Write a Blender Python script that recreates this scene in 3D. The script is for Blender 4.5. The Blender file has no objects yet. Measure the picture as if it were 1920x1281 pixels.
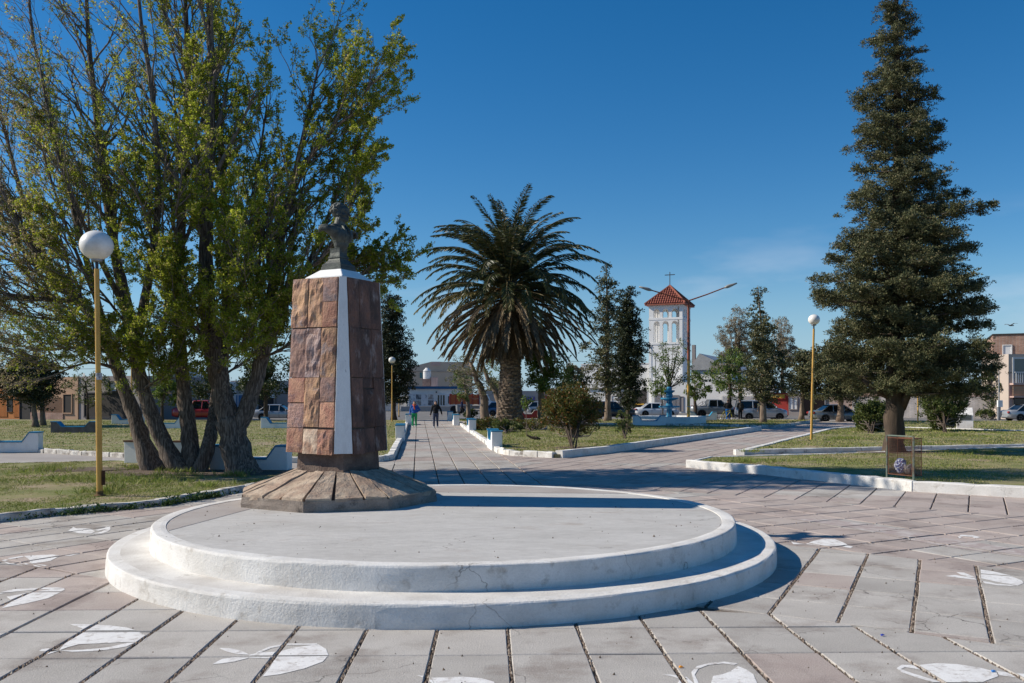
import bpy, bmesh, math, random
import numpy as np
from mathutils import Vector, Matrix, noise as mnoise

random.seed(11)
rng = np.random.default_rng(11)
PI = math.pi
rad = math.radians
scene = bpy.context.scene
COL = scene.collection

# ------------------------------------------------------------------ camera
CAM_H, FOC, HOR, CX = 2.2, 1660.0, 741.0, 960.0      # metres, focal length and horizon of the 1920 px photograph
cam_data = bpy.data.cameras.new('camera')
cam_data.sensor_width = 36.0
cam_data.lens = 36.0 * FOC / 1920.0
cam_data.shift_y = (HOR - 640.5) / 1920.0
cam_data.clip_start = 0.1
cam_data.clip_end = 6000.0
cam = bpy.data.objects.new('camera', cam_data)
COL.objects.link(cam)
cam.location = (0, 0, CAM_H)
cam.rotation_euler = (rad(90), 0, 0)
scene.camera = cam

# ------------------------------------------------------------------ sky and sun
SUN_EL = rad(33.6)
SUN_AZ = math.atan2(-0.996, 0.088)                   # clockwise from +Y
sun_vec = Vector((math.sin(SUN_AZ) * math.cos(SUN_EL), math.cos(SUN_AZ) * math.cos(SUN_EL), math.sin(SUN_EL)))
world = bpy.data.worlds.new('World')
scene.world = world
world.use_nodes = True
wn, wl = world.node_tree.nodes, world.node_tree.links
wn.clear()
w_out = wn.new('ShaderNodeOutputWorld')
w_bg = wn.new('ShaderNodeBackground')
w_sky = wn.new('ShaderNodeTexSky')
w_sky.sky_type = 'NISHITA'
w_sky.sun_disc = False
w_sky.sun_elevation = SUN_EL
w_sky.sun_rotation = SUN_AZ % (2 * PI)
w_sky.altitude = 300
w_sky.air_density = 1.0
w_sky.dust_density = 0.15
w_sky.ozone_density = 4.0
w_bg.inputs['Strength'].default_value = 0.094
# a few thin wisps of cloud low in the sky
w_geo = wn.new('ShaderNodeTexCoord')
w_map = wn.new('ShaderNodeMapping'); w_map.inputs['Scale'].default_value = (3.0, 3.0, 11.0)
w_map.inputs['Location'].default_value = (1.3, 0.4, 0.25)
w_noi = wn.new('ShaderNodeTexNoise'); w_noi.inputs['Scale'].default_value = 1.6; w_noi.inputs['Detail'].default_value = 7
w_rmp = wn.new('ShaderNodeValToRGB')
w_rmp.color_ramp.elements[0].position = 0.56; w_rmp.color_ramp.elements[0].color = (0, 0, 0, 1)
w_rmp.color_ramp.elements[1].position = 0.80; w_rmp.color_ramp.elements[1].color = (1, 1, 1, 1)
w_sep = wn.new('ShaderNodeSeparateXYZ')
w_low = wn.new('ShaderNodeMapRange')
w_low.inputs['From Min'].default_value = 0.02; w_low.inputs['From Max'].default_value = 0.20
w_low.inputs['To Min'].default_value = 0.75; w_low.inputs['To Max'].default_value = 0.0
w_mul = wn.new('ShaderNodeMath'); w_mul.operation = 'MULTIPLY'
w_mix = wn.new('ShaderNodeMixRGB'); w_mix.inputs['Color2'].default_value = (7.2, 7.6, 8.4, 1)
wl.new(w_geo.outputs['Generated'], w_map.inputs['Vector'])
wl.new(w_map.outputs['Vector'], w_noi.inputs['Vector'])
wl.new(w_noi.outputs['Fac'], w_rmp.inputs['Fac'])
wl.new(w_geo.outputs['Generated'], w_sep.inputs['Vector'])
wl.new(w_sep.outputs['Z'], w_low.inputs['Value'])
wl.new(w_rmp.outputs['Color'], w_mul.inputs[0]); wl.new(w_low.outputs['Result'], w_mul.inputs[1])
wl.new(w_mul.outputs['Value'], w_mix.inputs['Fac'])
w_hsv = wn.new('ShaderNodeHueSaturation'); w_hsv.inputs['Saturation'].default_value = 1.34
wl.new(w_sky.outputs['Color'], w_hsv.inputs['Color'])
wl.new(w_hsv.outputs['Color'], w_mix.inputs['Color1'])
# pale air low over the horizon
w_air = wn.new('ShaderNodeMapRange'); w_air.interpolation_type = 'SMOOTHSTEP'
w_air.inputs['From Min'].default_value = -0.02; w_air.inputs['From Max'].default_value = 0.16
w_air.inputs['To Min'].default_value = 0.75; w_air.inputs['To Max'].default_value = 0.0
wl.new(w_sep.outputs['Z'], w_air.inputs['Value'])
w_mx2 = wn.new('ShaderNodeMixRGB'); w_mx2.inputs['Color2'].default_value = (2.6, 4.5, 6.6, 1)
wl.new(w_air.outputs['Result'], w_mx2.inputs['Fac'])
wl.new(w_mix.outputs['Color'], w_mx2.inputs['Color1'])
wl.new(w_mx2.outputs['Color'], w_bg.inputs['Color'])
wl.new(w_bg.outputs['Background'], w_out.inputs['Surface'])

sun_data = bpy.data.lights.new('sun', 'SUN')
sun_data.energy = 5.0
sun_data.angle = rad(0.53)
sun_data.color = (1.0, 0.915, 0.785)
sun = bpy.data.objects.new('sun', sun_data)
COL.objects.link(sun)
sun.rotation_euler = (-sun_vec).to_track_quat('-Z', 'Y').to_euler()
sun.location = (-40, 10, 40)

scene.view_settings.view_transform = 'Standard'
scene.view_settings.look = 'None'
scene.view_settings.gamma = 1.0
scene.view_settings.use_curve_mapping = False
scene.view_settings.exposure = 0.22
scene.render.engine = 'CYCLES'
scene.cycles.max_bounces = 6
scene.cycles.transparent_max_bounces = 8

# ------------------------------------------------------------------ where a point of the ground (or of a plane at depth Y) lies
def gr(px, py, z=0.0):
    Y = (CAM_H - z) * FOC / (py - HOR)
    return Vector(((px - CX) / FOC * Y, Y, z))

def at(px, py, Y):
    return Vector(((px - CX) / FOC * Y, Y, CAM_H + (HOR - py) / FOC * Y))

# ------------------------------------------------------------------ materials
def _mix(nt, fac, a, b, mode='MIX'):
    n = nt.nodes.new('ShaderNodeMixRGB'); n.blend_type = mode
    for sock, v in ((n.inputs['Fac'], fac), (n.inputs['Color1'], a), (n.inputs['Color2'], b)):
        if hasattr(v, 'is_output'): nt.links.new(v, sock)
        elif isinstance(v, (int, float)): sock.default_value = v
        else: sock.default_value = (*v, 1) if len(v) == 3 else v
    return n.outputs['Color']

def _noise(nt, vec, scale, detail=6, rough=0.55, dist=0.0):
    n = nt.nodes.new('ShaderNodeTexNoise')
    n.inputs['Scale'].default_value = scale; n.inputs['Detail'].default_value = detail
    n.inputs['Roughness'].default_value = rough; n.inputs['Distortion'].default_value = dist
    nt.links.new(vec, n.inputs['Vector'])
    return n.outputs['Fac']

def _ramp(nt, fac, lo, hi, c0=(0, 0, 0), c1=(1, 1, 1)):
    n = nt.nodes.new('ShaderNodeValToRGB')
    n.color_ramp.elements[0].position = max(0, lo); n.color_ramp.elements[0].color = (*c0, 1)
    n.color_ramp.elements[1].position = min(1, hi); n.color_ramp.elements[1].color = (*c1, 1)
    nt.links.new(fac, n.inputs['Fac'])
    return n.outputs['Color']

MATS = {}
def M(name, c, c2=None, scale=3.0, mid=0.5, soft=0.12, c3=None, scale3=1.2, mid3=0.62, rough=0.85, bump=0.25, bscale=60.0,
      grain=0.12, crack=0.0, crack_w=0.012, crack_c=(0.06, 0.055, 0.05), spec=0.25, metal=0.0, objrand=0.0, stretch=(1, 1, 1), gscale=None, local=False):
    if name in MATS: return MATS[name]
    m = bpy.data.materials.new(name); m.use_nodes = True
    nt = m.node_tree; b = nt.nodes['Principled BSDF']
    if local:
        vec = nt.nodes.new('ShaderNodeTexCoord').outputs['Object']
    else:
        vec = nt.nodes.new('ShaderNodeNewGeometry').outputs['Position']
    if stretch != (1, 1, 1):
        mp = nt.nodes.new('ShaderNodeMapping'); mp.inputs['Scale'].default_value = stretch
        nt.links.new(vec, mp.inputs['Vector']); vec = mp.outputs['Vector']
    col = None
    if c2 is not None:
        f = _ramp(nt, _noise(nt, vec, scale), mid - soft, mid + soft)
        col = _mix(nt, f, c, c2)
    else:
        r = nt.nodes.new('ShaderNodeRGB'); r.outputs[0].default_value = (*c, 1); col = r.outputs[0]
    if c3 is not None:
        f = _ramp(nt, _noise(nt, vec, scale3, 8, 0.65), mid3 - 0.06, mid3 + 0.08)
        col = _mix(nt, f, col, c3)
    if objrand:
        oi = nt.nodes.new('ShaderNodeObjectInfo')
        f = _ramp(nt, oi.outputs['Random'], 0, 1, (1 - objrand,) * 3, (1 + objrand,) * 3)
        col = _mix(nt, 1.0, col, f, 'MULTIPLY')
    if grain:
        f = _ramp(nt, _noise(nt, vec, gscale or bscale, 4, 0.7), 0.3, 0.7, (1 - grain,) * 3, (1 + grain,) * 3)
        col = _mix(nt, 1.0, col, f, 'MULTIPLY')
    if crack:
        v = nt.nodes.new('ShaderNodeTexVoronoi'); v.feature = 'DISTANCE_TO_EDGE'; v.inputs['Scale'].default_value = crack
        add = nt.nodes.new('ShaderNodeVectorMath'); add.operation = 'ADD'
        ns = nt.nodes.new('ShaderNodeTexNoise'); ns.inputs['Scale'].default_value = crack * 3; ns.inputs['Detail'].default_value = 6
        sc = nt.nodes.new('ShaderNodeVectorMath'); sc.operation = 'SCALE'; sc.inputs['Scale'].default_value = 0.45 / crack
        nt.links.new(vec, ns.inputs['Vector']); nt.links.new(ns.outputs['Color'], sc.inputs[0])
        nt.links.new(vec, add.inputs[0]); nt.links.new(sc.outputs[0], add.inputs[1]); nt.links.new(add.outputs[0], v.inputs['Vector'])
        f1 = _ramp(nt, v.outputs['Distance'], 0, crack_w, (1, 1, 1), (0, 0, 0))
        f2 = _ramp(nt, _noise(nt, vec, crack * 0.7, 3), 0.50, 0.62)
        f = _mix(nt, 1.0, f1, f2, 'MULTIPLY')
        col = _mix(nt, f, col, crack_c)
    nt.links.new(col, b.inputs['Base Color'])
    b.inputs['Roughness'].default_value = rough
    b.inputs['Metallic'].default_value = metal
    b.inputs['Specular IOR Level'].default_value = spec
    if bump:
        bm_ = nt.nodes.new('ShaderNodeBump'); bm_.inputs['Strength'].default_value = min(1.0, bump); bm_.inputs['Distance'].default_value = 0.02 if bump <= 1 else 0.02 * bump
        nt.links.new(_noise(nt, vec, bscale, 6, 0.65), bm_.inputs['Height'])
        nt.links.new(bm_.outputs['Normal'], b.inputs['Normal'])
    MATS[name] = m
    return m

def leafmat(name, c_dark, c_light, c_odd=None, odd=0.9, trans=0.35, rough=0.55, pscale=0.35):
    """leaves: colour differs from leaf to leaf and from clump to clump"""
    if name in MATS: return MATS[name]
    m = bpy.data.materials.new(name); m.use_nodes = True
    nt = m.node_tree; b = nt.nodes['Principled BSDF']; out = nt.nodes['Material Output']
    g = nt.nodes.new('ShaderNodeNewGeometry')
    col = _mix(nt, g.outputs['Random Per Island'], c_dark, c_light)
    f = _ramp(nt, _noise(nt, g.outputs['Position'], pscale, 3), 0.35, 0.65, (0.75,) * 3, (1.25,) * 3)
    col = _mix(nt, 1.0, col, f, 'MULTIPLY')
    if c_odd is not None:
        mm = nt.nodes.new('ShaderNodeMath'); mm.operation = 'MULTIPLY'; mm.inputs[1].default_value = 7.31
        fr = nt.nodes.new('ShaderNodeMath'); fr.operation = 'FRACT'
        gt = nt.nodes.new('ShaderNodeMath'); gt.operation = 'GREATER_THAN'; gt.inputs[1].default_value = odd
        nt.links.new(g.outputs['Random Per Island'], mm.inputs[0]); nt.links.new(mm.outputs[0], fr.inputs[0]); nt.links.new(fr.outputs[0], gt.inputs[0])
        col = _mix(nt, gt.outputs[0], col, c_odd)
    nt.links.new(col, b.inputs['Base Color'])
    b.inputs['Roughness'].default_value = rough; b.inputs['Specular IOR Level'].default_value = 0.3
    t = nt.nodes.new('ShaderNodeBsdfTranslucent'); nt.links.new(col, t.inputs['Color'])
    mx = nt.nodes.new('ShaderNodeMixShader'); mx.inputs['Fac'].default_value = trans
    nt.links.new(b.outputs[0], mx.inputs[1]); nt.links.new(t.outputs[0], mx.inputs[2])
    nt.links.new(mx.outputs[0], out.inputs['Surface'])
    MATS[name] = m
    return m

def glassmat(name, c=(0.02, 0.025, 0.03), rough=0.08):
    if name in MATS: return MATS[name]
    m = bpy.data.materials.new(name); m.use_nodes = True
    b = m.node_tree.nodes['Principled BSDF']
    b.inputs['Base Color'].default_value = (*c, 1); b.inputs['Roughness'].default_value = rough
    b.inputs['Specular IOR Level'].default_value = 0.6
    MATS[name] = m
    return m

whitewash = M('whitewash', (0.73, 0.715, 0.685), (0.60, 0.575, 0.535), scale=2.4, mid=0.54, soft=0.17, c3=(0.44, 0.405, 0.36), scale3=4.0, mid3=0.63, rough=0.92, bump=0.5, bscale=42, grain=0.07, crack=0.8, crack_w=0.0055, crack_c=(.26, .235, .21))
tread_white = M('tread_whitewash', (0.72, 0.70, 0.66), (0.52, 0.49, 0.45), scale=1.3, mid=0.52, soft=0.14, c3=(0.30, 0.27, 0.24), scale3=2.4, mid3=0.70, rough=0.9, bump=0.4, bscale=40, grain=0.07)
white_paint = M('white_paint', (0.78, 0.77, 0.75), (0.66, 0.64, 0.61), scale=1.5, mid=0.6, soft=0.1, c3=(0.30, 0.28, 0.26), scale3=4, mid3=0.76, rough=0.85, bump=0.3, bscale=30, grain=0.05)
kerb_white = M('kerb_whitewash', (0.74, 0.73, 0.70), (0.54, 0.515, 0.47), scale=2.2, mid=0.53, soft=0.12, c3=(0.20, 0.175, 0.15), scale3=3.0, mid3=0.63, rough=0.9, bump=0.6, bscale=25, grain=0.08)
kerb_worn = M('kerb_worn', (0.66, 0.63, 0.58), (0.30, 0.265, 0.23), scale=3.5, mid=0.54, soft=0.12, c3=(0.12, 0.10, 0.085), scale3=6.0, mid3=0.62, rough=0.95, bump=0.8, bscale=22, grain=0.12)
platform_floor = M('platform_concrete', (0.44, 0.425, 0.40), (0.52, 0.505, 0.48), scale=1.1, mid=0.5, soft=0.16, c3=(0.37, 0.325, 0.29), scale3=1.3, mid3=0.64, rough=0.88, bump=0.4, bscale=30, grain=0.10, gscale=9, crack=0.42, crack_w=0.0032, crack_c=(.17, .15, .13), stretch=(.7, 1.6, 1))
platform_patch = M('platform_patch', (0.40, 0.37, 0.345), (0.35, 0.31, 0.285), scale=1.2, rough=0.9, bump=0.3, bscale=50, grain=0.08)
slab_grey = M('slab_grey', (0.405, 0.378, 0.345), (0.475, 0.447, 0.41), scale=1.3, mid=0.5, soft=0.14, c3=(0.315, 0.28, 0.25), scale3=1.1, mid3=0.56, rough=0.9, bump=0.45, bscale=70, grain=0.20, gscale=75, objrand=0.11, crack=0.8, crack_w=0.008)
slab_pink = M('slab_pink', (0.405, 0.335, 0.30), (0.445, 0.385, 0.345), scale=1.2, mid=0.5, soft=0.14, c3=(0.31, 0.255, 0.23), scale3=1.1, mid3=0.56, rough=0.9, bump=0.45, bscale=70, grain=0.20, gscale=75, objrand=0.10, crack=0.8, crack_w=0.008)
joint_dirt = M('joint_dirt', (0.225, 0.18, 0.14), (0.11, 0.086, 0.068), scale=14, mid=0.5, soft=0.15, c3=(0.24, 0.19, 0.15), scale3=30, mid3=0.62, rough=1.0, bump=1.0, bscale=90, grain=0.25)
fish_paint = M('pavement_paint', (0.76, 0.75, 0.73), (0.64, 0.62, 0.60), scale=6, mid=0.57, soft=0.1, c3=(0.45, 0.41, 0.375), scale3=11, mid3=0.585, rough=0.9, bump=0.3, bscale=70, grain=0.06)
stripe_paint = M('worn_stripe_paint', (0.42, 0.365, 0.34), (0.56, 0.53, 0.50), scale=2.2, mid=0.55, soft=0.15, c3=(0.37, 0.30, 0.28), scale3=5, mid3=0.5, rough=0.9, bump=0.3, bscale=70, grain=0.08)
asphalt = M('asphalt', (0.155, 0.15, 0.145), (0.19, 0.183, 0.175), scale=0.3, rough=0.95, bump=0.4, bscale=60, grain=0.15)
dust_ground = M('dust_ground', (0.20, 0.175, 0.15), (0.25, 0.22, 0.19), scale=0.2, rough=1.0, bump=0.3, bscale=20, grain=0.15)
path_concrete = M('path_concrete', (0.32, 0.29, 0.27), (0.38, 0.35, 0.325), scale=0.6, rough=0.9, bump=0.3, bscale=30, grain=0.1)
lawn_earth = M('lawn_earth', (0.26, 0.235, 0.11), (0.15, 0.17, 0.052), scale=0.9, mid=0.48, soft=0.15, c3=(0.33, 0.255, 0.18), scale3=0.7, mid3=0.56, rough=1.0, bump=0.9, bscale=25, grain=0.3, gscale=40)
stone_red = M('stone_red', (0.30, 0.135, 0.10), (0.41, 0.235, 0.155), scale=5, mid=0.5, soft=0.16, c3=(0.17, 0.105, 0.105), scale3=4.0, mid3=0.60, rough=0.75, bump=1.0, bscale=38, grain=0.24, objrand=0.26)
stone_purple = M('stone_purple', (0.27, 0.165, 0.15), (0.36, 0.215, 0.165), scale=5, mid=0.5, soft=0.16, c3=(0.20, 0.155, 0.16), scale3=4.5, mid3=0.58, rough=0.7, bump=1.0, bscale=22, grain=0.2, objrand=0.2)
stone_tan = M('stone_tan', (0.47, 0.285, 0.165), (0.27, 0.145, 0.105), scale=4.5, mid=0.52, soft=0.15, c3=(0.26, 0.205, 0.205), scale3=5.0, mid3=0.60, rough=0.72, bump=1.0, bscale=36, grain=0.24, objrand=0.2)
stone_pale = M('stone_pale', (0.66, 0.53, 0.40), (0.38, 0.235, 0.165), scale=4, mid=0.52, soft=0.12, c3=(0.22, 0.16, 0.14), scale3=6, mid3=0.66, rough=0.75, bump=0.9, bscale=20, grain=0.12)
stone_slate = M('stone_slate', (0.33, 0.25, 0.245), (0.24, 0.13, 0.095), scale=5, mid=0.5, soft=0.15, c3=(0.38, 0.33, 0.33), scale3=8, mid3=0.62, rough=0.55, bump=1.0, bscale=18, grain=0.15)
stone_black = M('stone_dark', (0.185, 0.10, 0.075), (0.075, 0.052, 0.046), scale=4.0, mid=0.5, soft=0.14, c3=(0.30, 0.24, 0.22), scale3=5.5, mid3=0.62, stretch=(1, 1, .45), rough=0.85, bump=1.0, bscale=38, grain=0.24, objrand=0.24)  # darker brown stone with upright streaks, for the whole right face
skirt_stone = M('skirt_stone', (0.50, 0.40, 0.30), (0.35, 0.25, 0.185), scale=4.0, mid=0.5, soft=0.14, c3=(0.24, 0.19, 0.15), scale3=5.0, mid3=0.58, rough=0.85, bump=1.0, bscale=28, grain=0.15, objrand=0.14)
mortar = M('mortar', (0.16, 0.125, 0.10), (0.10, 0.08, 0.07), scale=6, rough=0.95, bump=0.8, bscale=40, grain=0.2)
rim_concrete = M('rim_concrete', (0.34, 0.285, 0.24), (0.22, 0.18, 0.15), scale=3.5, mid=0.5, soft=0.16, c3=(0.08, 0.07, 0.062), scale3=4, mid3=0.62, rough=0.95, bump=0.9, bscale=45, grain=0.2)
strip_white = M('strip_paint', (0.74, 0.74, 0.73), (0.62, 0.61, 0.60), scale=4, mid=0.58, soft=0.1, c3=(0.20, 0.18, 0.17), scale3=14, mid3=0.69, rough=0.9, bump=0.4, bscale=50, grain=0.05, stretch=(1, 1, 0.45))
bronze = M('bronze_patina', (0.052, 0.058, 0.055), (0.105, 0.12, 0.105), scale=7, mid=0.55, soft=0.16, c3=(0.045, 0.05, 0.05), scale3=5, mid3=0.6, rough=0.58, bump=0.35, bscale=35, grain=0.12, spec=0.4, metal=0.2)
bark_grey = M('bark_grey', (0.235, 0.19, 0.155), (0.085, 0.066, 0.054), scale=26, mid=0.46, soft=0.10, c3=(0.29, 0.245, 0.205), scale3=20, mid3=0.6, rough=1.0, bump=2.6, bscale=24, grain=0.25, stretch=(1, 1, 0.13))
bark_dark = M('bark_dark', (0.10, 0.075, 0.055), (0.055, 0.042, 0.033), scale=8, rough=1.0, bump=1.2, bscale=16, grain=0.25, stretch=(1, 1, 0.25))
bark_pale = M('bark_pale', (0.24, 0.185, 0.14), (0.15, 0.11, 0.085), scale=8, rough=1.0, bump=1.2, bscale=14, grain=0.2, stretch=(1, 1, 0.25))
twig_mat = M('twig', (0.235, 0.195, 0.165), (0.14, 0.115, 0.10), scale=6, rough=1.0, bump=0, grain=0.2)
yellow_paint = M('yellow_paint', (0.56, 0.33, 0.075), (0.50, 0.27, 0.06), scale=3, mid=0.55, soft=0.12, c3=(0.22, 0.13, 0.06), scale3=7, mid3=0.71, rough=0.55, bump=0.15, bscale=30, grain=0.05, spec=0.4)
rust_paint = M('rust_red_paint', (0.30, 0.085, 0.045), (0.22, 0.07, 0.04), scale=4, rough=0.6, bump=0.1, grain=0.08)
globe_mat = M('globe_white', (0.80, 0.78, 0.74), (0.62, 0.59, 0.54), scale=3.5, mid=0.58, soft=0.12, c3=(.42, .38, .33), scale3=6, mid3=.72, rough=0.35, bump=0, grain=0.03, spec=0.5)
black_metal = M('black_metal', (0.03, 0.03, 0.032), rough=0.5, bump=0, grain=0.1, spec=0.5)
grey_metal = M('grey_metal', (0.32, 0.33, 0.34), (0.24, 0.25, 0.26), scale=4, rough=0.5, bump=0, grain=0.05, spec=0.5, metal=0.4)
blue_paint = M('blue_paint', (0.03, 0.235, 0.40), (0.025, 0.18, 0.32), scale=2, mid=0.55, soft=0.15, c3=(0.02, 0.12, 0.2), scale3=5, mid3=0.66, rough=0.5, bump=0.15, bscale=20, grain=0.06, spec=0.4)
bench_brown = M('bench_brown', (0.17, 0.085, 0.045), (0.11, 0.06, 0.035), scale=3, rough=0.9, bump=0.3)
bench_bare = M('bench_bare', (0.20, 0.165, 0.15), (0.13, 0.105, 0.095), scale=3, rough=0.95, bump=0.5, bscale=20)
bench_red = M('bench_red', (0.42, 0.06, 0.04), (0.36, 0.05, 0.04), scale=3, rough=0.8, bump=0.2)
# ------------------------------------------------------------------ mesh helpers
class MB:
    """collects faces; build() links them as one mesh object"""
    def __init__(s): s.v = []; s.f = []; s.m = []
    def add(s, vs, fs, m=0):
        o = len(s.v); s.v.extend([tuple(v) for v in vs]); s.f.extend([tuple(i + o for i in f) for f in fs]); s.m.extend([m] * len(fs)); return s
    def box(s, c, d, rz=0.0, m=0):
        x, y, z = d[0] / 2, d[1] / 2, d[2] / 2; co, si = math.cos(rz), math.sin(rz)
        vs = []
        for sx, sy, sz in ((-1,-1,-1),(1,-1,-1),(1,1,-1),(-1,1,-1),(-1,-1,1),(1,-1,1),(1,1,1),(-1,1,1)):
            a, b = sx * x, sy * y
            vs.append((c[0] + a * co - b * si, c[1] + a * si + b * co, c[2] + sz * z))
        return s.add(vs, [(0,3,2,1),(4,5,6,7),(0,1,5,4),(1,2,6,5),(2,3,7,6),(3,0,4,7)], m)
    def box2(s, x0, x1, y0, y1, z0, z1, m=0):
        return s.box(((x0+x1)/2, (y0+y1)/2, (z0+z1)/2), (x1-x0, y1-y0, z1-z0), 0, m)
    def prism(s, poly, z0, z1, m=0, top=None):
        n = len(poly); t = top or poly
        vs = [(p[0], p[1], z0) for p in poly] + [(p[0], p[1], z1) for p in t]
        fs = [tuple(range(n - 1, -1, -1)), tuple(range(n, 2 * n))] + [(i, (i+1) % n, n + (i+1) % n, n + i) for i in range(n)]
        return s.add(vs, fs, m)
    def extrude_xz(s, poly, y0, y1, m=0):
        n = len(poly)
        vs = [(p[0], y0, p[1]) for p in poly] + [(p[0], y1, p[1]) for p in poly]
        fs = [tuple(range(n)), tuple(range(2*n - 1, n - 1, -1))] + [((i+1) % n, i, n + i, n + (i+1) % n) for i in range(n)]
        return s.add(vs, fs, m)
    def tube(s, pts, rs, n=6, m=0, cap=True, wob=0.0):
        pts = [Vector(p) for p in pts]; k = len(pts)
        if not hasattr(rs, '__len__'): rs = [rs] * k
        vs = []; up = Vector((0.13, 0.31, 0.94)); u = None
        for i, p in enumerate(pts):
            d = (pts[min(i+1, k-1)] - pts[max(i-1, 0)])
            d = d.normalized() if d.length > 1e-9 else Vector((0, 0, 1))
            if u is None:
                u = d.cross(up if abs(d.dot(up)) < 0.95 else Vector((1, 0, 0))).normalized()
            else:
                u = (u - d * u.dot(d)); u = u.normalized() if u.length > 1e-6 else d.orthogonal().normalized()
            w = d.cross(u)
            for j in range(n):
                a = 2 * PI * j / n
                r = rs[i]
                if wob: r *= 1 + wob * mnoise.noise((p + u * math.cos(a) * rs[i] * 1.3 + w * math.sin(a) * rs[i] * 1.3) * (0.9 / max(0.12, rs[i])))
                vs.append(p + (u * math.cos(a) + w * math.sin(a)) * r)
        fs = []
        for i in range(k - 1):
            for j in range(n):
                fs.append((i*n + j, i*n + (j+1) % n, (i+1)*n + (j+1) % n, (i+1)*n + j))
        if cap:
            fs.append(tuple(range(n - 1, -1, -1))); fs.append(tuple((k-1)*n + j for j in range(n)))
        return s.add(vs, fs, m)
    def lathe(s, prof, n=24, c=(0, 0, 0), m=0, axis='z', closed=False, sq=None):
        vs = []; k = len(prof)
        for r, z in prof:
            for j in range(n):
                a = 2 * PI * j / n
                if axis == 'z': vs.append((c[0] + r * math.cos(a), c[1] + r * math.sin(a), c[2] + z))
                elif axis == 'y': vs.append((c[0] + r * math.cos(a), c[1] + z, c[2] + r * math.sin(a)))
                else: vs.append((c[0] + z, c[1] + r * math.cos(a), c[2] + r * math.sin(a)))
        fs = []
        for i in range(k - 1 if not closed else k):
            i2 = (i + 1) % k
            for j in range(n):
                f = (i*n + j, i*n + (j+1) % n, i2*n + (j+1) % n, i2*n + j)
                fs.append(f if axis == 'z' or axis == 'x' else f[::-1])
        if not closed:
            if prof[0][0] > 1e-6: fs.append(tuple(range(n - 1, -1, -1)))
            if prof[-1][0] > 1e-6: fs.append(tuple((k-1)*n + j for j in range(n)))
        return s.add(vs, fs, m)
    def ball(s, c, r, n=16, k=10, m=0):
        r = r if hasattr(r, '__len__') else (r, r, r)
        vs = [(c[0], c[1], c[2] - r[2])]
        for i in range(1, k):
            t = PI * i / k - PI / 2
            for j in range(n):
                a = 2 * PI * j / n
                vs.append((c[0] + r[0] * math.cos(t) * math.cos(a), c[1] + r[1] * math.cos(t) * math.sin(a), c[2] + r[2] * math.sin(t)))
        vs.append((c[0], c[1], c[2] + r[2])); L = len(vs) - 1
        fs = [(0, 1 + (j+1) % n, 1 + j) for j in range(n)]
        for i in range(k - 2):
            for j in range(n):
                fs.append((1 + i*n + j, 1 + i*n + (j+1) % n, 1 + (i+1)*n + (j+1) % n, 1 + (i+1)*n + j))
        fs += [(L, 1 + (k-2)*n + j, 1 + (k-2)*n + (j+1) % n) for j in range(n)]
        return s.add(vs, fs, m)
    def mesh(s, name, mats, smooth=False):
        me = bpy.data.meshes.new(name); me.from_pydata(s.v, [], s.f)
        for mt in (mats if isinstance(mats, (list, tuple)) else [mats]): me.materials.append(mt)
        if any(s.m): me.polygons.foreach_set('material_index', s.m)
        if smooth: me.polygons.foreach_set('use_smooth', [True] * len(s.f))
        me.update(); return me
    def build(s, name, mats, parent=None, smooth=False, bevel=0.0, seg=1, loc=None, rz=0.0):
        return link(name, s.mesh(name, mats, smooth), parent, bevel, seg, loc, rz)

def link(name, me, parent=None, bevel=0.0, seg=1, loc=None, rz=0.0):
    o = bpy.data.objects.new(name, me); COL.objects.link(o)
    if parent is not None: o.parent = parent
    if loc is not None: o.location = loc
    if rz: o.rotation_euler = (0, 0, rz)
    if bevel:
        b = o.modifiers.new('bevel', 'BEVEL'); b.width = bevel; b.segments = seg; b.limit_method = 'ANGLE'; b.angle_limit = rad(40)
    return o

def tag(o, label=None, cat=None, group=None, kind=None):
    if label: o['label'] = label
    if cat: o['category'] = cat
    if group: o['group'] = group
    if kind: o['kind'] = kind
    return o

def thing(name, label, cat, loc=(0, 0, 0), rz=0.0, group=None):
    o = bpy.data.objects.new(name, None); COL.objects.link(o)
    o.empty_display_size = 0.3; o.location = loc; o.rotation_euler = (0, 0, rz)
    return tag(o, label, cat, group)

def dup(root, loc, rz=0.0, label=None, scale=None):
    """a copy of a thing with copies of its parts and their sub-parts"""
    r = root.copy(); COL.objects.link(r); r.location = loc; r.rotation_euler = (0, 0, rz)
    if label: r['label'] = label
    if scale: r.scale = scale
    for ch in list(root.children):
        c = ch.copy(); COL.objects.link(c); c.parent = r
        for g2 in list(ch.children):
            d = g2.copy(); COL.objects.link(d); d.parent = c
    return r

def np_mesh(name, verts, faces, mats, midx=None, smooth=False):
    """verts (N,3), faces (M,k) numpy arrays, all faces with k corners"""
    me = bpy.data.meshes.new(name)
    verts = np.ascontiguousarray(verts, np.float32); faces = np.ascontiguousarray(faces, np.int32)
    n, (mF, k) = len(verts), faces.shape
    me.vertices.add(n); me.vertices.foreach_set('co', verts.ravel())
    me.loops.add(mF * k); me.loops.foreach_set('vertex_index', faces.ravel())
    me.polygons.add(mF); me.polygons.foreach_set('loop_start', np.arange(0, mF * k, k, dtype=np.int32))
    for mt in (mats if isinstance(mats, (list, tuple)) else [mats]): me.materials.append(mt)
    if midx is not None: me.polygons.foreach_set('material_index', np.ascontiguousarray(midx, np.int32))
    if smooth: me.polygons.foreach_set('use_smooth', np.ones(mF, bool))
    me.update(calc_edges=True); me.validate()
    return me

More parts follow.
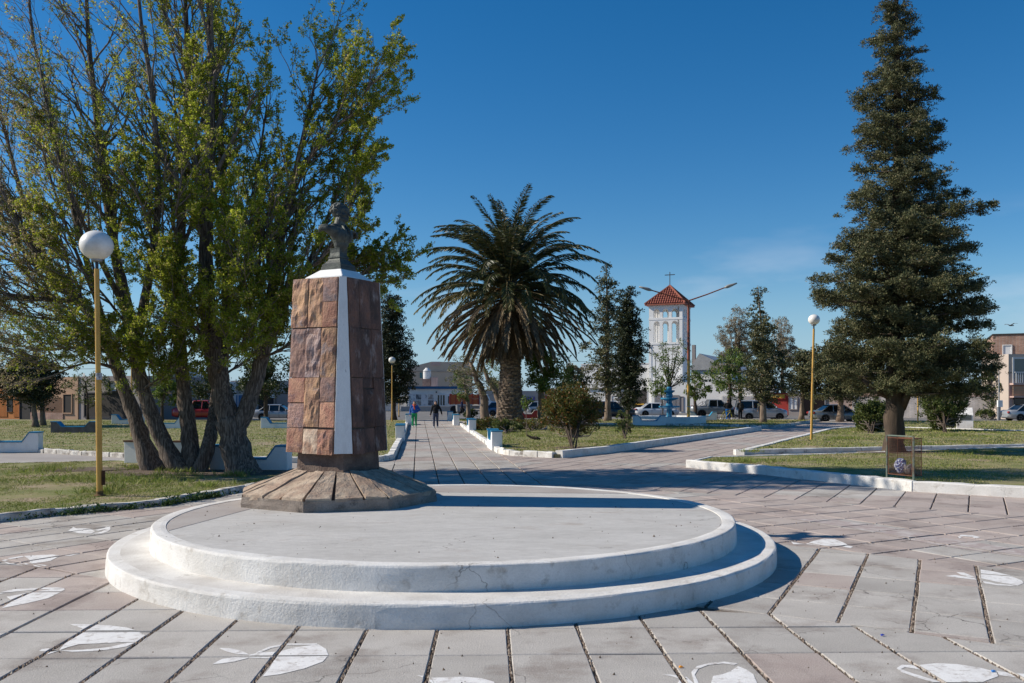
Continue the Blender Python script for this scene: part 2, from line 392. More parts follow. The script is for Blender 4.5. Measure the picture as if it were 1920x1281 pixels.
class QB:
    """quad collector for foliage: leaves and twigs of one crown"""
    def __init__(s): s.V = []; s.F = []; s.MI = []; s.n = 0
    def add(s, V, F, m=0):
        s.V.append(V); s.F.append(F + s.n); s.MI.append(np.full(len(F), m, np.int32)); s.n += len(V)
    def build(s, name, mats, parent=None):
        me = np_mesh(name, np.concatenate(s.V), np.concatenate(s.F), mats, np.concatenate(s.MI))
        return link(name, me, parent)

def rand_unit(n):
    v = rng.normal(size=(n, 3)); return v / np.maximum(1e-6, np.linalg.norm(v, axis=1))[:, None]

def leaf_quads(P, size, aspect=0.55, D=None, dmix=0.5, up=0.0, var=0.35, bend=0.25):
    """one diamond leaf per point; D a preferred direction per point"""
    n = len(P); d = rand_unit(n)
    if D is not None: d = d * (1 - dmix) + D * dmix
    d[:, 2] += up
    d /= np.maximum(1e-6, np.linalg.norm(d, axis=1))[:, None]
    w = np.cross(d, rand_unit(n)); w /= np.maximum(1e-6, np.linalg.norm(w, axis=1))[:, None]
    nn = np.cross(d, w)
    L = size * (1 + var * rng.uniform(-1, 1, n))[:, None]; W = L * aspect * 0.5
    b = P; t = P + d * L
    l = P + d * L * 0.5 + w * W + nn * L * bend * 0.3; r = P + d * L * 0.5 - w * W + nn * L * bend * 0.3
    V = np.stack([b, l, t, r], 1).reshape(-1, 3)
    F = np.arange(4 * n).reshape(n, 4)
    return V, F

def tube_np(pts, rs, n=3):
    pts = np.asarray(pts, float); k = len(pts)
    d = np.gradient(pts, axis=0); d /= np.maximum(1e-9, np.linalg.norm(d, axis=1))[:, None]
    ref = np.array([0.3, 0.2, 0.93]) if abs(d[0] @ np.array([0.3, 0.2, 0.93])) < 0.95 else np.array([1.0, 0, 0])
    u = np.cross(d, ref); u /= np.maximum(1e-9, np.linalg.norm(u, axis=1))[:, None]; w = np.cross(d, u)
    a = 2 * PI * np.arange(n) / n
    V = pts[:, None, :] + (u[:, None, :] * np.cos(a)[None, :, None] + w[:, None, :] * np.sin(a)[None, :, None]) * np.asarray(rs)[:, None, None]
    i = np.arange(k - 1)[:, None] * n; j = np.arange(n)[None, :]; j2 = (j + 1) % n
    F = np.stack([i + j, i + j2, i + n + j2, i + n + j], -1).reshape(-1, 4)
    return V.reshape(-1, 3), F

def blob(name, prims, voxel, mat, parent=None, smooth_it=4, loc=None):
    """ellipsoids and tapered capsules fused into one continuous skin"""
    b = MB()
    for p in prims:
        if p[0] == 'e': b.ball(p[1], p[2], 16, 10)
        else:
            _, p0, p1, r0, r1 = p
            b.ball(p0, r0, 12, 8); b.ball(p1, r1, 12, 8); b.tube([p0, p1], [r0, r1], 12)
    o = b.build(name, mat, parent, smooth=True, loc=loc)
    r = o.modifiers.new('fuse', 'REMESH'); r.mode = 'VOXEL'; r.voxel_size = voxel; r.use_smooth_shade = True
    s = o.modifiers.new('smooth', 'SMOOTH'); s.iterations = smooth_it; s.factor = 0.5
    return o

# polygons on the ground
def inside(p, poly):
    x, y = p[0], p[1]; c = False; n = len(poly)
    for i in range(n):
        x0, y0 = poly[i][0], poly[i][1]; x1, y1 = poly[(i+1) % n][0], poly[(i+1) % n][1]
        if (y0 > y) != (y1 > y) and x < (x1 - x0) * (y - y0) / (y1 - y0) + x0: c = not c
    return c

def inside_np(P, poly):
    x, y = P[:, 0], P[:, 1]; c = np.zeros(len(P), bool); n = len(poly)
    for i in range(n):
        x0, y0 = poly[i][0], poly[i][1]; x1, y1 = poly[(i+1) % n][0], poly[(i+1) % n][1]
        if y0 == y1: continue
        c ^= ((y0 > y) != (y1 > y)) & (x < (x1 - x0) * (y - y0) / (y1 - y0) + x0)
    return c

def clip(poly, a, b):
    """keep the part of poly on the left of the line a->b"""
    out = []; n = len(poly)
    def sd(p): return (b[0]-a[0]) * (p[1]-a[1]) - (b[1]-a[1]) * (p[0]-a[0])
    for i in range(n):
        p, q = poly[i], poly[(i+1) % n]; s1, s2 = sd(p), sd(q)
        if s1 >= 0: out.append(p)
        if (s1 >= 0) != (s2 >= 0):
            t = s1 / (s1 - s2); out.append((p[0] + (q[0]-p[0]) * t, p[1] + (q[1]-p[1]) * t))
    return out

def clip_poly(sub, conv):
    for i in range(len(conv)):
        if len(sub) < 3: return []
        sub = clip(sub, conv[i], conv[(i+1) % len(conv)])
    return sub

def area(p):
    return 0.5 * sum(p[i][0] * p[(i+1) % len(p)][1] - p[(i+1) % len(p)][0] * p[i][1] for i in range(len(p)))
# ================================================================== THE SETTING: ground, road, paths, lawns
def sheet(name, poly, z, mat, kind='structure'):
    b = MB(); b.add([(p[0], p[1], z) for p in poly], [tuple(range(len(poly)))])
    return tag(b.build(name, mat), kind=kind)

sheet('ground', [(-3000, -300), (3000, -300), (3000, 4500), (-3000, 4500)], -0.075, dust_ground)
sheet('road', [(-260, 79.5), (260, 76.0), (260, 122), (-260, 126)], -0.060, asphalt)

PLAT_C, PLAT_R1, PLAT_R2, PLAT_Z1, PLAT_Z2 = (-0.90, 12.86), 4.54, 4.03, 0.229, 0.500

LAWN = {
 'near_left': [(-14.0, 8.7), (-8.91, 15.4), (-8.33, 16.16), (-7.0, 17.56), (-6.53, 18.92), (-6.1, 20.3), (-5.6, 22.4), (-6.0, 24.9), (-9.0, 26.6), (-12.6, 28.6), (-16, 27.4), (-30, 24), (-30, 6)],
 'behind': [(-18.5, 34.1), (-13.7, 31.2), (-7.3, 28.8), (-4.35, 29.2), (-4.05, 30.4), (-4.9, 38.9), (-6.15, 51.4), (-7.3, 61.9), (-8.6, 74.5), (-60, 77), (-60, 45), (-24, 36.5)],
 'palm': [(1.49, 30.9), (1.77, 30.95), (3.63, 33.5), (15.6, 55.3), (15.3, 57.6), (2, 64.5), (-3.95, 66), (-3.1, 57.4), (-1.95, 47.0), (-0.55, 33.4)],
 'fountain': [(2, 67.5), (15.5, 60.3), (18.3, 60.3), (26.6, 75.6), (-5.2, 78.0), (-4.3, 69.2)],
 'upper_right': [(8.25, 32.6), (10.93, 33.4), (21.1, 36.3), (60, 43), (60, 47), (29.5, 51), (24.9, 56.2), (21.6, 57), (19.5, 54.5)],
 'lower_right': [(5.29, 26.9), (6.75, 24.85), (7.64, 22.97), (8.38, 21.7), (9.12, 20.2), (10.95, 18.9), (18, 13.5), (40, 13.5), (40, 43), (20.1, 34.8), (9.84, 30.26), (6.48, 29.1)],
 'far_right': [(23.6, 60.5), (30, 53.2), (60, 50.5), (60, 71), (30, 74)],
}
LAWN_Z = {'near_left': 0.10, 'behind': 0.10, 'palm': 0.13, 'fountain': 0.10, 'upper_right': 0.13, 'lower_right': 0.17, 'far_right': 0.08}
def inset(poly, d=.24):
    c = (sum(p[0] for p in poly) / len(poly), sum(p[1] for p in poly) / len(poly)); out = []
    n = len(poly); s = 1 if area(poly) > 0 else -1
    for i in range(n):
        p = Vector(poly[i]); a = (p - Vector(poly[i-1])).normalized(); bb = (Vector(poly[(i+1) % n]) - p).normalized()
        m = (Vector((-a.y, a.x)) + Vector((-bb.y, bb.x))).normalized() * s; out.append(tuple(p + m * d))
    return out
for k in LAWN:
    b = MB(); b.prism(inset(LAWN[k], .07), -0.05, LAWN_Z[k])
    tag(b.build('lawn', lawn_earth), kind='structure')

# ------------------------------------------------------------------ the paved plaza: every slab that can be told apart
sheet('path', [(-40, 25), (-5.2, 22.0), (-3.6, 29), (-4.2, 31.2), (-40, 40)], -0.009, path_concrete)
sheet('path', [(5.0, 25.0), (12, 29.8), (40, 40.5), (40, 44), (20, 37), (7.5, 33.2)], -0.009, path_concrete)
sheet('path', [(-4.2, 64.8), (2.2, 63.6), (16, 56.8), (19, 60.8), (2.2, 68.4), (-4.6, 70.2)], -0.011, path_concrete)
sheet('path', [(20, 53), (30.5, 49), (60, 45), (60, 52), (31, 54.5), (23, 62)], -0.011, path_concrete)
pavement = sheet('pavement', [(-16, 3.5), (17, 3.5), (44, 44), (31, 79.4), (-11.5, 79.4), (-6.5, 31), (-16, 30.5)], -0.026, joint_dirt)

REG = {  # convex region, direction of the long joints, a point on one joint, spacing, along-start, colour
 'F1': ([(-14, 4.4), (-4.56, 4.4), (-4.72, 10.54), (-14, 15.9)], (-0.026, 1.0), (-1.36, 8.30), 0.660, 0.835),
 'F2': ([(-4.56, 4.4), (9.857, 4.4), (2.576, 8.907), (-4.72, 10.54)], (-0.026, 1.0), (-1.36, 8.30), 0.660, 0.835),
 'L':  ([(-14, 15.9), (-4.72, 10.54), (0, 13), (-3.15, 16.8), (-4.5, 30), (-14, 30)], (0.552, 0.834), (-5.45, 11.985), 0.655, 0.84),
 'R2': ([(1.0, 9.88), (14, 1.84), (14, 5.03), (3.2, 13.69)], (0.4345, 0.9007), (3.143, 8.553), 0.655, 0.81),
 'R3': ([(3.2, 13.69), (14, 5.03), (16, 11.1), (0.66, 22.6), (1.25, 16.8)], (0.8805, 0.474), (4.908, 12.214), 0.660, 0.86),
 'N':  ([(-3.15, 16.8), (1.25, 16.8), (-5.35, 79), (-9.74, 79)], (-0.1054, 0.9944), (-2.52, 22.7), 0.632, 0.86),
 'R4': ([(0.66, 22.6), (16, 11.1), (40, 45), (30, 79), (-5.35, 79)], (0.466, 0.885), (8.32, 32.9), 0.650, 0.86),
}
def pix(p, z=0.0):
    return CX + FOC * p[0] / p[1], HOR + FOC * (CAM_H - z) / p[1]

SLABS = []          # polygon, z, colour, pixel size, region
JOINT_PTS = []
for rk, (poly, d, p0, su, sv) in REG.items():
    L = math.hypot(*d); d = (d[0] / L, d[1] / L); n = (d[1], -d[0])
    cen = (sum(p[0] for p in poly) / len(poly), sum(p[1] for p in poly) / len(poly))
    reg = []
    for p in poly:
        dx, dy = cen[0] - p[0], cen[1] - p[1]; l = math.hypot(dx, dy); reg.append((p[0] + dx / l * 0.016, p[1] + dy / l * 0.016))
    if area(reg) < 0: reg.reverse()
    us = [(p[0] - p0[0]) * n[0] + (p[1] - p0[1]) * n[1] for p in poly]; vs = [(p[0] - p0[0]) * d[0] + (p[1] - p0[1]) * d[1] for p in poly]
    wide = {'F1': .016, 'F2': .016, 'R2': .018, 'L': .018, 'R3': .014, 'N': .015, 'R4': .012}[rk]
    for i in range(int(min(us) / su) - 2, int(max(us) / su) + 2):
        for j in range(int(min(vs) / sv) - 2, int(max(vs) / sv) + 2):
            c = []
            g1 = wide * random.uniform(0.8, 1.25); g2 = wide * random.uniform(0.8, 1.25); h1 = random.uniform(.009, .014)
            joff = 0.0
            for a, bb in ((i * su + g1, j * sv + h1), ((i + 1) * su - g2, j * sv + h1), ((i + 1) * su - g2, (j + 1) * sv - h1), (i * su + g1, (j + 1) * sv - h1)):
                a += random.uniform(-.004, .004); bb += joff
                c.append((p0[0] + n[0] * a + d[0] * bb, p0[1] + n[1] * a + d[1] * bb))
            if area(c) < 0: c.reverse()
            cc = clip_poly(c, reg)
            if len(cc) < 3 or abs(area(cc)) < 0.012: continue
            # drop doubled corners left by clipping
            q = [p for k2, p in enumerate(cc) if math.hypot(p[0] - cc[k2 - 1][0], p[1] - cc[k2 - 1][1]) > 0.006]
            if len(q) < 3: continue
            if all(math.hypot(p[0] - PLAT_C[0], p[1] - PLAT_C[1]) < PLAT_R1 - 0.15 for p in q): continue
            px = [pix(p) for p in q]
            if max(x for x, y in px) < -700 or min(x for x, y in px) > 2620 or min(y for x, y in px) > 1560: continue
            seen = max(x for x, y in px) > 0 and min(x for x, y in px) < 1920 and min(y for x, y in px) < 1281
            if any(all(inside(p, LAWN[k]) for p in q) for k in LAWN): continue
            w = max(x for x, y in px) - min(x for x, y in px); h = max(y for x, y in px) - min(y for x, y in px)
            if rk in ('F1', 'F2'):
                pink = (j >= 1 and i < -3 and mnoise.noise((i * .6, j * .5, 3)) > 0.05) or mnoise.noise((i * .5, j * .7, 1)) > 0.42
            elif rk == 'L': pink = mnoise.noise((i * .4, j * .5, 8)) > 0.12
            elif rk == 'R2': pink = mnoise.noise((i * .5, j * .8, 5)) > 0.32
            elif rk == 'N': pink = (j % 6) in (2, 3)
            else: pink = mnoise.noise((i * .3, j * .3, 2)) > -0.28
            SLABS.append((q, random.uniform(-.003, .003), pink, math.sqrt(max(w, 0.1) * max(h, 0.1)) * (1 if seen else .001), rk))
            if cen and q[0][1] < 15 and rk in ('F1', 'F2', 'R2', 'L', 'R3'):
                e = (i * su)
                for _ in range(int(80 if rk in ('F1', 'F2', 'R2') else 20)):
                    a = e + random.gauss(0, wide * 0.45); bb = (j + random.random()) * sv
                    p = (p0[0] + n[0] * a + d[0] * bb, p0[1] + n[1] * a + d[1] * bb)
                    if inside(p, reg) and math.hypot(p[0] - PLAT_C[0], p[1] - PLAT_C[1]) > PLAT_R1 and p[1] > 5: JOINT_PTS.append(p)
SLABS.sort(key=lambda s: -s[3])

def slab_geo(b, q, z, m=0):
    n = len(q); cx = sum(p[0] for p in q) / n; cy = sum(p[1] for p in q) / n
    top = []
    for p in q:
        dx, dy = cx - p[0], cy - p[1]; l = math.hypot(dx, dy) or 1; k = min(0.012, l * .2); top.append((p[0] + dx / l * k, p[1] + dy / l * k))
    vs = [(p[0], p[1], z) for p in top] + [(p[0], p[1], z - 0.008) for p in q] + [(p[0], p[1], z - 0.046) for p in q]
    fs = [tuple(range(n))]
    for i in range(n):
        k = (i + 1) % n
        fs += [(i, n + i, n + k, k), (n + i, 2 * n + i, 2 * n + k, n + k)]
    b.add(vs, fs, m)

for q, z, pink, s, rk in SLABS[:300]:
    b = MB(); slab_geo(b, q, z); b.build('slab', slab_pink if pink else slab_grey, pavement)
b = MB()
for q, z, pink, s, rk in SLABS[300:]:
    slab_geo(b, q, z, 1 if pink else 0)
tag(b.build('slab', [slab_grey, slab_pink], pavement), kind='stuff')

# bits of gravel and dry leaf lying in the wide joints
pebble_mat = leafmat('joint_gravel', (0.09, 0.065, 0.05), (0.30, 0.235, 0.185), (0.42, 0.37, 0.31), odd=.9, trans=0, rough=1.0)
P = np.array([(p[0], p[1], 0) for p in JOINT_PTS])
P[:, 2] = rng.uniform(-.024, -.001, len(P))
k = len(P); sz = rng.uniform(.007, .018, (k, 1, 1))
tet = np.array([[1, 0, -.5], [-.6, .8, -.5], [-.6, -.8, -.5], [0, 0, .9]])[None] * sz * rng.uniform(.6, 1.4, (k, 4, 3))
V = (P[:, None, :] + tet).reshape(-1, 3); base = np.arange(k)[:, None, None] * 4
F = (base + np.array([[0, 1, 3], [1, 2, 3], [2, 0, 3]])[None]).reshape(-1, 3)
tag(link('gravel', np_mesh('gravel', V, F, pebble_mat)), kind='stuff')

# ------------------------------------------------------------------ fish painted on the slabs (outlines on the ground)
def zpts(pts, ox, oy, sc=3.3625):
    return [tuple(gr(ox + x / sc, oy + y / sc)[:2]) for x, y in pts]
L5, L6, L7, L8 = (0, 900), (480, 900), (960, 900), (1440, 900)
FISH = [
 ('large white painted fish with open belly left of the round steps', L5, [
   [(440,913),(560,914),(690,920),(800,933),(880,960),(925,985),(928,1000),(905,1016),(860,1022),(800,1022),(650,1030),(500,1036),(430,1054),(372,1075),(400,1040),(440,1000),(490,960),(520,940)],
   [(372,1075),(500,1072),(620,1062),(700,1052),(800,1028),(850,1026),(800,1050),(700,1068),(580,1080),(450,1084)],
   [(372,1077),(300,1062),(262,1068),(245,1080),(320,1084)], [(372,1077),(330,1072),(280,1090),(240,1111),(300,1100)]]),
 ('white painted fish with forked leafy tail in front of the round steps', L5, [
   [(1380,1062),(1440,1062),(1520,1078),(1572,1104),(1500,1102),(1430,1085)], [(1335,1165),(1400,1132),(1480,1122),(1572,1124),(1480,1148),(1400,1160)],
   [(1572,1104),(1640,1090),(1760,1085),(1850,1060),(1990,1040),(2006,1038),(2055,1068),(2072,1108),(2035,1150),(1915,1195),(1765,1230),(1655,1244),(1700,1190),(1735,1130),(1572,1124)],
   [(1614,1090),(1700,1052),(1805,1034),(1998,1033),(2000,1042),(1810,1043),(1710,1062),(1624,1097)]]),
 ('white painted fish with dark oval head at the left edge', L5, [
   [(8,512),(60,494),(140,481),(152,487),(75,500),(35,514),(60,526),(150,530),(190,522),(196,531),(140,540),(60,535)],
   [(150,481),(330,472),(380,480),(320,512),(250,524),(192,530),(186,505)], [(380,480),(440,470),(505,467),(440,482)], [(192,528),(280,538),(300,543),(230,552)]]),
 ('white painted fish cut by a joint at the left edge', L5, [
   [(40,738),(150,718),(340,690),(404,686),(408,694),(380,712),(300,750),(150,785),(10,812),(60,780),(78,765)],
   [(-20,714),(80,690),(200,682),(360,680),(408,686),(350,692),(200,694),(90,704),(-10,722)]]),
 ('faded painted fish lying beside the left kerb', L5, [
   [(430,322),(462,298),(480,306),(565,308),(600,325),(575,340),(500,338)],
   [(600,318),(660,304),(668,293),(694,293),(697,312),(680,326),(640,339),(575,341),(640,328),(672,310),(620,322)]]),
 ('white painted fish with round outlined head at the bottom right', L7, [
   [(1255,1281),(1268,1240),(1330,1228),(1378,1210),(1425,1178),(1480,1200),(1522,1230),(1548,1290),(1548,1330),(1270,1330)],
   [(1130,1215),(1165,1178),(1240,1158),(1340,1149),(1425,1160),(1400,1170),(1330,1161),(1235,1171),(1175,1195),(1152,1232),(1180,1290),(1150,1290)],
   [(940,1228),(1000,1228),(1070,1236),(1110,1262),(1060,1256),(1000,1236)], [(1040,1290),(1060,1255),(1100,1245),(1150,1290)]]),
 ('big white painted fish in the bottom right corner', L8, [
   [(940,1170),(1060,1157),(1200,1164),(1350,1189),(1440,1214),(1452,1240),(1385,1264),(1320,1290),(1150,1290),(1070,1250),(1010,1210)],
   [(810,1190),(845,1168),(930,1172),(990,1205),(930,1194),(862,1184),(838,1196),(910,1222),(1010,1252),(1110,1283),(1060,1283),(940,1250),(840,1215)],
   [(1440,1205),(1520,1218),(1640,1228),(1640,1252),(1560,1246),(1460,1234)]]),
 ('white painted fish crossing a wide joint on the right', L8, [
   [(1340,566),(1420,578),(1520,602),(1600,636),(1612,652),(1575,668),(1500,655),(1420,640),(1345,622)],
   [(1345,638),(1440,655),(1520,662),(1560,671),(1450,667),(1370,655)],
   [(1115,608),(1180,602),(1300,622),(1320,634),(1200,620)], [(1183,582),(1230,584),(1310,618),(1260,614),(1215,600)]]),
 ('half moon white painted fish beside the platform shadow', L8, [
   [(235,405),(290,385),(350,372),(420,374),(480,398),(510,414),(440,418),(340,416)], [(495,414),(538,422),(520,432),(470,424)], [(145,388),(200,402),(240,405),(160,407)]]),
 ('small curled white painted fish on the right', L8, [
   [(1195,356),(1220,345),(1290,349),(1340,361),(1306,370),(1288,360),(1232,355),(1207,369)]]),
 ('white painted fish half outside the bottom edge', L6, [
   [(1105,1250),(1300,1243),(1420,1252),(1500,1275),(1520,1310),(1140,1310)], [(1010,1235),(1060,1240),(1110,1262),(1130,1300),(1080,1262)]]),
]
STRIPE = zpts([(110,243),(260,244),(420,252),(640,280),(860,318),(1110,366),(1400,410),(1640,448),(1640,494),(1350,452),(1080,414),(880,375),(680,335),(520,302),(300,272)], *L8)
near_slabs = [s for s in SLABS if s[0][0][1] < 18]
def paint(name, polys, mat, label):
    b = MB()
    for poly in polys:
        if area(poly) < 0: poly = poly[::-1]
        bx0, bx1 = min(p[0] for p in poly), max(p[0] for p in poly); by0, by1 = min(p[1] for p in poly), max(p[1] for p in poly)
        for q, z, pink, s, rk in near_slabs:
            if max(p[0] for p in q) < bx0 or min(p[0] for p in q) > bx1 or max(p[1] for p in q) < by0 or min(p[1] for p in q) > by1: continue
            n = len(q); cx = sum(p[0] for p in q) / n; cy = sum(p[1] for p in q) / n
            qi = [(p[0] + (cx - p[0]) * .03, p[1] + (cy - p[1]) * .03) for p in q]
            c = clip_poly(list(poly), qi)
            if len(c) >= 3 and abs(area(c)) > 1e-4:
                b.add([(p[0], p[1], z + 0.0035) for p in c], [tuple(range(len(c)))])
    return tag(b.build(name, mat, pavement), label)
for label, o, polys in FISH:
    paint('painted_fish', [zpts(p, *o) for p in polys], fish_paint, label)
paint('painted_stripe', [STRIPE], stripe_paint, 'worn pale painted stripe running over pink slabs')

# crumbs and dry leaf bits lying about on the slabs and on the platform floor
cr = []
while len(cr) < 420:
    x, y = random.uniform(-7, 8), random.uniform(6.2, 17)
    if abs(x / y) > .6: continue
    d_ = math.hypot(x - PLAT_C[0], y - PLAT_C[1])
    if d_ < PLAT_R2 - .25: z = PLAT_Z2 - .006
    elif d_ > PLAT_R1 + .05: z = .004
    else: continue
    if mnoise.noise((x * .8, y * .8, 5)) < random.uniform(-.5, .5): continue
    cr.append((x, y, z))
P = np.array(cr); k = len(P); sz = rng.uniform(.004, .012, (k, 1, 1)) * (rng.random((k, 1, 1)) ** 2 + .6)
V = (P[:, None, :] + tet[:1] / np.abs(tet[:1]).max() * sz * rng.uniform(.6, 1.6, (k, 4, 3))).reshape(-1, 3); base = np.arange(k)[:, None, None] * 4
tag(link('crumbs', np_mesh('crumbs', V, (base + np.array([[0, 1, 3], [1, 2, 3], [2, 0, 3]])[None]).reshape(-1, 3), M('crumb', (.07, .055, .045), (.16, .11, .07), scale=40, rough=1, bump=0))), kind='stuff')

# small litter on the slabs
for (px, py), c, lab, cat in (((1655, 1193), (0.02, 0.05, 0.35), 'small blue plastic scrap on the pale slabs', 'litter'), ((1863, 1261), (0.05, 0.2, 0.5), 'tiny blue bottle cap on a joint at bottom right', 'litter'),
                         ((1277, 1253), (0.65, 0.25, 0.02), 'orange leaf lying in a joint beside a painted fish', 'leaf')):
    p = gr(px, py); b = MB()
    b.add([(-.02, -.012, .004), (.022, -.006, .012), (.012, .016, .006), (-.016, .012, .016), (0, 0, .022)], [(0, 1, 4), (1, 2, 4), (2, 3, 4), (3, 0, 4), (3, 2, 1, 0)])
    tag(b.build('leaf' if cat == 'leaf' else 'litter', M('litter_' + str(px), c, rough=.5, bump=0), loc=p), lab, cat)

# ------------------------------------------------------------------ the round two-step platform
platform = thing('platform', 'round two step whitewashed platform with grey concrete floor', 'platform', (PLAT_C[0], PLAT_C[1], 0))
def ring(name, prof, mats, midx, seed, n=220, jr=0.012, jz=0.006):
    vs, fs, ms = [], [], []
    k = len(prof)
    for i, (r, z) in enumerate(prof):
        for j in range(n):
            a = 2 * PI * j / n
            q = Vector((math.cos(a) * 3, math.sin(a) * 3, seed + i * .35))
            w = mnoise.noise(q * 1.2) * .7 + mnoise.noise(q * 4.5) * .45 + mnoise.noise(q * 12) * .2
            rr = r + jr * w; zz = z + (jz * (mnoise.noise(q * 1.1 + Vector((9, 0, 0))) + .5 * mnoise.noise(q * 6 + Vector((5, 0, 0)))) if 0 < i else 0)
            vs.append((rr * math.cos(a), rr * math.sin(a), zz))
    for i in range(k - 1):
        for j in range(n):
            fs.append((i * n + j, i * n + (j + 1) % n, (i + 1) * n + (j + 1) % n, (i + 1) * n + j)); ms.append(midx[i])
    b = MB(); b.v = vs; b.f = fs; b.m = ms
    return b.build(name, mats, platform, smooth=False)
def edge(R, z0, z1, rb=0.028):
    out = [(R + .012, z0), (R + .008, z0 + (z1 - z0) * .35), (R + .002, z0 + (z1 - z0) * .7)]
    for t in (0, 30, 60, 90): out.append((R - rb + rb * math.cos(rad(t)), z1 - rb + rb * math.sin(rad(t))))
    return out
e1 = edge(PLAT_R1, -.03, PLAT_Z1) + [(PLAT_R1 - .16, PLAT_Z1 + .002), (PLAT_R1 - .3, PLAT_Z1 + .001), (PLAT_R2 - .06, PLAT_Z1 + .004)]
ring('lower_step', e1, [whitewash, tread_white], [0] * 7 + [1, 1], 1.0)
e2 = edge(PLAT_R2, PLAT_Z1 - .02, PLAT_Z2) + [(PLAT_R2 - .12, PLAT_Z2 + .003), (PLAT_R2 - .185, PLAT_Z2 - .001), (PLAT_R2 - .19, PLAT_Z2 - .03)]
ring('upper_step', e2, [whitewash], [0] * 9, 7.0, jr=.010)
def disc(R, z, n=120): return [((R + .006 * math.sin(j * 1.7)) * math.cos(2 * PI * j / n), (R + .006 * math.sin(j * 1.7)) * math.sin(2 * PI * j / n)) for j in range(n)]
FR = PLAT_R2 - .19
b = MB(); b.add([(p[0], p[1], PLAT_Z2 - .010) for p in disc(FR, 0)], [tuple(range(120))]); b.build('floor', platform_floor, platform)
def sub(p): return (p[0] - PLAT_C[0], p[1] - PLAT_C[1])
for a_, b_ in (((-4.35, 11.0), (-3.85, 13.7)), ((-3.2, 15.75), (1.9, 15.35))):
    c = clip(disc(FR - .01, 0), sub(b_), sub(a_)) if False else clip(disc(FR - .01, 0), sub(a_), sub(b_))
    bb = MB(); bb.prism(c, PLAT_Z2 - .03, PLAT_Z2 - .0055); tag(bb.build('floor_patch', platform_patch, platform), 'older brownish concrete strip of the floor')

# ------------------------------------------------------------------ kerbs
def kerb(label, pts, w=0.2, h=0.2, inward=1, seg=1.6, mat=None, jit=0.006, rough=0.0, group='whitewashed kerbs round the lawns'):
    root = thing('kerb', label, 'kerb', (pts[0][0], pts[0][1], 0), 0, group)
    pts = [Vector((p[0], p[1])) for p in pts]; off = []
    for i, p in enumerate(pts):
        d1 = (p - pts[i-1]).normalized() if i else None; d2 = (pts[i+1] - p).normalized() if i < len(pts) - 1 else None
        n1 = Vector((-d1.y, d1.x)) if d1 else None; n2 = Vector((-d2.y, d2.x)) if d2 else None
        n = ((n1 or n2) + (n2 or n1)).normalized(); c = n.dot(n1 or n2)
        off.append(p + n * (inward * w / max(.4, c)))
    for i in range(len(pts) - 1):
        L = (pts[i+1] - pts[i]).length; k = max(1, round(L / seg))
        for j in range(k):
            t0, t1 = j / k + .008 / L * (j > 0), (j + 1) / k - .008 / L * (j < k - 1)
            if i and j == 0: t0 += 0.003 / L
            if rough: t1 -= random.uniform(.01, .05) / L
            q = [pts[i].lerp(pts[i+1], t0), pts[i].lerp(pts[i+1], t1), off[i].lerp(off[i+1], t1), off[i].lerp(off[i+1], t0)]
            if inward < 0: q = q[::-1]
            hh = h + random.uniform(-jit, jit); J = lambda: random.uniform(-jit, jit) * 1.2 + random.uniform(-rough, rough)
            o = (root.location.x, root.location.y)
            n = max(2, min(7, int((q[1] - q[0]).length / .22)))
            vs = []; fs = []                    # a worn block: its section repeated along its length
            for s in range(n + 1):
                f = s / n; a0 = q[0].lerp(q[1], f) if inward > 0 else q[3].lerp(q[2], f); a1 = q[3].lerp(q[2], f) if inward > 0 else q[0].lerp(q[1], f)
                if inward < 0: a0, a1 = a1, a0
                ax = (a1 - a0).normalized()
                e = min(.022, w * .15); j1, j2, j3 = J(), J(), J()
                for (tt, z) in ((0, -.05), (0, hh - e + j1), (e, hh + j1 + j2 * .3), (w - e, hh + j3), (w, hh - e + j3), (w, -.05)):
                    pt = a0 + ax * (tt + (j2 if 0 < tt < w * .6 or tt == 0 else 0)); vs.append((pt.x - o[0], pt.y - o[1], z))
            for s in range(n):
                for r in range(5): fs.append((s*6 + r, s*6 + r + 1, (s+1)*6 + r + 1, (s+1)*6 + r))
            fs += [tuple(range(5, -1, -1)), tuple(n*6 + r for r in range(6))]
            b = MB(); b.add(vs, fs); me = b.mesh('kerb_stone', mat or kerb_white)
            bmm = bmesh.new(); bmm.from_mesh(me); bmesh.ops.recalc_face_normals(bmm, faces=bmm.faces); bmm.to_mesh(me); bmm.free()
            link('kerb_stone', me, root)
    return root
L = LAWN
kerb('low worn kerb overgrown with weeds along the near left lawn', [L['near_left'][i] for i in range(0, 7)], .20, .125, 1, 1.5, kerb_worn, .012)
kerb('low grey kerb behind the benches of the near left lawn', [L['near_left'][i] for i in (8, 9, 10)], .16, .11, 1, 1.8, kerb_worn)
kerb('rough stone kerb across the left path from the benches', [L['behind'][i] for i in (0, 1, 2)], .22, .15, 1, .8, kerb_worn, .012, .02)
kerb('white kerb turning the lawn corner right behind the monument', [L['behind'][i] for i in (2, 3, 4, 5, 6, 7, 8)], .24, .18, 1, 1.7, kerb_white, .012)
kerb('white kerb on the right side of the central path', [L['palm'][i] for i in (6, 7, 8, 9)], .22, .17, 1, 1.8, kerb_white, .012)
kerb('lumpy whitewashed stone kerb at the near corner of the palm lawn', [L['palm'][9], (-.1, 32.2), (1.40, 30.95)], .26, .20, 1, .62, kerb_white, .015, .025)
kerb('tall clean white kerb wall along the diagonal path in front of the palm', [L['palm'][i] for i in (1, 2, 3)], .30, .26, 1, 4.5, whitewash, .006)
kerb('rubble kerb of dark stones between palm lawn and fountain lawn', [L['fountain'][i] for i in (5, 0, 1, 2)], .25, .16, 1, .7, kerb_worn, .015, .03)
kerb('grey kerb on the far left side of the diagonal path', [L['fountain'][i] for i in (2, 3)], .22, .18, 1, 1.8, kerb_worn)
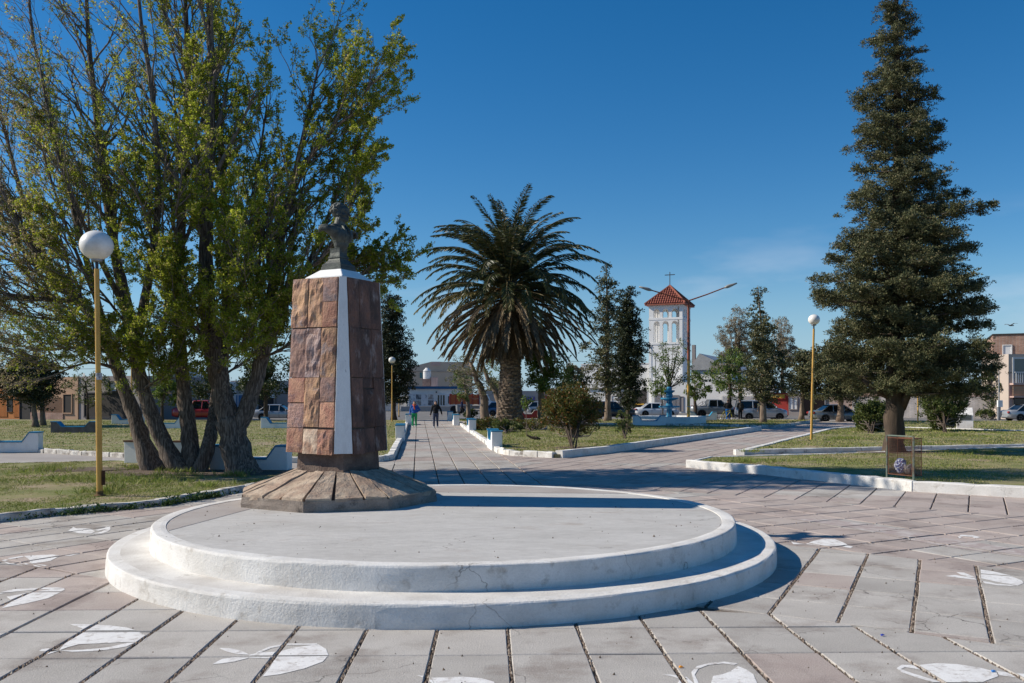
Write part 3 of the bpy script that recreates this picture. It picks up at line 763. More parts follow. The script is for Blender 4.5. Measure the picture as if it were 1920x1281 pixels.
kerb('white kerb on the right side of the diagonal path', [L['upper_right'][i] for i in (7, 8, 0)], .30, .17, 1, 2.2, whitewash)
kerb('long pale kerb with bare patches in front of the upper right lawn', [L['upper_right'][i] for i in (0, 1, 2, 3)], .2, .19, 1, 2.4, kerb_white)
kerb('thin white kerb at the far edge of the upper right lawn', [L['upper_right'][i] for i in (4, 5, 6, 7)], .25, .19, 1, 2.4, whitewash)
kerb('bright white kerb in front of the near right lawn beside the wire basket', [L['lower_right'][i] for i in range(0, 7)], .26, .235, 1, 2.4, whitewash, .010)
kerb('flat white kerb at the back of the near right lawn', [L['lower_right'][i] for i in (9, 10, 11, 0)], .16, .19, 1, 2.0, kerb_white)
kerb('grey kerb along the street behind the fountain', [L['fountain'][i] for i in (3, 4)], .2, .14, 1, 2.0, kerb_worn)

# ------------------------------------------------------------------ grass
grass_mat = leafmat('grass_blades', (0.16, 0.19, 0.048), (0.31, 0.31, 0.105), (0.46, 0.37, 0.20), odd=0.70, trans=0.25, rough=0.8, pscale=0.8)
grass_lush = leafmat('grass_lush', (0.12, 0.17, 0.03), (0.26, 0.30, 0.065), (0.34, 0.31, 0.11), odd=0.86, trans=0.3, rough=0.7, pscale=1.2)
weed_mat = leafmat('weeds', (0.022, 0.055, 0.012), (0.06, 0.11, 0.025), None, trans=0.3, pscale=2)
SOIL = [(-8.35, 24.35, 3.3, 1.25), (13.75, 31.6, 1.5, .9), (-12.2, 25.0, 1.6, .8), (2.4, 34.9, .9, .6)]
soil_mat = M('bare_soil', (0.155, 0.115, 0.085), (0.10, 0.075, 0.055), scale=3, mid=.5, soft=.2, c3=(.22, .17, .125), scale3=6, mid3=.6, rough=1, bump=.9, bscale=30, grain=.3)
for (x, y, rx, ry), z in zip(SOIL, (.10, .17, .10, .13)):
    pl = []
    for k in range(40):
        a = 2 * PI * k / 40; f_ = 1 + .28 * mnoise.noise((math.cos(a) * 1.4, math.sin(a) * 1.4, x)) + .12 * mnoise.noise((math.cos(a) * 4, math.sin(a) * 4, y))
        pl.append((x + rx * f_ * math.cos(a), y + ry * f_ * math.sin(a)))
    sheet('soil', pl, z + .004, soil_mat)
def grass(poly, z, n, h, w, mat, name='grass', bare=0.30, yb=None, lush=0.0, mat2=None):
    x0, x1 = min(p[0] for p in poly), max(p[0] for p in poly); y0, y1 = min(p[1] for p in poly), max(p[1] for p in poly)
    if yb: y0, y1 = max(y0, yb[0]), min(y1, yb[1])
    P = np.stack([rng.uniform(x0, x1, n * 4), rng.uniform(y0, y1, n * 4)], 1)
    P = P[inside_np(P, poly)]
    u = FOC * P[:, 0] / P[:, 1] + CX
    P = P[(u > -480) & (u < 2400)][:int(n * 1.3)]
    f = np.array([mnoise.noise((x * .55, y * .4, 1.7)) + .55 * mnoise.noise((x * 1.9, y * 1.5, 4.0)) for x, y in P])
    so = np.zeros(len(P))
    for (x, y, rx, ry) in SOIL: so = np.maximum(so, 1.15 - ((P[:, 0] - x) / rx) ** 2 - ((P[:, 1] - y) / ry) ** 2)
    keep = (f > rng.uniform(-bare - .4, -bare + .2, len(P))) & (so < rng.uniform(.05, .75, len(P))); P = P[keep]; f = f[keep]
    k = len(P); a = rng.uniform(0, 2 * PI, k); hh = h * rng.uniform(.5, 1.3, k) * (1 + .7 * np.clip(f, -.5, 1)); ww = w * rng.uniform(.7, 1.3, k)
    ln = rng.normal(0, .45, (k, 2)) * hh[:, None]
    B = np.stack([P[:, 0], P[:, 1], np.full(k, z - .004)], 1); dx = np.stack([np.cos(a) * ww, np.sin(a) * ww, np.zeros(k)], 1)
    T = B + np.stack([ln[:, 0], ln[:, 1], hh], 1)
    V = np.stack([B - dx, B + dx, T], 1).reshape(-1, 3); F = np.arange(3 * k).reshape(k, 3)
    mi = (f + rng.normal(0, .15, k) > .34 - lush).astype(np.int32)
    return tag(link(name, np_mesh(name, V, F, [mat, mat2 or mat], mi)), kind='stuff')
grass(inset(LAWN['near_left']), .10, 70000, .028, .010, grass_mat, bare=.02, yb=(13, 29), lush=.22, mat2=grass_lush)
grass(inset(LAWN['lower_right']), .17, 42000, .038, .012, grass_mat, bare=.20, yb=(16, 40), mat2=grass_lush, lush=.1)
grass(inset(LAWN['palm'], .3), .13, 34000, .050, .020, grass_mat, bare=.25, mat2=grass_lush, lush=.05)
grass(inset(LAWN['upper_right'], .3), .13, 30000, .055, .020, grass_mat, bare=.25, mat2=grass_lush, lush=.1)
grass(inset(LAWN['behind'], .3), .10, 40000, .060, .022, grass_mat, bare=.5, yb=(28, 72), mat2=grass_lush, lush=.15)
grass(inset(LAWN['fountain'], .3), .10, 9000, .07, .03, grass_mat, bare=.4, mat2=grass_lush)
grass(inset(LAWN['far_right'], .3), .08, 9000, .07, .03, grass_mat, bare=.4, mat2=grass_lush)
# weeds along the foot of the left kerb and tufts round the lawn edges
qb = QB(); kp = [Vector((p[0], p[1], 0)) for p in LAWN['near_left'][1:7]]
for i in range(len(kp) - 1):
    d = kp[i+1] - kp[i]; n = Vector((d.y, -d.x, 0)).normalized()
    for _ in range(int(d.length * 46)):
        t = random.random(); dens = mnoise.noise(((kp[i].y + d.y * t) * .9, 0, 0)) + (.6 if 16.3 < kp[i].y + d.y * t < 19.3 else -.25)
        if dens < random.uniform(-.3, .5): continue
        c = kp[i] + d * t + n * random.uniform(-.03, .13); hgt = random.uniform(.02, .15) * (1.2 if dens > .5 else .7)
        k = 16; P = np.array(c)[None] + np.stack([rng.normal(0, .06, k), rng.normal(0, .06, k), rng.uniform(0, 1, k) * hgt], 1)
        qb.add(*leaf_quads(P, .05, .5, up=.5))
tag(qb.build('weeds', weed_mat), kind='stuff')
qb = QB()
for px, py, n_, r_ in ((1395, 868, 10, .25), (1440, 866, 8, .3), (1850, 852, 9, .3), (1800, 854, 8, .3), (1410, 848, 6, .2), (185, 925, 14, .22), (205, 918, 10, .2), (262, 878, 14, .35), (330, 885, 10, .3), (440, 893, 10, .3), (1588, 823, 12, .3), (100, 882, 14, .5), (50, 888, 14, .6), (390, 912, 10, .25), (150, 902, 12, .5), (240, 900, 12, .5), (300, 905, 10, .5), (340, 895, 10, .5), (1680, 868, 8, .3), (1690, 826, 9, .3), (1780, 818, 9, .6)):
    z = .11 if px < 700 else .17 if py > 860 else .13
    c = gr(px, py, z)
    for _ in range(n_ * 3):
        p = np.array(c)[None] + np.concatenate([rng.normal(0, r_, (1, 2)), np.zeros((1, 1))], 1)
        k = 9; P = np.repeat(p, k, 0) + np.concatenate([rng.normal(0, .03, (k, 2)), np.zeros((k, 1))], 1)
        qb.add(*leaf_quads(P, .15, .09, up=1.1))
tag(qb.build('grass', grass_lush), kind='stuff')
# ================================================================== THE MONUMENT
MON = Vector((-2.83, 14.45, PLAT_Z2 - .010))
monument = thing('pedestal', 'tall tapered stone clad pedestal with white corner strip standing on the round platform', 'pedestal', MON)
ZR, ZS = 0.165, 0.50           # rim height and top of the sloping skirt above the platform floor
RO, RI = 1.62, 0.70
oct_a = [rad(-97 + 45 * k) for k in range(8)]
def octp(r, k): return Vector((r * math.cos(oct_a[k % 8]), r * math.sin(oct_a[k % 8]), 0))
b = MB()
n_ = 6
vs = []; fs = []
for k in range(8):                                        # rough concrete rim of the octagonal foot
    for s in range(n_):
        p = octp(RO, k).lerp(octp(RO, k + 1), s / n_); d = p.normalized()
        for z in (-.02, .06, .12, ZR):
            q = p + d * (mnoise.noise((p.x * 5, p.y * 5, z * 9)) * .016 + (.012 if z < .1 else 0)); vs.append((q.x, q.y, z + (mnoise.noise((p.x * 6, p.y * 6, 3)) * .012 if z == ZR else 0)))
N = 8 * n_
for i in range(N):
    for r in range(3): fs.append((i*4 + r, ((i+1) % N)*4 + r, ((i+1) % N)*4 + r + 1, i*4 + r + 1))
b.add(vs, fs); b.build('base_rim', rim_concrete, monument)
b = MB(); b.prism([tuple(octp(RO - .03, k)[:2]) for k in range(8)], ZR - .03, ZS - .035, top=[tuple(octp(RI, k)[:2]) for k in range(8)])
b.build('skirt_core', mortar, monument)
random.seed(5)
for k in range(8):                                        # sloping slabs of the foot
    A0, A1, B0, B1 = octp(RO - .004, k), octp(RO - .004, k + 1), octp(RI, k), octp(RI, k + 1)
    cut = [0, .33 + random.uniform(-.05, .05), .68 + random.uniform(-.05, .05), 1]
    for c in range(3):
        e0, e1 = cut[c] + random.uniform(.012, .022), cut[c + 1] - random.uniform(.012, .022)
        lift = random.uniform(.0, .028); nx, ny = 4, 8
        vs = []; fs = []
        for j in range(ny + 1):
            g_ = j / ny
            for i in range(nx + 1):
                e = e0 + (e1 - e0) * i / nx
                p = A0.lerp(A1, e).lerp(B0.lerp(B1, e), g_)
                z = ZR + .012 + (ZS - ZR - .012) * g_ + lift + .020 * mnoise.noise((p.x * 4, p.y * 4, k)) + .012 * mnoise.noise((p.x * 13, p.y * 13, k + 3))
                vs.append((p.x, p.y, z))
        m0 = len(vs)
        def V(i, j): return j * (nx + 1) + i
        for j in range(ny):
            for i in range(nx): fs.append((V(i, j), V(i+1, j), V(i+1, j+1), V(i, j+1)))
        per = [V(i, 0) for i in range(nx + 1)] + [V(nx, j) for j in range(1, ny + 1)] + [V(i, ny) for i in range(nx - 1, -1, -1)] + [V(0, j) for j in range(ny - 1, 0, -1)]
        for q in per: vs.append((vs[q][0], vs[q][1], vs[q][2] - .085))
        for i in range(len(per)):
            i2 = (i + 1) % len(per); fs.append((per[i2], per[i], m0 + i, m0 + i2))
        bb = MB(); bb.add(vs, fs); bb.build('stone_slab', skirt_stone, monument)
# square neck, then the tapering shaft
TH = rad(-28); U = Vector((math.cos(TH), math.sin(TH), 0)); Wv = Vector((-math.sin(TH), math.cos(TH), 0))
def sq(s, t, z): p = U * s + Wv * t; return Vector((p.x, p.y, z))
ZB, ZT = 0.795, 3.565          # shaft bottom and top above the floor
AB, AT = 0.565, 0.475          # half widths of the shaft
CB, CT = 0.200, 0.080          # width of the cut front corner
b = MB(); b.add([sq(s * a, t * a, z) for z, a in ((ZS - .10, .475), (ZB + .03, .455)) for s, t in ((-1,-1),(1,-1),(1,1),(-1,1))], [(0,1,5,4),(1,2,6,5),(2,3,7,6),(3,0,4,7),(4,5,6,7)])
b.build('neck', M('neck_stone', (0.20, 0.145, 0.115), (0.13, 0.09, 0.075), scale=4, c3=(0.28, 0.22, 0.18), scale3=3, mid3=.6, rough=.95, bump=.9, bscale=30, grain=.2), monument)
def core(f):                    # corner points of the shaft at height fraction f
    a = AB + (AT - AB) * f; c = CB + (CT - CB) * f; z = ZB + (ZT - ZB) * f
    return [sq(-a, -a, z), sq(a - c, -a, z), sq(a, -a + c, z), sq(a, a - .05, z), sq(a - .05, a, z), sq(-a, a, z)]
lo, hi = core(0), core(1); b = MB()
b.add(lo + hi, [tuple(range(5, -1, -1)), tuple(range(6, 12))] + [(i, (i+1) % 6, 6 + (i+1) % 6, 6 + i) for i in range(6)])
b.build('shaft_core', mortar, monument)
def strip(i0, i1, out, label):
    vs = []; fs = []; nz = 24
    o = (U - Wv).normalized() if i0 == 1 else (U + Wv).normalized()
    for j in range(nz + 1):
        f = j / nz; c = core(f); p, q = c[i0], c[i1]
        for t, oo in ((0.0, -.01), (0.0, out), (.5, out + .004), (1.0, out), (1.0, -.01)):
            r = p.lerp(q, t) + o * oo; e = .006 * mnoise.noise((t * 9, j * .8, i0)) if t in (0.0, 1.0) else 0
            r = r + (q - p).normalized() * e; vs.append(r)
    for j in range(nz):
        for r in range(4): fs.append((j*5 + r, j*5 + r + 1, (j+1)*5 + r + 1, (j+1)*5 + r))
    fs += [(4, 3, 2, 1, 0), tuple(nz*5 + r for r in range(5))]
    bb = MB(); bb.add(vs, fs); tag(bb.build('corner_strip', strip_white, monument), label)
strip(1, 2, .040, 'wide whitewashed strip of the front corner')
strip(3, 4, .030, 'thin whitewashed strip of the right corner')
R_ = [0.0, .135, .29, .43, .715, 1.0]         # course heights from the foot upwards
TILES = {   # per face: three columns of (from, to, stone, ruggedness)
 'left': [[(0, .145, 'red', .6), (.145, .285, 'purple', .3), (.285, .43, 'red', .3), (.43, .715, 'purple', .9), (.715, 1, 'tan', 1.5)],
          [(0, .145, 'pale', .5), (.145, .43, 'tan', 1.5), (.43, .715, 'slate', 1.7), (.715, 1, 'tan', 1.6)],
          [(0, .145, 'red', 1.4), (.145, .29, 'red', .4), (.29, .43, 'purple', .3), (.43, .715, 'tan', 1.0), (.715, .86, 'red', .35), (.86, 1, 'purple', .25)]],
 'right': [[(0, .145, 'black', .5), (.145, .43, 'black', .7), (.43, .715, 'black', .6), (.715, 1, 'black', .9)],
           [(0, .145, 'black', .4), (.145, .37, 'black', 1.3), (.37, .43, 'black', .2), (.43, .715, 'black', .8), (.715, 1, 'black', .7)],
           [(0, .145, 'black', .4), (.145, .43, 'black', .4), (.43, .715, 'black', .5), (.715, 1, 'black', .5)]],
}
TILES['back'] = [[(0, .145, 'red', .5), (.145, .43, 'red', .8), (.43, .715, 'tan', .7), (.715, 1, 'red', .8)]] * 3
TILES['far'] = [[(0, .145, 'tan', .5), (.145, .43, 'red', .8), (.43, .715, 'red', .7), (.715, 1, 'tan', .8)]] * 3
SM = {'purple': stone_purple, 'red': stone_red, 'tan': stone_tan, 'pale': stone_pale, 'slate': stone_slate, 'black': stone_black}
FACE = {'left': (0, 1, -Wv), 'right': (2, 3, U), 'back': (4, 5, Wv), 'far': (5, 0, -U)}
for fk, cols in TILES.items():
    i0, i1, nrm = FACE[fk]
    for ci, col in enumerate(cols):
        for (z0, z1, st, rug) in col:
            drop = random.uniform(-.006, .006) - (.014 * ci if fk == 'left' and z0 == 0 else 0) - (.012 * (2 - ci) if fk == 'right' and z0 == 0 else 0)
            e0, e1 = ci / 3 + random.uniform(-.008, .008), (ci + 1) / 3 + random.uniform(-.008, .008)
            e0 = max(0, e0) + (.005 if not (fk == 'left' and ci == 0) else -.035); e1 = min(1, e1) - (.005 if not (fk == 'right' and ci == 2) else -.005)
            g0, g1 = z0 + .0022, z1 - .0016 + random.uniform(-.0016, .0012)
            nx, nz = 7, max(5, int((z1 - z0) * 34)); pr = .028 + random.uniform(-.008, .012) + .006 * rug
            vs = []; fs = []; sd = random.uniform(0, 50)
            for j in range(nz + 1):
                for i in range(nx + 1):
                    f = g0 + (g1 - g0) * j / nz; c = core(max(0, f)); e = e0 + (e1 - e0) * i / nx
                    p = c[i0].lerp(c[i1], e); p.z += drop
                    ed = min(i, nx - i, j, nz - j); q = Vector((p.dot(U) * 5, p.dot(Wv) * 5, p.z * 5 + sd))
                    w = mnoise.noise(q) * .022 + mnoise.noise(q * 2.6) * .016 + mnoise.noise(q * 6) * .007 + mnoise.ridged_multi_fractal(q * .9, 1, 2, 3, 1, 2) * .006
                    out = pr + rug * w * (.35 if ed == 0 else 1.0) - (.006 if ed == 0 else 0)
                    vs.append(p + nrm * max(.012, out))
            m0 = len(vs); W_ = nx + 1
            for j in range(nz):
                for i in range(nx): fs.append((j*W_ + i, j*W_ + i + 1, (j+1)*W_ + i + 1, (j+1)*W_ + i))
            per = [i for i in range(nx + 1)] + [j*W_ + nx for j in range(1, nz + 1)] + [nz*W_ + i for i in range(nx - 1, -1, -1)] + [j*W_ for j in range(nz - 1, 0, -1)]
            for q in per:
                p = vs[q]; vs.append(p - nrm * (pr + .035 + rug * .02))
            for i in range(len(per)): i2 = (i + 1) % len(per); fs.append((per[i2], per[i], m0 + i, m0 + i2))
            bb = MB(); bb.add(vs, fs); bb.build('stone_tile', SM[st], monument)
# white cap under the bust
b = MB(); b.add([sq(s * a, t * a, z) for z, a in ((ZT + .001, .385), (ZT + .035, .378), (ZT + .160, .222), (ZT + .170, .212)) for s, t in ((-1,-1),(1,-1),(1,1),(-1,1))],
      [(3,2,1,0)] + [(l*4 + i, l*4 + (i+1) % 4, (l+1)*4 + (i+1) % 4, (l+1)*4 + i) for l in range(3) for i in range(4)] + [(12,13,14,15)])
b.build('cap', M('cap_white', (0.82, 0.82, 0.80), (0.72, 0.71, 0.69), scale=5, mid=.62, rough=.85, bump=.3, bscale=40, grain=.04), monument, bevel=.008)

# ------------------------------------------------------------------ the bronze bust (faces along the local +X axis)
BZ = MON.z + ZT + .170
bust = thing('bust', 'dark bronze bust of a uniformed man with curly hair and epaulettes on the pedestal', 'bust', (MON.x + .0, MON.y, BZ), TH)
bust.scale = (1.07, 1.07, 1.05)
b = MB()
prof = [(.185, 0.0), (.185, .045), (.176, .052), (.176, .085), (.150, .105), (.135, .125), (.112, .155), (.100, .185), (.112, .192), (.112, .212), (.096, .222), (.088, .27), (.092, .32), (.098, .345)]
for i in range(len(prof) - 1):
    (r0, z0), (r1, z1) = prof[i], prof[i + 1]
    b.add([(s * r, t * r, z) for r, z in ((r0, z0), (r1, z1)) for s, t in ((-1,-1),(1,-1),(1,1),(-1,1))], [(0,1,5,4),(1,2,6,5),(2,3,7,6),(3,0,4,7)])
r, z = prof[-1]; b.add([(-r, -r, z), (r, -r, z), (r, r, z), (-r, r, z)], [(0,1,2,3)])
b.build('socle', bronze, bust)
pr = [
 ('c', (.025, 0, .335), (.05, 0, .42), .085, .115), ('c', (.05, 0, .42), (.05, 0, .50), .115, .14), ('e', (.045, 0, .535), (.150, .175, .110)), ('e', (.02, 0, .600), (.135, .235, .085)), ('e', (.100, .065, .535), (.095, .105, .115)), ('e', (.100, -.065, .535), (.095, .105, .115)),
 ('c', (.02, -.16, .595), (-.01, -.29, .625), .085, .060), ('c', (.02, .16, .595), (-.01, .29, .625), .085, .060), ('c', (-.01, -.1, .650), (-.01, .1, .650), .075, .075),
 ('c', (.0, 0, .62), (.022, 0, .745), .098, .084), ('c', (.018, 0, .69), (.03, 0, .80), .088, .075),                                      # high collar, neck
 ('e', (.004, 0, .930), (.122, .108, .120)), ('e', (.068, 0, .865), (.086, .076, .105)), ('e', (.095, 0, .80), (.055, .055, .045)), ('e', (.140, 0, .782), (.028, .032, .026)),
 ('c', (.152, 0, .900), (.186, 0, .856), .013, .020), ('c', (.138, -.045, .912), (.138, .045, .912), .022, .022), ('e', (.120, 0, .945), (.05, .075, .05)), ('e', (.152, 0, .826), (.020, .030, .010)), ('e', (.150, 0, .808), (.020, .026, .010)),
 ('e', (.108, .052, .855), (.035, .026, .030)), ('e', (.108, -.052, .855), (.035, .026, .030)), ('c', (.06, .07, .80), (.12, .03, .785), .024, .022), ('c', (.06, -.07, .80), (.12, -.03, .785), .024, .022),
 ('e', (.035, .104, .868), (.026, .012, .034)), ('e', (.035, -.104, .868), (.026, .012, .034)),
]
random.seed(3)
for i in range(230):                                       # curls
    a = random.uniform(0, 2 * PI); t = random.uniform(-.15, 1.0) * PI / 2
    d = Vector((math.cos(t) * math.cos(a), math.cos(t) * math.sin(a), math.sin(t)))
    if d.x > .45 and d.z < .55: continue
    p = Vector((.002 + d.x * .126, d.y * .112, .932 + d.z * .122)); rr = random.uniform(.011, .020)
    pr.append(('e', tuple(p), (rr, rr, rr * .85)))
for s in (-1, 1):
    for i in range(4): pr.append(('e', (.055 + .012 * (i % 2), s * .094, .905 - i * .028), (.020, .014, .019)))    # sideburns
def turn(p):                                              # the head looks further to its left than the chest
    def r_(v):
        c = math.cos(rad(15)); s_ = math.sin(rad(15)); return ((v[0] - .02) * c - v[1] * s_ + .02, (v[0] - .02) * s_ + v[1] * c, v[2])
    if p[0] == 'e': return ('e', r_(p[1]), p[2]) if p[1][2] > .77 else p
    return ('c', r_(p[1]), r_(p[2]), p[3], p[4]) if min(p[1][2], p[2][2]) > .77 else p
pr = [turn(p) for p in pr]
blob('figure', pr, .0085, bronze, bust, 2)
for s in (-1, 1):
    b = MB(); b.ball((0, s * .315, .645), (.088, .075, .030), 14, 8)
    for i in range(17):
        a = -PI * .5 + PI * i / 16; x, y = math.sin(a) * .088, .30 + .085 * math.cos(a)
        b.tube([(x, s * y, .648), (x * 1.08, s * (y + .012), .615), (x * 1.08, s * (y + .016), .560)], [.010, .012, .010], 5)
    b.build('epaulette', bronze, bust, smooth=True)
b = MB()
for s in (-1, 1): b.tube([(.09, s * .035, .70), (.168, s * .05, .62), (.192, s * .055, .52), (.15, s * .05, .43)], [.018, .020, .018, .012], 6)
for i in range(4): b.ball((.188, 0, .60 - i * .042), .011, 8, 6)
b.build('tunic_trim', bronze, bust, smooth=True)
# ================================================================== BENCHES
def make_bench(cap=None, body=None, label='', L=2.25, D=.42, seat=.44, H=.80, w=.34, s=.27):
    cap = cap or blue_paint; body = body or white_paint
    r = thing('bench', label, 'bench', group='masonry benches with raised ends')
    t = .045
    def prof(o): return [(-L/2, 0), (-L/2, H - o), (-L/2 + w, H - o), (-L/2 + w + s, seat - o), (L/2 - w - s, seat - o), (L/2 - w, H - o), (L/2, H - o), (L/2, 0)]
    b = MB(); p = prof(t); b.extrude_xz(p, -D/2, D/2)
    o1 = b.build('wall', body, r, bevel=.012)
    b = MB(); up = prof(0)[1:7]; dn = prof(t + .002)[1:7]
    up = [(up[0][0] - .02, up[0][1])] + up[1:-1] + [(up[-1][0] + .02, up[-1][1])]; dn = [(dn[0][0] - .02, dn[0][1])] + dn[1:-1] + [(dn[-1][0] + .02, dn[-1][1])]
    for i in range(5):
        b.extrude_xz([dn[i], up[i], up[i+1], dn[i+1]], -D/2 - .025, D/2 + .025)
    b.build('seat_cap', cap, r)
    return r
bench0 = make_bench(label='white bench with blue capping close behind the thick forked trunk, right of its twin')
bench0.location = gr(467, 888); bench0.location.y += .2; bench0.rotation_euler = (0, 0, rad(-6))
HP = math.atan2(.9944, -.1054)
bench_b = make_bench(cap=bench_brown, body=white_paint, label='whitewashed bench with reddish brown inside and blue edge behind the leaning trunks', L=1.95)
bench_b.location = gr(289, 875); bench_b.location.y += .2; bench_b.rotation_euler = (0, 0, rad(-9))
for ch in bench_b.children: pass
bench_c = make_bench(cap=blue_paint, body=bench_bare, label='bare grey brown bench with blue edge standing in the left lawn', L=2.5, H=.74, seat=.46)
bench_c.location = gr(137, 815); bench_c.location.y += .2
bench_d = make_bench(cap=M('bench_cream', (.62, .58, .5), rough=.9, bump=.2), body=bench_red, label='red painted bench with pale top near the street behind the palm', L=1.9)
bench_d.location = gr(990, 784.5)
for px, py, rz, lab in (
    (14, 849, rad(4), 'white bench with blue capping at the left picture edge'),
    (238, 798, 0, 'white bench with blue capping in front of the dark blue car'),
    (312, 806.5, 0, 'low white bench seen between the leaning trunks and the forked trunk'),
    (522, 806, rad(-3), 'white bench with blue edge on the grass in front of the silver saloon'),
    (1218, 800, 0, 'white bench with blue slopes and black scuffs right in front of the fountain basin'),
    (1319, 790, 0, 'white bench with blue slopes between the yellow lamp post and the bicycle')):
    c = gr(px, py); c.y += .2; dup(bench0, c, rz, lab)
for px, py, lab in ((750, 828, 'white bench with blue top on the left of the path beside the weedy kerb'), (766, 797, 'white bench with blue top right behind the woman in green trousers'),
    (932, 845.5, 'white bench with blue back nearest the camera on the right of the path'), (886, 811.5, 'second white bench with blue back on the right of the path'),
    (856, 798, 'third white bench with blue back on the right of the path'), (845, 789.5, 'farthest white bench with blue back on the right of the path')):
    c = gr(px, py); c += Vector((-.106, .994, 0)) * 1.1; dup(bench0, c, HP, lab)

# ================================================================== GLOBE LAMPS
green_paint0 = M('rusty_base', (.20, .12, .05), (.10, .06, .035), scale=9, rough=.9, bump=.4)
def make_lamp(label, H=5.0, r=.058, gr_=.30, lean=(0, 0), plate=False):
    t = thing('street_lamp', label, 'street lamp', group='globe lamps on yellow posts')
    b = MB(); lx, ly = lean
    P = lambda z: (lx * z / H, ly * z / H, z)
    b.tube([P(-.1), P(.3), P(H * .52)], [r * 1.08, r * 1.05, r * 1.05], 12); b.tube([P(H * .52), P(H * .525), P(H)], [r * 1.05, r * .9, r * .86], 12)
    b.build('post', yellow_paint, t, smooth=False)
    b = MB(); b.lathe([(r * 2.1, -.02), (r * 2.1, .02), (r * 1.25, .035), (r * 1.2, .10)], 12); b.build('base_collar', green_paint0, t)
    b = MB(); b.tube([P(H), P(H + .19)], [.034, .034], 10); b.build('spigot', black_metal, t)
    b = MB(); b.lathe([(.10, -.04), (.115, 0.0), (.105, .02), (.07, .05)], 16, P(H + .19)); b.build('globe_collar', grey_metal, t, smooth=True)
    b = MB(); q = P(H + .19 + gr_ * .9); b.ball(q, (gr_, gr_, gr_ * .92), 28, 18); b.build('globe', globe_mat, t, smooth=True)
    return t
lamp0 = make_lamp('tall yellow post with big white globe standing on the near left lawn', H=4.73, gr_=.333, lean=(-.06, 0))
lamp0.location = gr(187, 930, .1)
b = MB(); b.tube([(-.018, 0, 2.42), (-.0186, 0, 2.56)], [.064, .064], 12); b.build('sticker', M('sticker', (.5, .5, .52), (.2, .2, .22), scale=25, rough=.5, bump=0), lamp0)
b = MB(); b.box((.085, -.02, .38), (.06, .04, .30)); b.box((.09, 0, .30), (.03, .06, .14)); b.build('broken_hatch', M('rusty', (.12, .05, .025), (.05, .03, .02), scale=9, rough=1), lamp0)
lamp1 = make_lamp('slim yellow globe lamp beside the palm path, behind the pedestal', H=4.55, gr_=.27, r=.05)
lamp1.location = gr(735, 793)
lamp2 = make_lamp('yellow globe lamp half hidden by the big conifer at the right', H=5.27, gr_=.265, r=.055, lean=(.12, 0))
lamp2.location = gr(1521, 830)
for px, py, lab in ((247, 822, 'yellow lamp post rising behind the leaning left trunks'),
                    (68, 795, 'yellow lamp post behind the two slim dark trees'), (748, 781, 'yellow post in front of the dark tree by the street'), (1721, 795, 'yellow lamp post behind the rounded bushes on the right')):
    dup(lamp1, gr(px, py), 0, lab)
# double armed street light
t = thing('street_light', 'tall double armed street light, yellow below and rust red above', 'street light', gr(1291, 797))
b = MB(); b.tube([(0, 0, -.05), (0, 0, 1.3), (0, 0, 4.75)], [.125, .115, .10], 12); b.build('post', yellow_paint, t)
b = MB(); b.tube([(0, 0, 4.7505), (0, 0, 6.5), (0, 0, 9.2)], [.105, .095, .08], 12); b.build('upper_post', rust_paint, t)
for s, dx, dz in ((-1, 2.75, .78), (1, 2.7, .98)):
    b = MB(); b.tube([(0, 0, 9.15), (s * dx * .5, 0, 9.15 + dz * .47), (s * dx, 0, 9.15 + dz)], [.055, .05, .045], 8); a = b.build('arm', rust_paint, t)
    d = Vector((s * dx, 0, dz)).normalized(); p = Vector((s * dx, 0, 9.15 + dz))
    b = MB(); b.tube([p - d * .06, p + d * .12, p + d * .3, p + d * .62, p + d * .92], [.05, .11, .12, .085, .05], 10)
    b.build('lamp_head', M('lamp_head', (.30, .28, .25), rough=.5, bump=0, spec=.5), a, smooth=True)
b = MB(); b.lathe([(.14, 0), (.14, .06)], 12, (0, 0, 1.32)); b.build('band', grey_metal, t)
# small street light in front of the tower
t = thing('street_light', 'thin grey street light with short arm in front of the church tower', 'street light', at(1229, 772, 104) * 1)
t.location.z = 0
b = MB(); b.tube([(0, 0, 0), (0, 0, 7.2)], [.08, .05], 8); b.build('post', grey_metal, t)
b = MB(); b.tube([(0, 0, 6.9), (-.25, 0, 7.4), (-.6, 0, 7.75)], [.05, .045, .04], 6); b.build('arm', grey_metal, t)
b = MB(); b.tube([(-.5, 0, 7.68), (-.75, 0, 7.95), (-1.05, 0, 8.25)], [.08, .16, .08], 8); b.build('lamp_head', grey_metal, t)
# meter post at the right
t = thing('meter_post', 'grey pole with white electric meter box in front of the brick house', 'pole', gr(1873, 788))
b = MB(); b.box((0, 0, .85), (.22, .2, 1.7)); b.tube([(0, 0, 1.7), (0, 0, 4.6)], [.06, .035], 8); b.build('post', grey_metal, t)
b = MB(); b.box((0, -.14, 1.45), (.42, .2, .6)); b.build('meter_box', white_paint, t, bevel=.01)

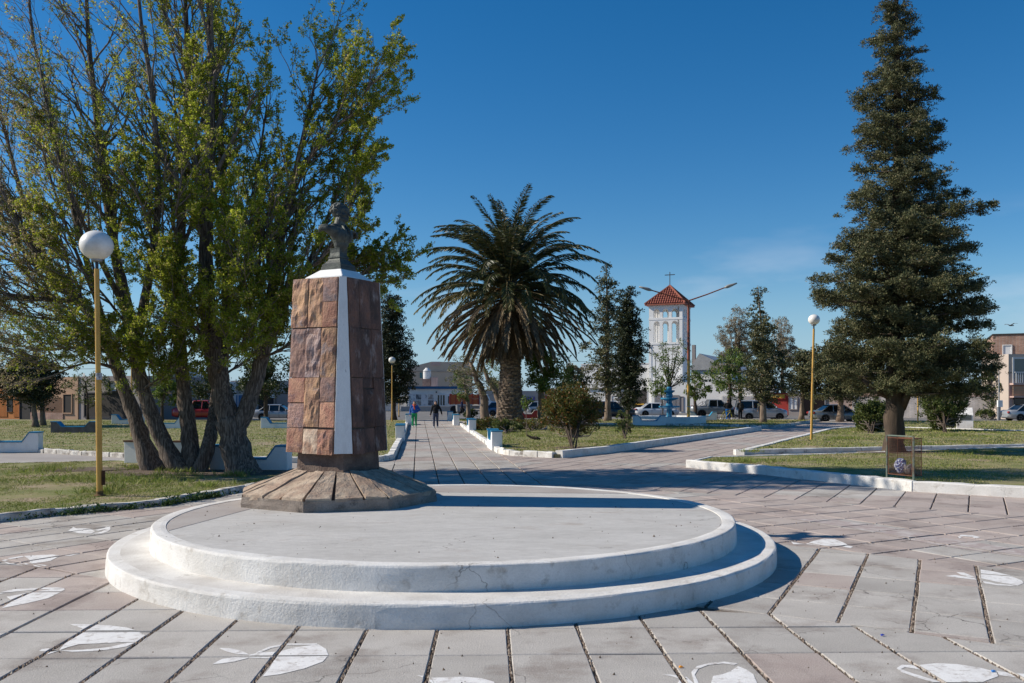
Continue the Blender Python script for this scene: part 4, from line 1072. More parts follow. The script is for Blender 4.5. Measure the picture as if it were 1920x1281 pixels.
# ================================================================== FOUNTAIN
fc = at(1255, 797, 66.5); fc.z = .1
t = thing('fountain', 'bright blue three tiered fountain column in a low white basin', 'fountain', fc)
b = MB(); n = 8
o8 = [(2.75 * math.cos(2*PI*k/n + PI/8), 2.75 * math.sin(2*PI*k/n + PI/8)) for k in range(n)]; i8 = [(2.45 / 2.75 * p[0], 2.45 / 2.75 * p[1]) for p in o8]
vs = [(p[0], p[1], -.1) for p in o8] + [(p[0], p[1], .52) for p in o8] + [(p[0], p[1], .52) for p in i8] + [(p[0], p[1], .1) for p in i8]
fs = [(i, (i+1) % n, n + (i+1) % n, n + i) for i in range(n)] + [(n + i, n + (i+1) % n, 2*n + (i+1) % n, 2*n + i) for i in range(n)] + [(2*n + i, 2*n + (i+1) % n, 3*n + (i+1) % n, 3*n + i) for i in range(n)] + [tuple(3*n + i for i in range(n))]
b.add(vs, fs); b.build('basin', white_paint, t)
b = MB(); b.lathe([(.20, .1), (.20, 2.6), (.17, 2.62)], 20); b.build('column', blue_paint, t, smooth=False)
b = MB(); b.lathe([(.12, 2.4), (.19, 2.45), (.19, 2.68), (.16, 2.72)], 18); b.build('finial', blue_paint, t)
for z, r in ((1.18, .78), (1.80, .66), (2.36, .40)):
    b = MB(); b.lathe([(.21, z - .14), (r * .7, z - .06), (r, z), (r, z + .10), (r - .06, z + .11), (.21, z + .03)], 28); b.build('tier', blue_paint, t)
for z in (1.32, 2.02):
    b = MB(); b.lathe([(.22, z - .08), (.27, z), (.25, z + .14), (.21, z + .2)], 16); b.build('spout_ring', blue_paint, t)
b = MB()
for k in range(6): a = k * PI / 3 + .2; b.tube([(.55 * math.cos(a), .55 * math.sin(a), .1), (.55 * math.cos(a), .55 * math.sin(a), 1.8)], .012, 5)
b.build('pipes', grey_metal, t)

# ================================================================== WIRE WASTE BASKET
p0, p1 = gr(1663, 914), gr(1713, 920)
c = (p0 + p1) / 2; w = (p1 - p0).length; az = math.atan2((p1 - p0).y, (p1 - p0).x)
t = thing('litter_basket', 'rusty wire mesh litter basket hung between two green posts in front of the white kerb', 'litter basket', c, az)
green_paint = M('green_rusty', (.13, .17, .14), (.16, .11, .075), scale=5, mid=.56, soft=.1, c3=(.10, .05, .03), scale3=9, mid3=.6, rough=.7, bump=.2)
wire = M('rusty_wire', (.17, .075, .045), (.10, .05, .035), scale=7, rough=.9, bump=0)
b = MB()
for s, pt in ((-1, .02), (1, .025)):
    bb = MB(); bb.tube([(s * w/2, 0, -.04), (s * w/2, 0, .3), (s * w/2, 0, 1.25)], .024, 8); bb.build('post', green_paint, t)
b.box((0, 0, 1.245), (w - .05, .025, .03)); b.build('top_bar', green_paint, t)
hw, dp, z0, z1 = w/2 - .045, .30, .33, 1.19
b = MB()
def wires(b, a, bb, n): pass
nx, nz, ny = 17, 24, 8; r = .0032
for i in range(nx + 1):
    x = -hw + 2 * hw * i / nx
    for y in (0.0, dp): b.tube([(x, y, z0), (x, y, z1)], r, 3, cap=False)
    b.tube([(x, 0, z0), (x, dp, z0)], r, 3, cap=False)
for j in range(nz + 1):
    z = z0 + (z1 - z0) * j / nz
    for y in (0.0, dp): b.tube([(-hw, y, z), (hw, y, z)], r, 3, cap=False)
    for x in (-hw, hw): b.tube([(x, 0, z), (x, dp, z)], r, 3, cap=False)
for i in range(1, ny):
    y = dp * i / ny
    b.tube([(-hw, y, z0), (hw, y, z0)], r, 3, cap=False)
    for x in (-hw, hw): b.tube([(x, y, z0), (x, y, z1)], r, 3, cap=False)
tag(b.build('wire_mesh', wire, t), kind='stuff')
b = MB()
for z in (z0, z1):
    for y in (0, dp): b.tube([(-hw - .015, y, z), (hw + .015, y, z)], .011, 6)
    for x in (-hw, hw): b.tube([(x, 0, z), (x, dp, z)], .011, 6)
for x in (-hw, hw):
    for y in (0, dp): b.tube([(x, y, z0), (x, y, z1)], .009, 6)
b.build('basket_frame', wire, t)
def bag(loc, r, mat, lab, seed, name='rubbish_bag'):
    b = MB(); b.ball((0, 0, r[2]), r, 20, 14)
    b.v = [tuple(Vector(v) * (1 + .22 * mnoise.noise(Vector(v) * 9 + Vector((seed, 0, 0))) + .12 * mnoise.noise(Vector(v) * 24 + Vector((seed, 3, 0))))) for v in b.v]
    return tag(b.build(name, mat, loc=loc), lab, 'bag')
R = Matrix.Rotation(az, 3, 'Z')
bag(c + R @ Vector((-.12, .15, z0 + .01)), (.13, .11, .19), M('bag_blue', (.60, .63, .72), (.10, .13, .32), scale=24, mid=.5, soft=.04, c3=(.5, .07, .06), scale3=14, mid3=.66, rough=.4, bump=.2), 'crumpled blue and white plastic bag inside the wire basket', 2)
bag(c + R @ Vector((.13, .15, z0 + .01)), (.12, .11, .13), M('bag_grey', (.22, .20, .20), (.12, .11, .11), scale=12, rough=.35, bump=.2), 'dark grey plastic bag inside the wire basket', 7)

# ================================================================== PLAQUE BLOCK, BIN, LOG, SMALL THINGS
t = thing('plaque_block', 'white slanted memorial block with dark plaque near the right lawn edge', 'memorial block', gr(1815, 807) + Vector((0, .4, 0)), rad(-24))
b = MB(); X, Y = .46, .42
b.add([(-X, -Y, 0), (X, -Y, 0), (X, Y, 0), (-X, Y, 0), (-X, -Y, .98), (X, -Y, .98), (X, Y, 1.42), (-X, Y, 1.42)], [(3,2,1,0), (4,5,6,7), (0,1,5,4), (1,2,6,5), (2,3,7,6), (3,0,4,7)])
b.build('block', whitewash, t, bevel=.012)
b = MB(); b.box((.02, -Y - .012, .80), (.66, .03, .30)); b.build('plaque', M('plaque', (.05, .06, .06), (.09, .10, .10), scale=12, rough=.4, bump=.1), t)
t = thing('litter_bin', 'small grey metal bin on a post where the path meets the street', 'litter bin', gr(859, 779))
b = MB(); b.tube([(0, 0, 0), (0, 0, .5)], .04, 8); b.build('post', grey_metal, t)
b = MB(); b.lathe([(.22, .42), (.27, 1.15), (.25, 1.15), (.2, .5)], 18); b.build('bucket', grey_metal, t)
t = gr(1001, 825, .13); b = MB(); b.tube([(-.32, 0, .22), (-.12, .02, .12), (.12, -.02, .08), (.30, .02, .03)], [.035, .06, .075, .05], 8, wob=.5)
tag(b.build('log', bark_dark, loc=t), 'broken dark branch lying on the palm lawn', 'log')

def bird(loc, rz, lab, flying=False):
    r = thing('bird', lab, 'bird', loc, rz)
    fm = M('pigeon', (.09, .095, .11), (.16, .165, .18), scale=14, rough=.7, bump=0)
    if flying:
        blob('body', [('e', (0, 0, 0), (.16, .05, .045)), ('e', (.16, 0, .03), (.045, .035, .035)), ('c', (-.12, 0, 0), (-.27, 0, 0), .04, .03), ('c', (.19, 0, .025), (.225, 0, .02), .014, .006)], .012, fm, r, 2)
        for s in (-1, 1):
            b = MB(); b.add([(.09, s*.03, .02), (-.07, s*.03, .02), (-.04, s*.28, .12), (-.02, s*.55, .09), (.08, s*.3, .13)], [(0,1,2,4), (4,2,3)]); o = b.build('wing', fm, r); o.modifiers.new('t', 'SOLIDIFY').thickness = .012
    else:
        blob('body', [('e', (0, 0, .13), (.14, .075, .07)), ('c', (.08, 0, .16), (.13, 0, .24), .05, .035), ('e', (.145, 0, .255), (.036, .03, .03)), ('c', (.17, 0, .25), (.20, 0, .245), .010, .005), ('c', (-.10, 0, .12), (-.22, 0, .08), .045, .025), ('c', (.02, .03, .08), (.02, .03, .005), .012, .010), ('c', (.02, -.03, .08), (.02, -.03, .005), .012, .010)], .010, fm, r, 2)
    return r
bird(gr(1022, 808.5, .13), rad(25), 'grey pigeon standing on the palm lawn left of the reddish bush')
bird(at(1895, 610.5, 60), rad(200), 'dark bird flying in the blue sky above the brick house', True)
# ================================================================== BIG MULTI-STEMMED TREES ON THE LEFT
elm_leaf = leafmat('elm_leaves', (0.15, 0.21, 0.018), (0.46, 0.49, 0.055), (0.50, 0.42, 0.17), odd=0.90, trans=0.55, pscale=0.5)
elm_tan = leafmat('elm_seeds', (0.38, 0.29, 0.17), (0.52, 0.43, 0.27), (0.17, 0.19, 0.05), odd=0.68, trans=0.35, pscale=0.5)

def rot_about(d, axis, ang):
    return Matrix.Rotation(ang, 3, axis) @ d

class Tree:
    def __init__(s, name, label, base, group=None, seed=1):
        s.r = thing(name, label, 'tree', base, 0, group); s.o = Vector(base); s.q = QB(); s.trunk = MB(); s.rs = random.Random(seed)
        s.tips = []; s.tipd = []; s.tipw = []
    def grow(s, P, D, L, r, lvl, maxl, wind, tan):
        R = s.rs; n = 5 if lvl == 1 else 4 if lvl == 2 else 3
        pts = [P.copy()]; d = D.copy()
        for i in range(n):
            d = (d + Vector((R.gauss(0, .15), R.gauss(0, .15), R.gauss(0, .11))) + Vector((wind * .9, 0, .16 if lvl < 3 else .05)) * .55).normalized()
            P = P + d * (L / n); pts.append(P.copy())
        rs_ = [max(.0035, r * (1 - .72 * i / n)) for i in range(n + 1)]
        V, F = tube_np(np.array([tuple(p) for p in pts]), rs_, 5 if lvl == 1 else 3); s.q.add(V, F, 2)
        if lvl >= 2:
            k = 9 if lvl == 2 else 15
            for _ in range(k):
                t = R.uniform(.2 if lvl == 3 else .35, 1.0) * n; i = min(n - 1, int(t)); p = pts[i].lerp(pts[i+1], t - i)
                s.tips.append(p); s.tipd.append(d); s.tipw.append(tan(p))
        if lvl < maxl:
            k = {1: max(6, int(L * 2.9)), 2: max(3, int(L * 3.3))}[lvl]
            for c in range(k):
                t = (.18 + .82 * (c + R.random()) / k) * n; i = min(n - 1, int(t)); p = pts[i].lerp(pts[i+1], t - i)
                dd = (pts[i+1] - pts[i]).normalized(); ax = rot_about(dd.orthogonal().normalized(), dd, R.uniform(0, 2 * PI))
                nd = rot_about(dd, ax, rad(R.uniform(18, 48)))
                s.grow(p, nd, L * R.uniform(.30, .52) * (1.15 - .5 * t / n), r * .42, lvl + 1, maxl, wind, tan)
    def limb(s, pts, r0, r1, kids, kl, wind=0.0, t0=.35, tan=lambda p: False, flare=0.0, spread=(20, 50), stub=1.0):
        """a thick stem through the given world points, with branches along it"""
        R = s.rs; P = [Vector(p) - s.o for p in pts]
        # smooth the path
        fine = []
        for i in range(len(P) - 1):
            a, b_, c, d = P[max(0, i-1)], P[i], P[i+1], P[min(len(P)-1, i+2)]
            for k in range(4):
                t = k / 4; fine.append(0.5 * ((2*b_) + (c - a) * t + (2*a - 5*b_ + 4*c - d) * t*t + (3*b_ - a - 3*c + d) * t**3))
        fine.append(P[-1]); n = len(fine)
        Ls = [0]
        for i in range(1, n): Ls.append(Ls[-1] + (fine[i] - fine[i-1]).length)
        r1 *= .55; rs_ = [r0 + (r1 - r0) * (l / Ls[-1]) ** .62 for l in Ls]; kids = int(kids * 1.5)
        if flare: rs_ = [r_ * (1 + flare * math.exp(-l / .35)) for r_, l in zip(rs_, Ls)]
        s.trunk.tube(fine, rs_, 14 if r0 > .12 else 8, wob=.30 if r0 > .12 else .15)
        for c in range(kids):
            t = t0 + (1 - t0) * ((c + R.random()) / kids); l = t * Ls[-1]
            i = max(1, next(j for j in range(n) if Ls[j] >= l - 1e-6)); f = (l - Ls[i-1]) / max(1e-6, Ls[i] - Ls[i-1]); p = fine[i-1].lerp(fine[i], f)
            dd = (fine[i] - fine[i-1]).normalized(); ax = rot_about(dd.orthogonal().normalized(), dd, R.uniform(0, 2 * PI))
            nd = rot_about(dd, ax, rad(R.uniform(*spread))); nd = (nd + Vector((wind * .8, 0, .25))).normalized()
            s.grow(p, nd, kl * R.uniform(.6, 1.15) * (1.15 - .45 * t), max(.018, (r0 + (r1 - r0) * t) * .36), 1, 3, wind, tan)
        s.grow(fine[-1], (fine[-1] - fine[-3]).normalized(), kl * .8 * stub, r1 * .9, 1, 3, wind, tan)
    def finish(s, bark, per=2, size=.085, asp=.6, thin=lambda p: 1.0):
        s.trunk.build('trunk', bark, s.r, smooth=True)
        P = np.array([tuple(p) for p in s.tips]); D = np.array([tuple(p) for p in s.tipd]); W = np.array(s.tipw)
        keep = np.array([s.rs.random() < thin(Vector(p) + s.o) for p in P]); P, D, W = P[keep], D[keep], W[keep]
        P = np.repeat(P, per, 0) + rng.normal(0, .030, (len(P) * per, 3)); D = np.repeat(D, per, 0); W = np.repeat(W, per, 0)
        for m in (0, 1):
            k = W == bool(m)
            if k.any():
                V, F = leaf_quads(P[k], size * (1 if m == 0 else .8), asp, D[k], .45); s.q.add(V, F, m)
        s.q.build('crown', [elm_leaf, elm_tan, twig_mat], s.r)

def P2(l, Y): return [at(x, y, Y + dy) for (x, y, dy) in l]
def tanfun(o, k=1.0):
    def f(p):
        w = p + o; u = CX + FOC * w.x / w.y; v = HOR - FOC * (w.z - CAM_H) / w.y
        pr = 0.10 + 0.80 * max(0, min(1, (250 - u) / 260)) + .35 * max(0, min(1, (140 - v) / 200)) * (u < 330)
        return random.random() < pr * k
    return f
def sparse(w):
    u = CX + FOC * w.x / w.y; v = HOR - FOC * (w.z - CAM_H) / w.y
    d = 0.41 + .26 * mnoise.noise(w * .8)
    if v < 330: d -= .08 * (330 - v) / 330
    if u < 360: d -= .26 * max(0, min(1, (420 - v) / 420)) * max(0, min(1, (360 - u) / 200))
    if v > 600 and u < 250: d *= .65
    if v > 730: d *= .15
    return d
G4 = 'big bare stemmed trees on the near left lawn'
o = gr(288, 884, .08); T = Tree('tree', 'leaning leftmost trunk of the big tree clump beside the yellow lamp', o, G4, 21); f = tanfun(o)
T.limb(P2([(290, 886, 0), (272, 840, 0), (252, 780, .1), (228, 715, .2), (205, 655, .2), (176, 600, 0), (130, 545, -.3), (85, 500, -.5), (40, 430, -.6)], 24.9), .30, .12, 13, 3.3, -.22, .50, f, .25)
T.limb(P2([(222, 700, .2), (195, 610, .8), (165, 500, 1.2), (130, 360, 1.4), (95, 210, 1.6), (62, 70, 1.6), (48, -100, 1.6)], 24.9), .14, .05, 15, 3.2, -.20, .2, f)
T.limb(P2([(150, 565, -.2), (70, 560, -1.0), (-10, 545, -1.6), (-90, 500, -2)], 24.9), .10, .05, 9, 2.8, -.2, .15, f)
T.limb(P2([(95, 510, -.4), (45, 380, -.2), (5, 230, 0), (-40, 60, 0)], 24.9), .10, .04, 12, 3.0, -.2, .1, f)
for px0, py0, e, w_ in ((180, 610, [(110, 600, -.5), (30, 590, -1), (-60, 560, -1.4)], .3), (205, 655, [(150, 650, .8), (80, 655, 1.2), (0, 640, 1.6), (-60, 620, 1.8)], .3), (120, 540, [(60, 450, .8), (0, 380, 1.4), (-60, 300, 1.6)], .2), (215, 690, [(170, 680, -1), (120, 690, -1.5), (70, 680, -1.8)], .25), (180, 560, [(130, 440, -1.2), (85, 300, -1.6), (50, 150, -1.8)], .2)):
    T.limb(P2([(px0, py0, 0)] + e, 24.9), .065, .02, 12, 2.2, -w_, .12, f)
T.finish(bark_grey, 5, .062, thin=sparse)
o = gr(343, 891, .08); T = Tree('tree', 'slanted second trunk of the big tree clump, crossing close behind the first', o, G4, 22); f = tanfun(o, .7)
T.limb(P2([(345, 893, 0), (318, 850, 0), (290, 790, 0), (266, 720, 0), (250, 650, 0), (236, 570, .2), (215, 470, .4), (196, 340, .6), (178, 190, .6), (165, 60, .6), (158, -120, .6)], 24.4), .27, .06, 20, 3.2, -.16, .40, f, .25)
T.limb(P2([(252, 660, 0), (272, 560, -.5), (292, 440, -.9), (296, 300, -1), (282, 150, -1), (262, 20, -1), (250, -160, -1)], 24.4), .15, .05, 17, 3.0, -.14, .15, f)
T.limb(P2([(240, 590, .2), (180, 470, -.6), (120, 330, -1.2), (80, 160, -1.2)], 24.4), .10, .04, 12, 3.0, -.18, .2, f)
for px0, py0, e, w_ in ((262, 705, [(232, 670, -.9), (195, 660, -1.5), (150, 650, -1.8)], .2), (258, 680, [(285, 640, -1), (310, 600, -1.4), (320, 540, -1.6)], 0), (245, 620, [(200, 560, -1), (150, 500, -1.5), (110, 420, -1.7)], .2), (300, 500, [(330, 400, -1.8), (345, 280, -2), (350, 160, -2)], 0), (270, 730, [(290, 715, -.8), (320, 700, -1.2)], 0)):
    T.limb(P2([(px0, py0, 0)] + e, 24.4), .055, .018, 11, 1.9, -w_, .15, f)
T.finish(bark_grey, 5, .062, thin=sparse)
o = gr(370, 891, .08); T = Tree('tree', 'third big tree forking from the ground into two upright stems', o, G4, 23); f = tanfun(o, .5)
T.limb(P2([(366, 892, 0), (358, 850, .1), (352, 790, .2), (344, 720, .3), (337, 640, .4), (334, 540, .4), (340, 420, .4), (348, 280, .4), (352, 130, .4), (348, 10, .4), (346, -190, .4)], 24.5), .27, .06, 22, 3.1, -.08, .36, f, .2)
T.limb(P2([(372, 892, -.1), (388, 845, -.1), (400, 790, .3), (408, 720, .9), (420, 620, 1.3), (425, 500, 1.5), (420, 360, 1.5), (408, 210, 1.5), (398, 90, 1.5), (394, -60, 1.5)], 24.5), .22, .06, 18, 3.0, -.05, .42, f, .15)
for px0, py0, e, w_ in ((345, 715, [(320, 690, -.7), (285, 680, -1.1), (262, 670, -1.3)], .1), (340, 680, [(370, 640, -.8), (395, 590, -1.2), (410, 520, -1.4)], 0), (410, 710, [(440, 690, .4), (470, 670, .7), (490, 640, .9)], 0), (338, 600, [(310, 540, -.8), (285, 460, -1.2), (270, 370, -1.4)], .1), (422, 600, [(455, 540, 1.6), (480, 450, 1.9), (490, 350, 2)], 0)):
    T.limb(P2([(px0, py0, 0)] + e, 24.4), .05, .018, 11, 1.9, -w_, .15, f)
T.finish(bark_grey, 5, .062, thin=sparse)
o = gr(455, 896, .08); T = Tree('tree', 'thickest right hand trunk of the clump, forked at head height', o, G4, 24); f = tanfun(o, .35)
T.limb(P2([(456, 897, 0), (446, 860, 0), (436, 815, 0), (428, 785, 0)], 24.0), .43, .60, 0, .01, 0, .5, f, .28, stub=.01)
T.limb(P2([(438, 835, 0), (430, 795, 0), (417, 740, .1), (404, 680, .2), (392, 610, .3), (386, 520, .3), (388, 400, .3), (394, 260, .3), (396, 120, .3), (392, 10, .3), (388, -170, .3)], 24.0), .36, .06, 22, 2.9, -.03, .36, f)
T.limb(P2([(440, 838, 0), (446, 800, 0), (466, 755, .1), (484, 700, .2), (498, 640, .2), (508, 560, .1), (524, 460, 0), (548, 350, -.1), (574, 230, -.1), (596, 130, -.1)], 24.0), .30, .05, 24, 2.6, .06, .30, f)
T.limb(P2([(502, 620, .2), (540, 560, .5), (580, 490, .8), (622, 390, .9), (662, 290, .9), (694, 200, .9)], 24.0), .12, .04, 18, 2.0, .14, .12, f)
T.limb(P2([(512, 560, .1), (556, 520, -.6), (606, 480, -1.0), (640, 420, -1.2), (675, 330, -1.2)], 24.0), .09, .035, 14, 1.6, .10, .2, f)
T.limb(P2([(410, 700, .2), (440, 600, .8), (462, 480, 1.1), (480, 340, 1.2), (500, 200, 1.2)], 24.0), .13, .04, 17, 2.6, .02, .2, f)
T.limb(P2([(545, 540, .4), (600, 522, .7), (645, 510, .8)], 24.0), .05, .025, 9, 1.2, .12, .2, f)
for px0, py0, e, w_ in ((408, 700, [(430, 670, -.8), (455, 640, -1.2), (470, 590, -1.4)], 0), (490, 670, [(520, 660, -.5), (548, 640, -.8), (560, 600, -1)], .05), (400, 650, [(375, 620, -.9), (350, 600, -1.3), (330, 560, -1.5)], 0), (505, 600, [(470, 560, -.9), (450, 500, -1.3), (445, 420, -1.5)], 0), (560, 330, [(610, 260, -.6), (660, 210, -.8), (700, 150, -.8)], .1), (590, 480, [(640, 520, .6), (672, 518, .8), (700, 505, .8)], .10)):
    T.limb(P2([(px0, py0, 0)] + e, 24.0), .05, .018, 12, 1.9, w_, .12, f)
T.finish(bark_grey, 5, .062, thin=sparse)

# ================================================================== GENERIC TREES MADE OF LEAF CLUMPS
def clump_tree(label, base, trunks, clumps, leaf, bark, per=36, size=.12, asp=.6, name='tree', cat='tree', group=None, D_up=.15, twr=.012, seed=1, limbs=True, crown_name='crown', dmix=.35):
    """trunks: list of (points, r0, r1) in world space; clumps: list of (centre, radius)"""
    R = random.Random(seed)
    r = thing(name, label, cat, base, 0, group); o = Vector(base); tb = MB(); q = QB(); sk = []
    for pts, r0, r1 in trunks:
        P = [Vector(p) - o for p in pts]; n = len(P)
        f = []
        for i in range(n - 1):
            for k in range(3): f.append(P[i].lerp(P[i+1], k / 3) + Vector((R.gauss(0, r0 * .12), R.gauss(0, r0 * .12), 0)) * (k > 0))
        f.append(P[-1]); rs_ = [r0 + (r1 - r0) * i / (len(f) - 1) for i in range(len(f))]; rs_[0] *= 1.25
        tb.tube(f, rs_, 10, wob=.2); sk += list(zip(f[len(f) // 3:], rs_[len(f) // 3:]))
    tb.build('trunk', bark, r, smooth=True)
    for c, rad_ in clumps:
        c = Vector(c) - o
        if limbs and sk:
            best = min(sk, key=lambda e: (e[0] - c).length + (2.2 if e[0].z > c.z - .1 else 0))
            a = best[0]; m = a.lerp(c, .5) + Vector((R.gauss(0, .1), R.gauss(0, .1), -.08 * (c - a).length + R.gauss(0, .08)))
            V, F = tube_np(np.array([tuple(a), tuple(m), tuple(c)]), [min(best[1] * .6, .012 + (c - a).length * .014), .008 + (c - a).length * .006, twr * .5], 4); q.add(V, F, 1)
        k = max(4, int(per * 1.6 * R.uniform(.7, 1.3)))
        d = rand_unit(k); P = np.array(c)[None] + d * (rad_ * rng.uniform(.15, 1.0, (k, 1)) ** .6) * np.array([1, 1, .8])
        V, F = leaf_quads(P, size, asp, d, dmix, up=D_up); q.add(V, F, 0)
    q.build(crown_name, [leaf, twig_mat], r)
    return r

def ell(px0, px1, py0, py1, Y, n, rk=(.16, .30), seed=1, shell=.55, dy=0.0, depth=1.0, lo=0.0):
    """clumps filling an ellipsoid that spans the given box at distance Y"""
    R = random.Random(seed); a = at(px0, py1, Y + dy); b = at(px1, py0, Y + dy); c = (a + b) / 2; rx, rz = (b.x - a.x) / 2, (b.z - a.z) / 2; out = []
    while len(out) < n:
        d = Vector((R.gauss(0, 1), R.gauss(0, 1), R.gauss(0, 1))).normalized(); t = R.uniform(shell, 1.0) ** .8 if R.random() < .7 else R.uniform(.1, .8)
        p = c + Vector((d.x * rx, d.y * rx * depth, d.z * rz)) * t * (1 + .22 * mnoise.noise(d * 2.2 + Vector((seed, 0, 0))))
        out.append((p, max(rx, .3) * R.uniform(*rk)))
    return out

dark_leaf = leafmat('dark_evergreen', (0.016, 0.024, 0.010), (0.050, 0.062, 0.026), (0.085, 0.085, 0.045), odd=.88, trans=.12, pscale=.6)
olive_leaf = leafmat('olive_scales', (0.048, 0.060, 0.026), (0.140, 0.145, 0.064), (0.22, 0.19, 0.10), odd=.84, trans=.10, rough=.7, pscale=.9)
spring_leaf = leafmat('spring_green', (0.065, 0.115, 0.018), (0.16, 0.22, 0.045), (0.22, 0.25, 0.08), odd=.9, trans=.42, pscale=.8)
grey_leaf = leafmat('grey_green', (0.115, 0.125, 0.055), (0.20, 0.20, 0.105), (0.26, 0.22, 0.13), odd=.82, trans=.35, pscale=.8)
tan_leaf = leafmat('dry_seed_tan', (0.25, 0.195, 0.12), (0.36, 0.29, 0.19), (0.20, 0.19, 0.09), odd=.82, trans=.3, pscale=.6)
rust_leaf = leafmat('rust_shrub', (0.050, 0.070, 0.015), (0.135, 0.135, 0.030), (0.23, 0.10, 0.025), odd=.80, trans=.3, pscale=1.4)
bush_leaf = leafmat('bush_green', (0.035, 0.058, 0.014), (0.115, 0.145, 0.032), (0.19, 0.19, 0.06), odd=.88, trans=.3, pscale=1.5)
hedge_leaf = leafmat('hedge_green', (0.022, 0.038, 0.012), (0.065, 0.085, 0.025), None, trans=.25, pscale=1.0)

def scaled_layers(label, base, Y, spine, outline, leaf, bark, seed, step=.42, tuft=.26, per=14, tpm=30, puff=1.0, vs=.55, clear=0, size=.095, r0=.35, group=None, droop=.12, gaps=.15, lower=None, asp=.55, density=1.0, extra=(), trunk_top=None, nlimb=None, cat='tree'):
    """conifer: branches leave the trunk in layers and carry puffs of scale foliage.  outline: list of (py, left px, right px) read off the crown"""
    R = random.Random(seed); o = Vector(base); r = thing('conifer', label, cat, base, 0, group); tb = MB(); q = QB()
    sp = [at(x, y, Y) - o for x, y in spine]
    f = []
    for i in range(len(sp) - 1):
        for k in range(4): f.append(sp[i].lerp(sp[i+1], k / 4))
    f.append(sp[-1]); n = len(f)
    rs_ = [r0 * (1 - .93 * (i / (n - 1)) ** .85) for i in range(n)]; rs_[0] *= 1.35; rs_[1] *= 1.06
    tb.tube(f, rs_, 14, wob=.3)
    def spine_at(z):
        for i in range(n - 1):
            if f[i].z <= z <= f[i+1].z: t = (z - f[i].z) / max(1e-6, f[i+1].z - f[i].z); return f[i].lerp(f[i+1], t)
        return f[-1] if z > f[-1].z else f[0]
    def ext(py):
        for i in range(len(outline) - 1):
            y0, l0, r0_ = outline[i]; y1, l1, r1 = outline[i+1]
            if y0 <= py <= y1: t = (py - y0) / max(1e-6, y1 - y0); return l0 + (l1 - l0) * t, r0_ + (r1 - r0_) * t
        return None
    cents = []
    ytop, ybot = outline[0][0], outline[-1][0]
    z = at(0, ybot, Y).z - o.z; ztop = at(0, ytop, Y).z - o.z; hh = ztop - z
    while z < ztop:
        s = spine_at(z); py = HOR - FOC * (z + o.z - CAM_H) / Y; e = ext(py)
        if e is None: z += step * .5; continue
        cxp = CX + FOC * (s.x + o.x) / Y
        el, er = max(.10, (cxp - e[0]) * Y / FOC), max(.10, (e[1] - cxp) * Y / FOC)
        m = (el + er) / 2; kk = max(3, int((3.0 + m * 1.1) * density)); a0 = R.uniform(0, 6.28)
        for c in range(kk):
            a = a0 + 2 * PI * (c + R.uniform(-.3, .3)) / kk; ca = math.cos(a)
            ex = er if ca > 0 else el; L = ex * ca * ca + (.5 * m + .5 * min(el, er)) * (1 - ca * ca)
            L *= R.uniform(.76, .99) if R.random() > gaps else R.uniform(.3, .55)
            d = Vector((ca, math.sin(a), 0)); seg = max(2, int(L / .4)); pts = []
            zz = R.uniform(-.6, .6) * step * (vs / .55) ** 2; dr = droop * R.uniform(.2, 1.8); sw = R.uniform(-.25, .25)
            for i in range(seg + 1):
                t = i / seg; sd = Vector((-d.y, d.x, 0)) * (sw * L * t * t)
                pts.append(s + d * (L * t * .96) + sd + Vector((0, 0, zz + L * (-dr * t * 1.3 + dr * 1.25 * t * t + .05 * t))))
            V, F = tube_np(np.array([tuple(p) for p in pts]), [max(.006, .012 + .018 * L * (1 - i / seg)) for i in range(seg + 1)], 4); q.add(V, F, 1)
            nt = max(3, int(L * tpm)); kp = 7; hub = None
            for ti in range(nt):
                if ti % kp:
                    cents.append((hub + Vector((R.gauss(0, 1), R.gauss(0, 1), R.gauss(0, .8))) * (tuft * .95), tuft * R.uniform(.7, 1.3))); continue
                t = R.random() ** .75
                if L > .8 and t < .20: t = R.uniform(.2, 1)
                if clear and py > 672 and t < clear * (py - 640) / 100: t = R.uniform(min(.9, clear * (py - 640) / 100), 1)
                i = min(seg - 1, int(t * seg)); p = pts[i].lerp(pts[i+1], t * seg - i)
                wd = (.10 + .20 * min(1.4, L) * math.sin(PI * min(1, .15 + t * .80))) * puff
                hub = p + Vector((R.gauss(0, wd), R.gauss(0, wd), R.gauss(0, wd * vs) + .04)); cents.append((hub, tuft * R.uniform(.7, 1.3)))
        z += step * R.uniform(.8, 1.2)
    for p, rr in extra: cents.append((Vector(p) - o, rr))
    C = np.repeat(np.array([tuple(c) for c, _ in cents]), per, 0); RR = np.repeat(np.array([r_ for _, r_ in cents]), per)[:, None]
    d = rand_unit(len(C)); d[:, 2] = np.abs(d[:, 2]) * 1.1 - .35
    V, F = leaf_quads(C + d * RR * rng.uniform(.15, .8, (len(C), 1)), size, asp, d, .65, up=.15)
    V = V.reshape(-1, 4, 3); V = V.reshape(-1, 3); q.add(V, F, 0)
    if lower:
        for pts, a, b_ in lower: tb.tube([Vector(p) - o for p in pts], np.linspace(a, b_, len(pts)), 9, wob=.2)
    tb.build('trunk', bark, r, smooth=True)
    q.build('crown', [leaf, twig_mat], r)
    return r

